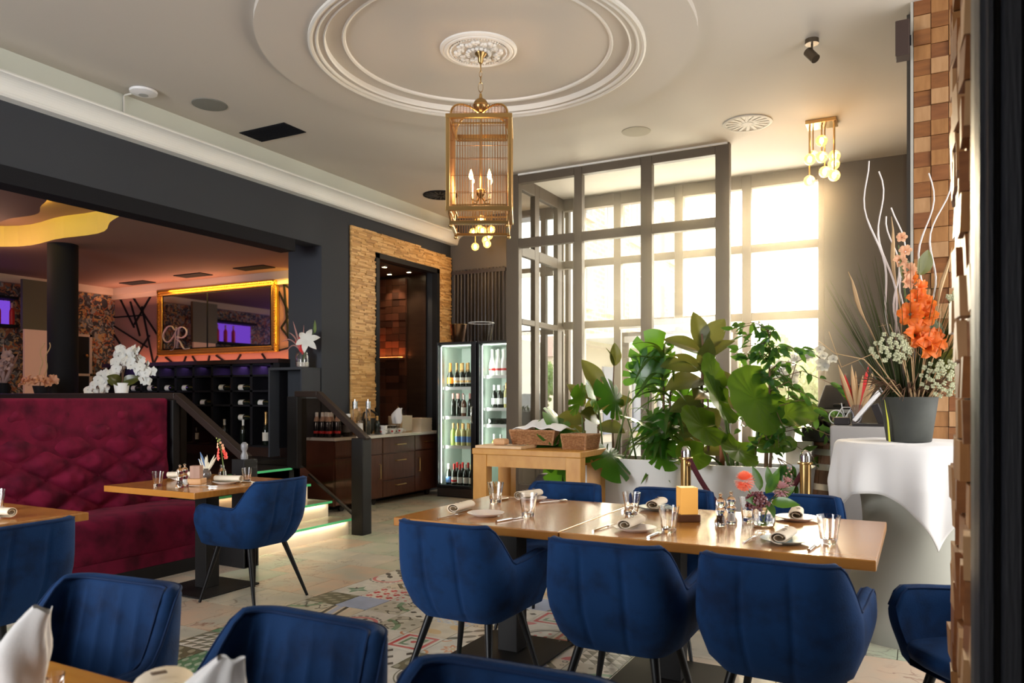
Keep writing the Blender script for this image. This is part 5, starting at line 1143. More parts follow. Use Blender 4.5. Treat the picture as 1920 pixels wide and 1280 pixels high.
orchid('orchid', 'white orchid arching to the right beside the weeping fig, against the taupe wall', (-.99,6.79,.99), [([(0,0,.1),(.02,0,.45),(.08,.02,.66),(.22,.02,.72),(.34,.03,.62)],15),([(0,0,.1),(-.06,0,.4),(-.12,0,.58),(-.02,0,.64),(.04,0,.5)],12)], .085, 3, (-.1,-1,.2))
os_ = thing('side_stand', 'narrow white stand under the orchid behind the right planter', 'stand', (-.90,6.78,0)); MB().box(-.13,.13,-.13,.13,.96,.99).build('top', M_['planter'], os_); MB().box(-.08,.08,-.08,.08,0,.96).build('column', M_['planter'], os_)
# ---------------- cocktail table with the big flower pot ----------------
ck = thing('cocktail_table', 'round standing table in a pale floor-length cover at the block pillar', 'table', (-.02, 5.06, 0))
def cover(u, v): 
    a = 2*PI*u; z = 1.085*(1-v); r = .40-.13*math.sin(PI*min(1,v*1.08))**.9+.06*v*v; r *= 1+.012*math.cos(4*a)*v; return (r*math.cos(a), r*math.sin(a), z)
MB().grid(cover, 64, 24, cu=True).build('stretch_cover', mat('cover_fabric', (.42,.42,.37), .8), ck, smooth=True); MB().cyl((0,0,1.06),(0,0,1.088),.40,n=48).build('tabletop', M_['ceramic'], ck)
def cloth(u, v):
    s = .70; x = (u-.5)*2*s; y = (v-.5)*2*s; a0 = math.radians(-30); xr = x*math.cos(a0)-y*math.sin(a0); yr = x*math.sin(a0)+y*math.cos(a0)
    d = math.hypot(xr, yr); R = .415; a = math.atan2(yr, xr)
    if d <= R: return (xr, yr, 1.092+.003*math.sin(x*22)*math.cos(y*19))
    e = d-R; arc = min(e, .03); k = R+arc*.6+.020*min(1,e*4)*(1+1.2*math.cos(9*a+1.2)+.8*math.cos(5*a)+.5*math.cos(17*a))-.10*max(0,e-.25); k += .05*e*math.cos(4*(a-a0)+PI)*0
    return (k*math.cos(a), k*math.sin(a), 1.092-max(0,e-.012))
cl = MB().grid(cloth, 72, 72).build('tablecloth', M_['linen'], smooth=True, solid=.004); cl.location = (-.02,5.06,0)
tag(cl, 'square white cloth with pointed hanging corners over the round standing table', 'tablecloth')
po = thing('flower_pot', 'tall grey zinc pot with orange gladioli and pale curly twigs on the standing table', 'flower arrangement', (-.055, 5.0, 1.098))
zinc = mat('zinc_grey', (.028,.030,.028), .6, .1, var=(5,(.065,.07,.062),.3,.7,6))
MB().lathe([(.115,0),(.118,.004),(.152,.25),(.155,.255),(.150,.255),(.115,.02),(.001,.02)], 32).build('pot', zinc, po, smooth=50)
MB().cyl((0,0,.2),(0,0,.235),.14,n=24).build('moss', mat('moss', (.06,.05,.02), .95, bump=(80,1)), po)
q = random.Random(9)
def AT(r, u, f=0.): return tuple(D(r, u, f))
def wig(x0, x1, z0, z1, amp, ph, fz=0, n=26, wob=2.2):
    return [AT(x0+(x1-x0)*t+amp*math.sin(t*wob*2*PI+ph)*(.2+t), z0+(z1-z0)*t, fz*t) for t in [i/n for i in range(n+1)]]
for x0, x1, z1, am, ph in ((-.02,-.27,1.62,.035,0),(-.0,-.20,1.56,.035,1.2),(.03,-.07,1.35,.03,3),(.02,.12,1.55,.035,2),(.04,.20,1.50,.04,.6),(-.03,-.10,1.30,.03,4)):
    MB().tube(wig(x0,x1,.2,z1,am,ph), [.0055]*20+[.004]*7, 6).build('curly_twig', M_['twig'], po, smooth=True)
straw = mat('straw', (.50,.33,.17), .7)
for x0, x1, z1 in ((-.05,-.36,.98),(.0,-.11,1.3),(.05,.24,1.12)):
    pts = wig(x0,x1,.2,z1,.01,1,n=14); MB().tube(pts, [.004]*10+[.009,.012,.010,.005,.001], 6).build('dry_reed', straw, po, smooth=True)
b = MB()
for k in range(240):
    a = q.uniform(-1,1)*.6; L = q.uniform(.35,.9); f = q.uniform(-.25,.25); p0 = Vector(AT(a*.15,.2,f*.2)); p1 = Vector(AT(a*.15+math.sin(a)*L*.8,.2+L*math.cos(a),f)); b.tube([p0, p0.lerp(p1,.5)+Vector((0,0,.02)), p1], [.003,.0028,.0006], 3)
stuff(b.build('grass_blades', leafmat('grass_blade', (.04,.07,.03), (.10,.12,.05)), po))
b = MB()
for k in range(150):
    a = q.uniform(0,2*PI); L = q.uniform(.10,.27); b.tube([(0,0,.22),(math.cos(a)*L*.7,math.sin(a)*L*.7,.22+L*.5),(math.cos(a)*L*1.1,math.sin(a)*L*1.1,.2+L*q.uniform(.2,.9))], [.003,.004,.001], 4)
stuff(b.build('dried_filler', mat('dry_brown', (.16,.085,.045), .9), po))
b = MB()
for k in range(14): 
    a = q.uniform(-1,1); L = q.uniform(.3,.55); pts = [AT(a*.1,.25,.1), AT(a*.35,.25+L*.6,.15), AT(a*.55+.04*math.sin(k),.3+L*(.6+.3*math.cos(k)),.12), AT(a*.62,.3+L*.8,.1)]; b.tube(pts, [.004,.003,.002,.001], 4)
stuff(b.build('curly_vine', straw, po, smooth=True))
orm = leafmat('orange_petal', (.75,.13,.01), (.80,.22,.03), .5, .35, (.95,.30,.05)); pem = leafmat('peach_petal', (.72,.36,.20), (.80,.48,.32), .5, .35, (.9,.6,.4))
def ruffle(parent, c, R, d, m, seed, name='blossom'):
    rr = random.Random(seed); b = MB()
    for k in range(6):
        a = 2*PI*k/6+rr.uniform(-.2,.2)
        def P(u, v, a=a): w = R*.44*math.sin(PI*min(1,u*.80+.08))**.9; x = (v-.5)*2*w; ru = R*(.1+.9*u**1.3); return (ru*math.cos(a)-x*math.sin(a), ru*math.sin(a)+x*math.cos(a), R*1.5*u-R*1.1*u*u+R*(.10*math.sin(v*9+k*2)*u+.10*(k%2))+abs(v-.5)*R*.5*u)
        b.grid(P, 5, 6)
    o = b.build(name, m, parent, smooth='all'); o.matrix_local = Matrix.Translation(Vector(c)) @ Vector(d).normalized().to_track_quat('Z','Y').to_matrix().to_4x4()
MB().tube([AT(0,.2),AT(-.03,.6,.08),AT(-.09,1.12,.06)], [.008,.007,.003], 8).build('gladiolus_stem', M_['stem'], po, smooth=True)
for i, (x, z, R, m) in enumerate(((.02,.54,.085,orm),(-.035,.60,.085,orm),(.055,.56,.075,orm),(.02,.70,.07,orm),(-.055,.72,.07,orm),(.03,.77,.055,orm),(-.03,.80,.06,orm),(-.02,.87,.05,orm),(-.09,.90,.045,pem),(-.05,.97,.045,pem),(-.10,1.02,.04,pem),(-.06,1.08,.035,pem),(-.08,1.16,.03,pem),(-.035,.93,.04,orm))):
    ruffle(po, AT(x,z,.12 if i < 9 else .08), R, D(q.uniform(-.6,.6),q.uniform(-.1,.5),1), m, i)
hyd = leafmat('green_hydrangea', (.55,.56,.36), (.66,.66,.46), .6, .3, (.6,.65,.4))
def umbel(parent, c, R, m, seed, n=42, name='umbel'):
    rr = random.Random(seed); b = MB()
    for k in range(n):
        a = rr.uniform(0,2*PI); t_ = rr.uniform(0,1)**.5; x, z = R*t_*math.cos(a), R*.72*t_*math.sin(a); cc = Vector(c)+Vector(AT(x,z,R*.55*math.sqrt(max(0,1-t_*t_))+rr.uniform(0,.01)))
        for j in range(4): aa = j*PI/2+rr.uniform(0,1); b.sph(cc+Vector(AT(.008*math.cos(aa),.008*math.sin(aa),0)), .0075, 5, 3)
    stuff(b.build(name, m, parent, smooth=True))
umbel(po, AT(-.17,.53,.12), .12, hyd, 1, 70); umbel(po, AT(.11,.36,.16), .14, hyd, 2, 80); umbel(po, AT(.22,.82,.05), .055, hyd, 3, 18)
ruffle(po, AT(.20,.62,.12), .065, D(.3,.1,1), pem, 40); ruffle(po, AT(.24,.57,.10), .06, D(.3,.1,1), pem, 41)
for r_, u, f, x, z, s in ((-.9,.3,.6,.16,.62,.16),(.5,-.2,.8,.10,.44,.16),(.4,1,.2,.02,.95,.15),(-.2,1,.3,-.05,.9,.16),(.3,.8,.4,.0,.55,.2),(.6,.1,.8,.14,.48,.15)): leaf(po, 'rub', AT(x,z,.08), D(r_,u,f), s)
MB().tube([AT(-.14,.0,.06),AT(-.155,.12,.07),AT(-.165,.24,.05)], [.006,.005,.001], 5).build('yellow_blade', mat('yellow_leaf', (.55,.55,.04), .5), po, smooth=True)
# reception stand behind with card reader and small dried bouquet
rs = thing('reception_desk', 'small desk under a grey cloth between the barrel and the standing table', 'desk', (-.30, 5.78, 0))
MB().box(-.24,.20,-.14,.14,.02,1.16).build('body', mat('grey_cloth_desk', (.36,.34,.33), .85), rs, bevel=.015)
cr = thing('tablet_stand', 'white slanted tablet holder on the small desk, seen edge-on', 'tablet', (-.30,5.74,1.16))
MB().obox((.0,0,.15), (.025,.20,.30), (0,math.radians(38),0)).build('tablet', M_['plasticw'], cr, bevel=.006); MB().obox((.06,0,.07), (.05,.10,.16), (0,math.radians(-20),0)).build('support', M_['blackplastic'], cr, bevel=.006); MB().box(-.10,.12,-.1,.1,0,.014).build('foot', M_['blackplastic'], cr)
tag(MB().box(-.52,-.42,5.68,5.78,1.162,1.215).build('card_reader', M_['blackplastic'], bevel=.008), 'small black card reader at the left edge of the small desk', 'card reader')
bq = thing('dried_bouquet', 'small vase of red and beige dried plumes on the small desk', 'flowers', (-.39,5.86,1.16))
MB().lathe([(.03,0),(.034,.01),(.042,.14),(.040,.14),(.03,.01),(.001,.01)], 16).build('vase', thin_glass('small_vase_glass', (.85,.85,.9), .25), bq, smooth=50)
for i in range(9):
    b = MB(); a = -1+.25*i; plume(b, AT(0,.05), AT(a*.14,.38+.04*math.cos(i*2),q.uniform(-.03,.05)), .016); b.build('plume', M_['red'] if i in (1,2,6) else straw, bq, smooth=True)
bc_ = thing('bicycle_ornament', 'little white wire bicycle ornament beside the tablet holder', 'ornament', (-.46,5.83,1.162), .4)
for x in (-.06,.06): MB().torus((x,0,.052), .048, .0035, rot=(PI/2,0,0), n=20, m=5).build('wheel', M_['ceramic'], bc_, smooth=True)
MB().tube([(-.06,0,.05),(-.02,0,.12),(.045,0,.12),(.06,0,.05)], .0035, 5).tube([(-.02,0,.12),(0,0,.05),(.045,0,.12),(.04,0,.15),(.06,0,.16)], .0035, 5).tube([(-.02,0,.12),(-.025,0,.15)], .0035, 5).build('frame', M_['ceramic'], bc_)
# ---------------- tableware ----------------
ZT = .7505
def tumbler(name, label, loc, grp=None, h=.115, r=.047):
    t = thing(name, label, 'glass', loc, 0, grp)
    def P(u, v):
        k = int(round(v*8)); rr, z, fl = [(.001,0,0),(r*.66,0,.0),(r*.70,.006,.05),(r*.80,h*.45,.035),(r,h,0),(r*.96,h,0),(r*.76,h*.45,0),(r*.62,.018,0),(.001,.016,0)][k]
        a = 2*PI*u; q = rr*(1-fl*abs(math.sin(a*5))); return (q*math.cos(a), q*math.sin(a), z)
    MB().grid(P, 40, 8, cu=True).build('body', M_['glass'], t, smooth=60); return t
def plate(name, label, loc, m, r=.095, grp=None):
    t = thing(name, label, 'plate', loc, 0, grp); MB().lathe([(r*.55,0),(r*.6,.003),(r*.97,.016),(r,.019),(r*.97,.019),(r*.6,.006),(.001,.005)], 36).build('dish', m, t, smooth=50); return t
def napkin_roll(label, loc, rz, L=.15, grp=None):
    t = thing('rolled_napkin', label, 'napkin', loc, rz, grp); t.scale = (1.25,1.25,1.25)
    prof = []                                   # flattened spiral
    for i in range(34):
        a = i/33*3.6*PI; k = .34+.66*i/33; prof.append((math.cos(a)*.033*k, math.sin(a)*.021*k))
    b = MB(); nv = len(prof)
    for sgn in (1, .86):
        for j in range(5):
            for (x, z) in prof: b.v.append((x*sgn*(1+.05*math.sin(j)), -L/2+L*j/4, .022+z*sgn))
    for s_ in range(2):
        for j in range(4):
            for i in range(nv-1): q = s_*5*nv+j*nv+i; b.f.append((q, q+1, q+nv+1, q+nv) if s_ == 0 else (q, q+nv, q+nv+1, q+1))
    for j in (0, 4):
        for i in range(nv-1): q = j*nv+i; b.f.append((q, q+5*nv, q+5*nv+1, q+1))
    b.mi = [0]*len(b.f); o = b.build('cloth', M_['napkin'], t, smooth=50)
    pm = bpy.data.materials.get('napkin_print') or mat('napkin_print', (.16,.11,.08), .8)
    for c_, s_, a_ in (((.004,-.02,.0435),(.014,.012,.0012),.5),((-.006,.035,.0435),(.012,.008,.0012),.2),((.006,-.048,.0435),(.012,.008,.0012),.2)): MB().obox(c_, s_, (0,0,a_)).build('print_mark', pm, t)
    return t
def fork(label, loc, rz, grp=None):
    t = thing('fork', label, 'cutlery', loc, rz, grp); b = MB().tube([(0,-.10,.003),(0,-.04,.005),(0,.03,.007),(0,.05,.006)], [.005,.004,.0025,.006], 6)
    MB().obox((0,.062,.006), (.020,.022,.003)).build('neck', M_['steel'], t); b.build('handle', M_['steel'], t, smooth=True)
    b = MB()
    for k in range(4): b.obox((-.0075+k*.005,.088,.006), (.0022,.035,.0022))
    b.build('tines', M_['steel'], t); return t
def knife(label, loc, rz, grp=None):
    t = thing('knife', label, 'cutlery', loc, rz, grp); MB().tube([(0,-.11,.005),(0,-.05,.006),(0,0,.006)], [.007,.0075,.006], 8).build('handle', M_['steel'], t, smooth=True)
    MB().prism([(-.007,0),(.009,0),(.010,.08),(.002,.115),(-.007,.11)], .004, .0062).build('blade', M_['steel'], t); return t
def spoon(label, loc, rz):
    t = thing('spoon', label, 'cutlery', loc, rz); MB().tube([(0,-.10,.004),(0,0,.006),(0,.045,.006)], [.005,.003,.003], 6).build('handle', M_['steel'], t, smooth=True); MB().sph((0,.07,.007), .022, 10, 6, (.8,1.35,.3)).build('bowl', M_['steel'], t, smooth=True)
tl = 'glass tumblers on the tables'
for l, x, y in (('standing at the far left edge of the long row of tables',-2.14,3.83),('between the two napkins on the left table of the row',-1.75,3.47),('at the far edge, left of the blue-rimmed plate',-1.30,3.75),('in front of the amber menu block',-.99,3.36),('behind the flower posy',-.73,3.82),('nearest the right table end',-.33,3.40),):
    tumbler('tumbler', 'clear faceted tumbler '+l, (x,y,ZT), tl)
plate('plate', 'blush plate without napkin on the left table of the row', (-1.94,3.37,ZT), M_['ceramicp']); plate('plate', 'blush plate under a napkin at the far edge of the left table', (-2.0,4.00,ZT), M_['ceramicp'])
plate('plate', 'grey-blue plate at the far edge, behind the amber menu block', (-1.24,3.98,ZT), M_['ceramicb']); plate('plate', 'blush plate under a napkin at the near edge, left of the menu block', (-1.13,3.31,ZT), M_['ceramicp'])
plate('plate', 'pale plate at the far right edge behind the flower posy', (-.53,3.97,ZT), M_['ceramicp'], .10); plate('plate', 'grey-blue plate at the near right edge of the long table', (-.49,3.33,ZT), M_['ceramicb'], .10)
nr = lambda l, x, y, rz, z=ZT: napkin_roll('beige rolled napkin '+l, (x,y,z), rz)
nr('lying on bare wood at the left end of the row', -2.13,3.45, .05, ZT); nr('on the far blush plate of the left table', -2.02,4.02, -.25, ZT+.008); nr('on the far grey-blue plate behind the menu block', -1.24,4.0, .0, ZT+.008)
nr('on the near blush plate left of the menu block', -1.15,3.33, -.05, ZT+.008); nr('on the far right plate behind the posy', -.53,3.98, .1, ZT+.008); nr('on the near right grey-blue plate', -.49,3.32, -.1, ZT+.008)
for l, x, y, rz in (('left of the near middle plate',-1.28,3.30,-.1),('left of the near right plate',-.63,3.33,-.1),('left of the plain blush plate',-2.08,3.26,-.15)): fork('steel fork '+l, (x,y,ZT), rz)
for l, x, y, rz in (('right of the plain blush plate',-1.77,3.33,-.25),('right of the near middle plate',-1.01,3.27,-.1),('right of the near right plate',-.37,3.29,-.1),('left of the far blush plate',-2.14,3.98,-.1),('left of the far grey-blue plate',-1.37,3.95,-.1)): knife('steel knife '+l, (x,y,ZT), rz)
spoon('steel spoon right of the far blush plate on the left table', (-1.85,3.99,ZT), -.5)
def menu_block(label, loc, rz, lit):
    t = thing('menu_block', label, 'table lamp' if lit else 'card holder', loc, rz)
    MB().box(-.052,.052,-.052,.052,0,.036).build('base', mat('dark_oak_base', (.10,.035,.012), .35) if lit else M_['oakedge'], t, bevel=.003)
    if lit:
        am = mat('amber_panel', (.78,.42,.10), .4, emit=((1,.45,.08),.22)); MB().box(-.042,.042,-.042,.042,.036,.165).build('amber_body', am, t, bevel=.002)
    else: MB().box(-.035,.035,-.03,.03,.036,.125).build('wooden_block', mat('smoked_block', (.26,.13,.08), .5, var=(6,(.34,.18,.12),.3,.7), stretch=(8,8,1)), t, bevel=.002)
    return t
menu_block('glowing amber menu block on a dark wooden base on the long table', (-1.0,3.70,ZT), .55, True)
def mill(label, loc, dark):
    t = thing('spice_mill', label, 'mill', loc, 0, 'acrylic spice mills'); t.scale = (1.12,1.12,1.12)
    MB().lathe([(.022,0),(.025,.004),(.025,.016),(.017,.03),(.015,.045),(.021,.06),(.021,.07),(.012,.078),(.019,.09),(.020,.103),(.012,.115),(.006,.12),(.006,.13),(.001,.131)], 18).build('body', M_['glass'], t, smooth=60)
    MB().cyl((0,0,.012),(0,0,.045),.011,n=12).build('peppercorns' if dark else 'salt', mat('peppercorns', (.10,.05,.03), .8, bump=(200,1)) if dark and not bpy.data.materials.get('peppercorns') else (bpy.data.materials['peppercorns'] if dark else M_['ceramic']), t)
    MB().lathe([(.007,.128),(.009,.134),(.001,.140)], 10).build('knob', M_['steel'], t, smooth=60)
mill('acrylic pepper mill beside the amber block, nearer the viewer', (-.82,3.62,ZT), True); mill('acrylic salt mill beside the amber block, farther back', (-.79,3.71,ZT), False)
mill('acrylic pepper mill on the snapdragon table, in front', (-4.33,3.46,ZT), True); mill('acrylic salt mill on the snapdragon table, behind the pepper', (-4.37,3.53,ZT), False)
fv = thing('posy_vase', 'small glass vase with a pink dahlia and mixed blossoms on the long table', 'flowers', (-.64,3.70,ZT)); fv.scale = (1.3,1.3,1.3)
MB().lathe([(.03,0),(.036,.004),(.042,.03),(.038,.06),(.03,.085),(.034,.10),(.031,.10),(.027,.085),(.036,.055),(.034,.008),(.001,.006)], 20).build('vase', M_['glass'], fv, smooth=50)
rr = random.Random(2)
def dome(parent, c, R, m, n, seed, name='blossom', s=.35):
    r = random.Random(seed); b = MB()
    for k in range(n):
        a = k*2.4; t_ = (k+.5)/n; ph = math.acos(1-1.1*t_); d = Vector((math.sin(ph)*math.cos(a), math.sin(ph)*math.sin(a), math.cos(ph)))
        d = (RT*d.x-FW*(d.z*.8)+Vector((0,0,1))*(d.y*.9+d.z*.35)).normalized(); e = d.cross(Vector((0,0,1))).normalized()*R*s*.5; p0 = Vector(c)+d*R*.35; p1 = Vector(c)+d*R
        b.add([p0-e*.4, p1-e, p1+d*R*.12, p1+e, p0+e*.4], [(0,1,2,3,4)])
    return b.build(name, m, parent)
dome(fv, AT(-.075,.165,.02), .034, leafmat('dahlia_pink', (.62,.16,.12), (.75,.28,.20), .6, .3), 110, 1)
dome(fv, AT(.055,.135,.02), .030, leafmat('astrantia_mauve', (.30,.16,.24), (.45,.28,.36), .6, .3), 60, 2); dome(fv, AT(.085,.155,.0), .022, bpy.data.materials['astrantia_mauve'], 40, 3)
umbel(fv, AT(-.035,.095,.03), .035, mat('dark_berries', (.12,.01,.015), .3), 4, 16, 'berries')
for r_, u, f, x, z, s in ((-.2,1,.2,-.02,.13,.08),(.4,.8,.4,.0,.12,.09),(.5,.1,.8,.02,.09,.09),(-.5,.2,.8,-.02,.09,.08),(.1,-.2,1,.0,.09,.08),(.1,1,0,.01,.14,.07),(.8,.5,.2,.03,.10,.08)): leaf(fv, 'fic', AT(x,z,.02), D(r_,u,f), s*1.1, 0, .8)
MB().tube([AT(0,.02),AT(-.03,.09),AT(-.07,.15,.01)], .002, 5).tube([AT(0,.02),AT(.02,.09),AT(.055,.13,.01)], .002, 5).tube([AT(0,.03),AT(.04,.1),AT(.09,.2)], .0014, 4).build('stems', M_['stem'], fv)
b = MB()
for k in range(10): b.sph(AT(.07+rr.uniform(-.02,.03),.18+rr.uniform(-.02,.03)), .0035, 5, 3)
stuff(b.build('tiny_buds', mat('tiny_bud', (.45,.25,.22), .7), fv))
# snapdragon table
for l, x, y in (('beside the spice mills on the snapdragon table',-4.55,3.46),('at the right far edge of the snapdragon table',-4.22,3.93)): tumbler('tumbler', 'clear faceted tumbler '+l, (x,y,ZT), tl, .10, .038)
plate('plate', 'white plate half under a napkin behind the mills, snapdragon table', (-4.74,3.80,ZT), M_['ceramic'], .075); nr('behind the mills on the snapdragon table', -4.74,3.80, -.9, ZT+.012)
plate('plate', 'white plate by the armchair on the snapdragon table', (-4.26,3.78,ZT), M_['ceramic'], .09); nr('by the armchair on the snapdragon table', -4.26,3.80, -1.2, ZT+.008)
knife('steel knife by the armchair on the snapdragon table', (-4.16,3.92,ZT), -1.1); fork('steel fork by the armchair on the snapdragon table', (-4.26,3.58,ZT), -1.2)
menu_block('small brown wooden card block in an oak base on the snapdragon table', (-4.46,3.70,ZT), .5, False)
sv = thing('bottle_vase', 'slim glass bottle holding a pink snapdragon on the small table', 'flowers', (-4.50,3.96,ZT))
MB().lathe([(.026,0),(.030,.006),(.030,.05),(.022,.075),(.015,.085),(.015,.105),(.018,.11),(.013,.11),(.012,.085),(.026,.05),(.026,.01),(.001,.008)], 18).build('bottle', M_['glass'], sv, smooth=50)
MB().tube([AT(.01,.01),AT(.005,.12),AT(-.005,.20),AT(-.03,.30)], [.004,.004,.003,.002], 6).build('stem', M_['stem'], sv, smooth=True)
sn = [leafmat('snap_pink', (.75,.10,.12), (.85,.25,.22), .6, .3), leafmat('snap_pale', (.80,.50,.42), (.85,.65,.52), .6, .3), leafmat('snap_green', (.30,.42,.12), (.45,.55,.2), .6, .3)]
for i in range(15):
    z = .155+.0105*i; ruffle(sv, AT(-.001-.03*((i/14)**1.5)+(.022 if i % 2 else -.018)*(1-i/18), z, .008*((i % 3)-1)), .019*(1-i/22), D(.8 if i % 2 else -.8, .1, .7), sn[0 if i < 7 else 1 if i < 12 else 2], i, 'floret')
dv = thing('bud_vase', 'round dark glass vase with pale dried grasses and a blue sprig', 'flowers', (-4.62,3.92,ZT))
MB().lathe([(.022,0),(.032,.01),(.038,.035),(.03,.06),(.018,.072),(.022,.08)], 20).build('vase', mat('smoky_glass', (.22,.19,.17), .1, trans=.6), dv, smooth=50)
for i in range(10): 
    b = MB(); plume(b, AT((i-5)*.003,.06), AT((i-4.5)*.012+.02*(i > 6),.15+.035*math.sin(i*1.7)), .009); b.build('plume', mat('ivory_plume', (.66,.60,.46), .9) if not bpy.data.materials.get('ivory_plume') else bpy.data.materials['ivory_plume'], dv, smooth=True)
b = MB(); plume(b, AT(0,.07), AT(-.045,.20), .010); plume(b, AT(0,.07), AT(-.06,.15), .008); b.build('blue_sprig', mat('blue_sprig', (.10,.17,.32), .8), dv, smooth=True)
# left table
tumbler('tumbler', 'clear faceted tumbler cut by the left frame edge', (-4.31,2.30,ZT), tl); nr('beside the tumbler at the left frame edge', -4.07,2.17, -1.25, ZT+.004)
plate('plate', 'pale plate under the napkin at the left frame edge', (-4.13,2.12,ZT), M_['ceramicp'], .09)
# foreground table
napkin_fold('napkin', 'large white folded napkin standing in the bottom left corner', (-1.55,.87,ZT), .19, .3, 4)
napkin_fold('napkin', 'white napkin with two peaks standing at the bottom edge before the middle armchair', (-1.09,.93,ZT), .15, .2, 7)
nr('lying at the bottom edge of the foreground table', -1.20,.93, .9); tag(bpy.data.objects['rolled_napkin.009'], bpy.data.objects['rolled_napkin.009']['label'], 'napkin').scale = (2.2,1.6,2.0)
wgl = thing('wine_glass', 'rim of a glass beside the large white napkin in the corner', 'glass', (-1.535,.93,ZT)); MB().lathe([(.02,0),(.02,.002),(.004,.005),(.016,.02),(.02,.045),(.019,.045),(.001,.012)], 20).build('body', M_['glass'], wgl, smooth=50)
# ---------------- ceiling fittings ----------------
t = thing('smoke_detector', 'round white detector on the ceiling edge above the white cornice', 'detector', (-6.04,4.45,ZC)); MB().lathe([(.10,0),(.115,-.012),(.112,-.03),(.07,-.045),(.001,-.048)], 32).build('dome', M_['plasticw'], t, smooth=50); MB().lathe([(.04,-.047),(.04,-.05),(.001,-.05)], 20).build('lens', mat('lens_grey', (.35,.35,.35), .4), t)
MB().tube([(-.10,-.01,-.01),(-.22,-.02,-.012),(-.24,-.02,-.02),(-.24,-.02,-.22)], .009, 6).build('cable_duct', M_['white'], t)
t = thing('ceiling_speaker', 'round grey speaker grille in the ceiling, left of the black grille', 'speaker', (-5.80,4.96,ZC)); MB().lathe([(.15,0),(.15,-.006),(.001,-.008)], 36).build('grille', mat('speaker_grey', (.22,.215,.19), .8, bump=(300,.5)), t, smooth=40); MB().lathe([(.158,0),(.156,-.005),(.149,-.005)], 36).build('ring', bpy.data.materials['speaker_grey'], t)
t = thing('ceiling_speaker', 'faint round cream speaker grille in the ceiling, left of the white round vent', 'speaker', (-2.55,7.50,ZC)); MB().lathe([(.14,0),(.14,-.006),(.001,-.008)], 36).build('grille', mat('speaker_cream', (.44,.40,.32), .8, bump=(300,.4)), t, smooth=40); MB().lathe([(.147,0),(.145,-.005),(.139,-.005)], 36).build('ring', bpy.data.materials['speaker_cream'], t)
t = thing('ceiling_grille', 'square black ventilation opening in the ceiling near the cornice', 'vent', (-5.84,5.78,ZC)); MB().box(-.31,.31,-.155,.155,-.006,0).build('frame', M_['greyd'], t)
for k in range(12): MB().box(-.30,.30,-.145+k*.0255,-.14+k*.0255,-.012,-.004).build('slat', M_['greyd'], t)
t = thing('round_vent', 'white round swirl air vent in the ceiling before the window wall', 'vent', (-1.50,7.78,ZC)); wv = mat('vent_white', (.50,.47,.42), .6)
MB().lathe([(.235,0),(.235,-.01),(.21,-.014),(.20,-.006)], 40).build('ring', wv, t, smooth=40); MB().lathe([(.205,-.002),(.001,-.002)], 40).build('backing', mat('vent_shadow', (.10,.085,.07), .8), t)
for k in range(16):
    a = 2*PI*k/16; MB().bar((.05*math.cos(a),.05*math.sin(a),-.008), (.205*math.cos(a+.18),.205*math.sin(a+.18),-.008), .030, .006).build('blade', wv, t)
MB().lathe([(.05,-.003),(.05,-.012),(.001,-.014)], 20).build('hub', wv, t)
t = thing('round_vent', 'dark round swirl air vent in the ceiling behind the lantern', 'vent', (-5.66,8.62,ZC))
MB().lathe([(.235,0),(.235,-.01),(.21,-.014),(.20,-.004),(.001,-.003)], 40).build('ring', M_['greyd'], t, smooth=40)
for k in range(16):
    a = 2*PI*k/16; MB().bar((.05*math.cos(a),.05*math.sin(a),-.008), (.205*math.cos(a+.18),.205*math.sin(a+.18),-.008), .012, .006).build('blade', mat('vent_dark', (.05,.045,.04), .5) if not bpy.data.materials.get('vent_dark') else bpy.data.materials['vent_dark'], t)
t = thing('ceiling_spotlight', 'small brown swivel spotlight on the ceiling near the wooden pillar', 'spotlight', (-.72,6.2,ZC)); sbm = mat('spot_bronze', (.10,.075,.05), .4, .5)
MB().cyl((0,0,-.035),(0,0,0),.05,n=20).build('canopy', sbm, t, smooth=40); MB().cyl((0,0,-.09),(0,0,-.03),.008,n=8).build('arm', sbm, t); MB().cyl((-.03,0,-.085),(.03,-.03,-.165),.035,n=18).build('head', sbm, t, smooth=40)
t = thing('wall_speaker', 'dark square box speaker mounted beside the top of the wooden pillar', 'speaker', (-.10,5.90,3.78)); MB().box(-.045,.04,-.09,.03,-.12,.12).build('body', mat('speaker_brown', (.04,.02,.015), .6), t, bevel=.005); MB().box(.04,.05,-.03,.0,-.03,.03).build('bracket', M_['greyd'], t)
# ---------------- bar room: wine rack, mirror, orchid ----------------
wr = thing('wine_rack', 'black wine rack partition with square cubbies behind the burgundy bench', 'rack', (-8.3,7.0,.63))
rk = M_['greyd']; xs_ = [-1.75+.345*i for i in range(10)]
for x in xs_: MB().box(x-.02,x+.02,-.14,.14,.12,1.15).build('upright', rk, wr)
for z in (.12,.62,.80,.99,1.13): MB().box(-1.77,1.375,-.14,.14,z-.012,z+.012).build('shelf_board', rk, wr)
MB().box(-1.8,1.5,-.15,.15,0,.11).build('plinth', mat('dark_mahogany', (.03,.014,.010), .4), wr); MB().box(-1.85,1.5,-.18,.18,1.14,1.19).build('counter', bpy.data.materials['dark_mahogany'], wr); MB().box(1.40,1.5,-.16,.16,.11,1.14).build('end_post', rk, wr)
lv = mat('violet_lit_panel', (.60,.54,.70), .6); MB().box(1.06,1.34,.13,.135,.66,1.11).build('back_panel', lv, wr); MB().box(.72,1.0,.13,.135,.82,1.11).build('back_panel', lv, wr)  # lavender colour stands for the violet light behind the open cubbies
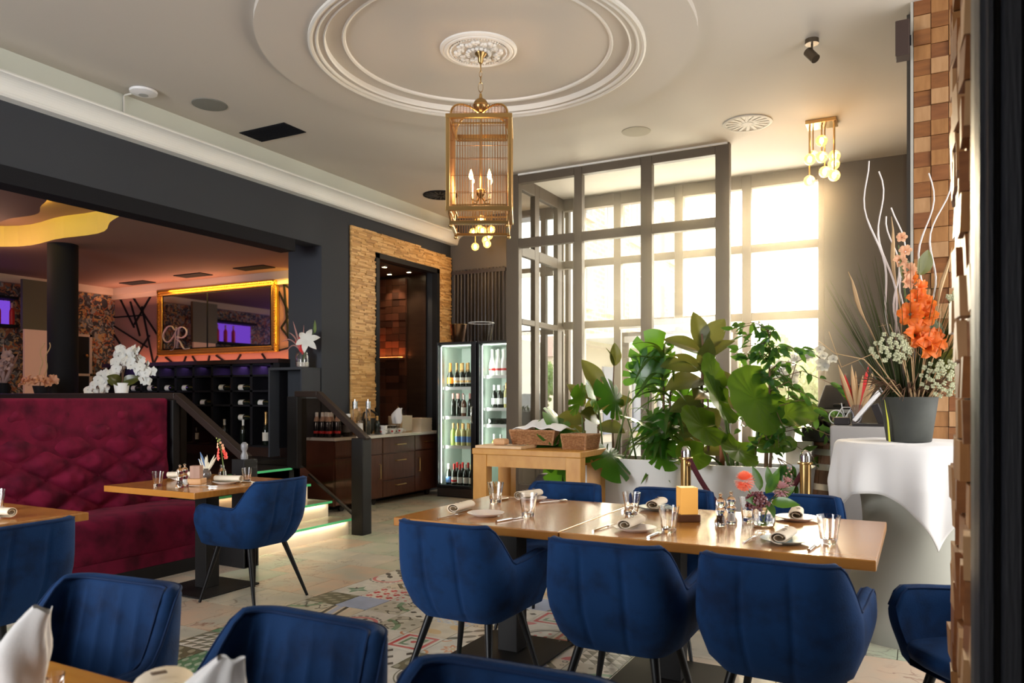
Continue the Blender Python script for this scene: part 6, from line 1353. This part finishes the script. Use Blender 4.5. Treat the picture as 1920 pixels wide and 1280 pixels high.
light('AREA', 'rack_violet_light', (-7.4,7.05,1.74), 3.0, (.50,.25,1), target=(-7.4,7.05,.9), shape='RECTANGLE', size=1.0, size_y=.1); light('AREA', 'rack_violet_light', (-9.0,7.0,1.74), 2.0, (.50,.25,1), target=(-9.0,6.9,.9), shape='RECTANGLE', size=1.6, size_y=.1)
def lying(x, z, text): 
    t = bottle('wine_bottle', text, 'bottle', (x,6.94,z), .31, group='bottles lying in the black wine rack', foil='red', lab='ceramic', rot=(0,PI/2,0)); return t
for i, (x, z) in enumerate(((-9.53,1.487),(-9.19,1.487),(-8.84,1.487),(-8.5,1.487),(-7.81,1.487),(-7.46,1.487))): lying(x-.15, z-.01, 'wine bottle lying in the rack upper row, %s from left' % ORD[i])
for i, (x, z) in enumerate(((-8.5,1.295),(-8.15,1.295),(-7.46,1.295),(-7.12,1.295))): lying(x-.15, z-.01, 'wine bottle lying in the rack second row, %s from left' % ORD[i])
lying(-7.61, 1.10, 'single wine bottle lying in the rack third row'); 
for i, (x, f, l) in enumerate(((-8.78,'red','label'),(-8.64,'red','label'),(-8.33,'foilpink','label'),(-7.80,'foilwhite',None),(-7.47,'foilwhite',None),(-7.08,'foilgold','label'),(-6.97,'foilwhite','label'))):
    bottle('wine_bottle', 'wine bottle standing on the lowest rack shelf, %s from left' % ORD[i], 'bottle', (x,6.90,.762), .32 if i != 5 else .40, foil=f, lab=l, kind='champ' if i == 5 else 'wine', group='bottles standing in the black wine rack')
mr = thing('framed_mirror', 'wide mirror in a carved gilded frame on the geometric bar wall', 'mirror', (-9.865,8.56,2.585))
w, h = 1.33, .55
for (a, c, e, f) in ((-w,w,h-.10,h),(-w,w,-h,-h+.10),(-w,-w+.10,-h+.10,h-.10),(w-.10,w,-h+.10,h-.10)): MB().box(a,c,-.05,.02,e,f).build('frame_side', M_['gold'], mr, bevel=.015)
b = MB()
for k in range(70):
    x = -w+.03+2*(w-.03)*k/69
    for z in (h-.03,-h+.03): b.obox((x,-.06,z), (.045,.03,.035), (0,.5,0))
for k in range(26):
    z = -h+.05+2*(h-.05)*k/25
    for x in (w-.03,-w+.03): b.obox((x,-.06,z), (.035,.03,.045), (0,.5,0))
stuff(b.build('carving', M_['gold'], mr, bevel=0))
MB().box(-w+.09,w-.09,-.032,-.02,-h+.09,h-.09).build('black_slip', M_['greyd'], mr); MB().box(-w+.13,w-.13,-.036,-.031,-h+.12,h-.12).build('mirror_glass', mat('mirror_glass', (.75,.72,.75), .03, 1), mr)
MB().box(-.17,-.145,-.040,-.035,-h+.12,h-.12).build('divider', M_['greyd'], mr)
# etched script letter low on the mirror
fc = bpy.data.curves.new('etched_letter', 'CURVE'); fc.dimensions = '3D'; fc.bevel_depth = .009
def spl(pts):
    s_ = fc.splines.new('BEZIER'); s_.bezier_points.add(len(pts)-1)
    for bp_, p_ in zip(s_.bezier_points, pts): bp_.co = (p_[0],0,p_[1]); bp_.handle_left_type = bp_.handle_right_type = 'AUTO'
spl([(-.02,.17),(-.12,.24),(-.26,.18),(-.30,.05),(-.20,-.02),(-.06,.06),(.06,.19),(.20,.20),(.26,.12),(.16,.04),(.02,.04),(.10,-.02),(.20,-.14),(.34,-.14)]); spl([(.02,.22),(.0,.05),(-.04,-.14),(-.12,-.16)]); spl([(.08,.20),(.06,.05),(.03,-.13)])
fo = bpy.data.objects.new('etched_letter', fc); C.objects.link(fo); fo.parent = mr; fo.location = (-.90,-.045,-.30); fc.materials.append(mat('etched_glass', (.55,.50,.62), .5))
# what the mirror looks back at: peach column and violet shelves at the left of the bar
vb = thing('back_bar', 'violet-lit back bar with red bottles at the far left of the bar room', 'shelf', (-12.30,6.1,1.7))
MB().box(-.12,.10,-.7,.75,1.15,1.19).box(-.12,.10,-.7,.75,.72,.76).box(-.12,.10,-.7,.75,.28,.32).build('shelves', M_['greyd'], vb); MB().box(-.135,-.12,-.72,.74,.78,1.14).build('lit_panel', emis('violet_panel', (.30,.10,1), .5), vb)
for k in range(5): 
    t = bottle('spirit_bottle', 'pinkish red spirit bottle on the violet back bar shelf, %s from the column' % ORD[k], 'bottle', (-12.26,6.78-k*.2,2.465), .34, body='red', foil='foilpink', lab=None, group='red bottles on the violet back bar')
pc = thing('peach_panel', 'tall softly lit peach panel beside the violet back bar', 'panel', (-11.9,7.0,.63)); MB().box(-.02,.02,-.25,.25,.2,1.75).build('panel', mat('peach_fabric', (.50,.30,.22), .7, emit=((1,.5,.35),.10)), pc); MB().box(-.05,.05,-.28,.28,.0,.2).build('foot', M_['greyd'], pc); MB().box(-.03,.03,-.28,.28,1.75,2.5).build('upper_panel', mat('olive_panel', (.10,.085,.06), .6), pc)
mf = thing('wall_hatch', 'black hatch with pale frame in the floral wallpapered wall', 'hatch', (-12.42,7.9,.63)); MB().box(-.01,.03,-.22,.22,.4,1.75).build('panel', M_['greyd'], mf)
for q in ((-.01,.05,-.24,-.20,.4,1.78),(-.01,.05,.20,.24,.4,1.78),(-.01,.05,-.24,.24,1.74,1.78),(-.01,.05,-.24,.24,1.08,1.12)): MB().box(*q).build('frame_bar', mat('pale_frame', (.55,.42,.36), .5) if not bpy.data.materials.get('pale_frame') else bpy.data.materials['pale_frame'], mf)
MB().sph((.06,.14,1.42), .03, 8, 6).build('knob', M_['brass'], mf)
for i, (x, y) in enumerate(((-11.35,8.25),(-9.9,8.15),(-8.55,8.1))):
    t = thing('bar_ceiling_vent', 'flat black ceiling vent above the gold frame, %s of three' % ('left','middle','right')[i], 'vent', (x,y,ZB), 0, 'flat vents in the bar ceiling'); MB().box(-.30,.30,-.12,.12,-.012,0).build('plate', M_['greyd'], t)
tb = thing('buffet_table', 'bar room table under a white cloth, just behind the railing', 'table', (-7.9,5.3,.63)); MB().box(-1.5,.7,-.35,.35,.70,.735).build('tabletop', M_['linen'], tb); MB().box(-1.5,.7,-.36,-.35,.40,.735).build('cloth_front', M_['linen'], tb)
for x in (-1.4,.6):
    for y in (-.3,.3): MB().box(x-.025,x+.025,y-.025,y+.025,0,.70).build('leg', M_['blackmat'], tb)
orchid('orchid', 'large white orchid in bloom behind the railing above the burgundy bench', (-7.55,5.3,1.366), [([(0,0,.1),(-.05,0,.25),(.0,0,.42),(.22,0,.45),(.40,0,.22)],24),([(0,0,.1),(.05,0,.3),(.12,0,.38),(.25,0,.36),(.36,0,.16)],20),([(0,0,.1),(-.1,0,.22),(-.25,0,.22),(-.42,0,.10),(-.52,0,.02)],22),([(0,0,.1),(0,0,.25),(-.12,0,.30),(-.3,0,.18)],16),([(0,0,.1),(.02,0,.3),(-.02,0,.45),(.06,.02,.50)],7)], .115, 5, (.3,-1,.2))
df = thing('dried_arrangement', 'pale pink dried flower arrangement left of the dark column', 'flowers', (-9.75,5.3,1.366)); MB().lathe([(.05,0),(.08,.10),(.05,.16),(.001,.16)], 16).build('vase', M_['greyd'], df, smooth=50)
b = MB(); r = random.Random(6)
for k in range(26): a = r.uniform(-1,1); plume(b, AT(0,.12), AT(a*.20,.2+r.uniform(.05,.50)*(1-abs(a)*.5),r.uniform(-.1,.1)), .018)
stuff(b.build('dried_flowers', mat('dusty_pink', (.38,.24,.22), .9), df, smooth=True))
for k in range(4): ruffle(df, AT(r.uniform(-.1,.12),r.uniform(.25,.5),.08), .07, D(r.uniform(-.4,.4),.2,1), bpy.data.materials['dusty_pink'], 60+k)
dg = thing('twig_pot', 'small dark pot of pale lilies and two curly twigs before the dark column', 'flowers', (-9.0,5.3,1.366)); MB().lathe([(.06,0),(.09,.12),(.001,.12)], 16).build('pot', M_['greyd'], dg, smooth=50)
for x0, x1, ph in ((-.02,.02,0),(.03,.09,1.5)): MB().tube(wig(x0,x1,.08,.62,.02,ph), .006, 5).build('curly_twig', straw, dg, smooth=True)
for k in range(6): ruffle(dg, AT(-.15+.06*k,.14+.03*(k % 2),.05), .07, D(-.8+.32*k,.5,.5), pem, 80+k)
# ---------------- outside ----------------
ground = struct(MB().box(-60,60,9.8,90,-.35,-.25).build('street_ground', mat('paving', (.30,.29,.27), .8, bump=(3,.3))))
brk = bpy.data.materials.new('pale_brick'); brk.use_nodes = True; n_ = brk.node_tree; bt_ = n_.nodes.new('ShaderNodeTexBrick'); bt_.inputs['Color1'].default_value = (.52,.25,.14,1); bt_.inputs['Color2'].default_value = (.62,.36,.22,1); bt_.inputs['Mortar'].default_value = (.55,.50,.44,1); bt_.inputs['Scale'].default_value = 1.0
bt_.inputs['Brick Width'].default_value = .5; bt_.inputs['Row Height'].default_value = .16; bt_.inputs['Mortar Size'].default_value = .02
tcx = n_.nodes.new('ShaderNodeTexCoord'); mpx = n_.nodes.new('ShaderNodeMapping'); mpx.inputs['Rotation'].default_value = (PI/2,0,PI/2); n_.links.new(tcx.outputs['Object'], mpx.inputs[0])
sx_ = n_.nodes.new('ShaderNodeSeparateXYZ'); cx_ = n_.nodes.new('ShaderNodeCombineXYZ'); n_.links.new(tcx.outputs['Object'], sx_.inputs[0]); n_.links.new(sx_.outputs[1], cx_.inputs[0]); n_.links.new(sx_.outputs[2], cx_.inputs[1]); n_.links.new(cx_.outputs[0], bt_.inputs['Vector']); n_.links.new(bt_.outputs[0], n_.nodes['Principled BSDF'].inputs['Base Color'])
rend = mat('pale_render', (.62,.52,.42), .8); wfr = mat('white_frame', (.75,.75,.75), .5); dkg = mat('dark_window_glass', (.10,.12,.14), .1); bufm = mat('apricot_panel', (.62,.28,.12), .6)
bl = thing('brick_building', 'pale brick apartment block with white windows across the street', 'building', (-9.6,28,-.25))
MB().prism([(0,-6.4),(0,7.5),(-6,9.0),(-6,7.2)],3.6,13).build('upper_wall', brk, bl); MB().prism([(-.3,-6.2),(-.3,7.5),(-6,9.0),(-6,7.2)],0,3.3).build('ground_floor_wall', rend, bl); MB().prism([(.25,-6.5),(.25,7.6),(-6,9.1),(-6,7.2)],3.3,3.62).build('ledge', rend, bl)
MB().box(-.1,1.5,-6.0,6.5,3.42,3.55).build('canopy', wfr, bl); MB().box(1.42,1.55,-6.0,6.5,3.2,3.42).build('green_fascia', mat('green_fascia', (.15,.55,.12), .5, emit=((.2,.9,.2),.8)), bl)
for r_ in range(3):
    for c_ in range(5):
        y = -5.6+c_*2.5; z = 4.6+r_*2.9; f = MB().box(-.02,.06,y,y+1.3,z,z+1.7).build('window', wfr, bl)
        MB().box(.05,.08,y+.08,y+.6,z+.08,z+1.62).build('pane', dkg, f); MB().box(.05,.08,y+.7,y+1.22,z+.08,z+1.62).build('pane', dkg, f); MB().box(.0,.14,y-.05,y+1.35,z-.12,z).build('sill', rend, f)
        if c_ % 2: MB().box(-.01,.05,y+1.35,y+1.9,z,z+1.7).build('shutter_panel', bufm, f)
for c_ in range(4):
    y = -5.8+c_*3.2; f = MB().box(-.3,-.22,y,y+2.4,.3,2.7).build('shop_window', mat('shop_blue', (.10,.13,.24), .4) if not bpy.data.materials.get('shop_blue') else bpy.data.materials['shop_blue'], bl); MB().box(-.23,-.2,y+.9,y+1.6,.6,1.8).build('poster', wfr, f)
MB().tube([(.15,-6.2,0),(.15,-6.2,13)], .10, 8).build('downpipe', mat('grey_pipe', (.5,.5,.5), .5), bl)
b2_ = thing('orange_building', 'orange panelled building edge at the right of the window', 'building', (-.6,34,-.25)); MB().box(-1.3,3.5,0,6,0,5.6).build('wall', bufm, b2_); MB().box(-1.4,3.6,-.1,6.1,5.6,5.8).build('roof', wfr, b2_)
for k in range(3): MB().box(-1.0+k*1.4,-.2+k*1.4,-.05,0,2.4,4.0).build('window', wfr, b2_)
b3_ = thing('far_house', 'small pale far house with one window beyond the hedge', 'building', (-30,58,-.25)); MB().box(-6,5,0,6,0,5.0).build('wall', rend, b3_); MB().add([(-6.5,-.5,5.0),(5.5,-.5,5.0),(5.5,6.5,5.0),(-6.5,6.5,5.0),(-6.5,3,7.0),(5.5,3,7.0)], [(0,1,5,4),(2,3,4,5),(1,2,5),(3,0,4),(3,2,1,0)]).build('roof', mat('far_roof', (.30,.20,.17), .8), b3_); f = MB().box(1.5,2.4,-.06,0,2.8,4.0).build('window', dkg, b3_)
treem = [leafmat('tree_leaf_'+n, c, c2, .6, .35) for n, c, c2 in (('a',(.12,.22,.08),(.20,.30,.12)),('b',(.22,.32,.15),(.32,.42,.22)))]
def tree(label, loc, R, H_, k, seed, cat_='tree', trunk=True):
    r = random.Random(seed); t = thing(cat_ if cat_ == 'hedge' else 'tree', label, cat_, loc); b = MB()
    for i in range(1500):
        d = Vector((r.gauss(0,1),r.gauss(0,1),r.gauss(0,1))).normalized()*R*(r.uniform(.55,1)); c = Vector((d.x,d.y,H_+d.z*.9+.25*R*math.sin(d.x*4+seed))); s = R*.075
        a = Vector((r.gauss(0,1),r.gauss(0,1),r.gauss(0,1))).normalized()*s; e = a.cross(Vector((r.gauss(0,1),r.gauss(0,1),r.gauss(0,1)))).normalized()*s; b.add([c-a-e,c+a-e*.5,c+a*1.1+e,c-a*.6+e], [(0,1,2,3)])
    stuff(b.build('foliage', treem[k], t))
    MB().tube([(0,0,0),(.05,0,H_*.5),(0,0,H_)], [.12*R/1.5,.09*R/1.5,.05], 8).build('trunk', M_['bark'], t, smooth=True)
tree('leafy green tree outside, behind the orchid in the right window pane', (-4.6,30,-.25), 1.7, 2.2, 1, 2); tree('lower green tree outside, left of the orange building', (-2.9,27,-.25), .9, 2.0, 1, 3)
tree('green shrub tree outside seen through the left vestibule glass', (-13.6,27.0,-.25), 1.1, 1.9, 0, 4); tree('tall narrow green tree outside, right of the shrub tree', (-9.9,20.2,-.25), .6, 2.2, 0, 5)
pk = thing('parking_sign', 'blue parking sign on a grey post outside the left glass', 'sign', (-8.45,17.2,-.25)); MB().tube([(0,0,0),(0,0,2.1)], .03, 8).build('post', M_['steel'], pk); MB().box(-.22,.22,-.06,-.035,1.35,1.85).build('plate', M_['blueprint'], pk)
tx = bpy.data.curves.new('letter_p', 'FONT'); tx.body = 'P'; tx.size = .36; tx.extrude = .002; tx.align_x = 'CENTER'; to = bpy.data.objects.new('letter_p', tx); C.objects.link(to); to.parent = pk; to.location = (0,-.065,1.47); to.rotation_euler = (PI/2,0,0); tx.materials.append(wfr)
cr_ = thing('parked_car', 'silver parked car outside, low behind the left vestibule glass', 'car', (-11.3,19.8,-.25), 1.2)
def carbody(u, v):
    x = -2.1+4.2*u; top = .75+.62*smooth01((x+1.5)/.7)*(1-smooth01((x-.6)/1.0))-.12*smooth01((x-1.5)/.6); a = PI*(v); return (x, -.86*math.cos(a)*(1-.12*math.sin(a)), .28+(top-.28)*math.sin(a)**.45)
MB().grid(carbody, 40, 14).build('body', mat('silver_paint', (.55,.57,.60), .25, .6), cr_, smooth='all')
MB().grid(lambda u, v: tuple(Vector(carbody(.17+.52*u, .12+.22*v))*1.0+Vector((0,-.012,0))), 20, 4).build('side_windows', dkg, cr_, smooth='all')
for x in (-1.3,1.35):
    for y in (-.78,.78): MB().cyl((x,y-.1,.31),(x,y+.1,.31),.31,n=20).build('wheel', M_['blackplastic'], cr_, smooth=40)
fx = thing('window_box', 'narrow white ledge with small green plants behind the left glass', 'plant box', (-3.85,9.25,0)); MB().box(-.22,.22,-.1,.1,0,1.16).build('ledge', M_['planter'], fx, bevel=.005)
for k in range(14): leaf(fx, 'fic', (-.18+k*.028,-.02+.03*(k % 2),1.16), (rng.uniform(-.4,.4),rng.uniform(-.4,.4),1), .09, rng.uniform(-1,1), .6)

dgp = bpy.context.evaluated_depsgraph_get()
for o in [q for q in bpy.data.objects if q.type in ('CURVE','FONT')]:
    me = bpy.data.meshes.new_from_object(o.evaluated_get(dgp)); n = bpy.data.objects.new(o.name, me); C.objects.link(n); n.parent = o.parent; n.location = o.location; n.rotation_euler = o.rotation_euler; nm = o.name; bpy.data.objects.remove(o); n.name = nm
# added scattering volume imitating lens glare in front of the bright window
hz = MB().box(-3.9,-.12,6.6,9.55,.9,4.02).build('glare_volume', None); hm = bpy.data.materials.new('window_glare'); hm.use_nodes = True; ht = hm.node_tree; ht.nodes.clear()
vs_ = ht.nodes.new('ShaderNodeVolumeScatter'); vs_.inputs['Density'].default_value = .027; vs_.inputs['Anisotropy'].default_value = .84; vs_.inputs['Color'].default_value = (1,.90,.74,1); ho = ht.nodes.new('ShaderNodeOutputMaterial'); ht.links.new(vs_.outputs[0], ho.inputs['Volume'])
hz.data.materials.clear(); hz.data.materials.append(hm); hz['kind'] = 'structure'
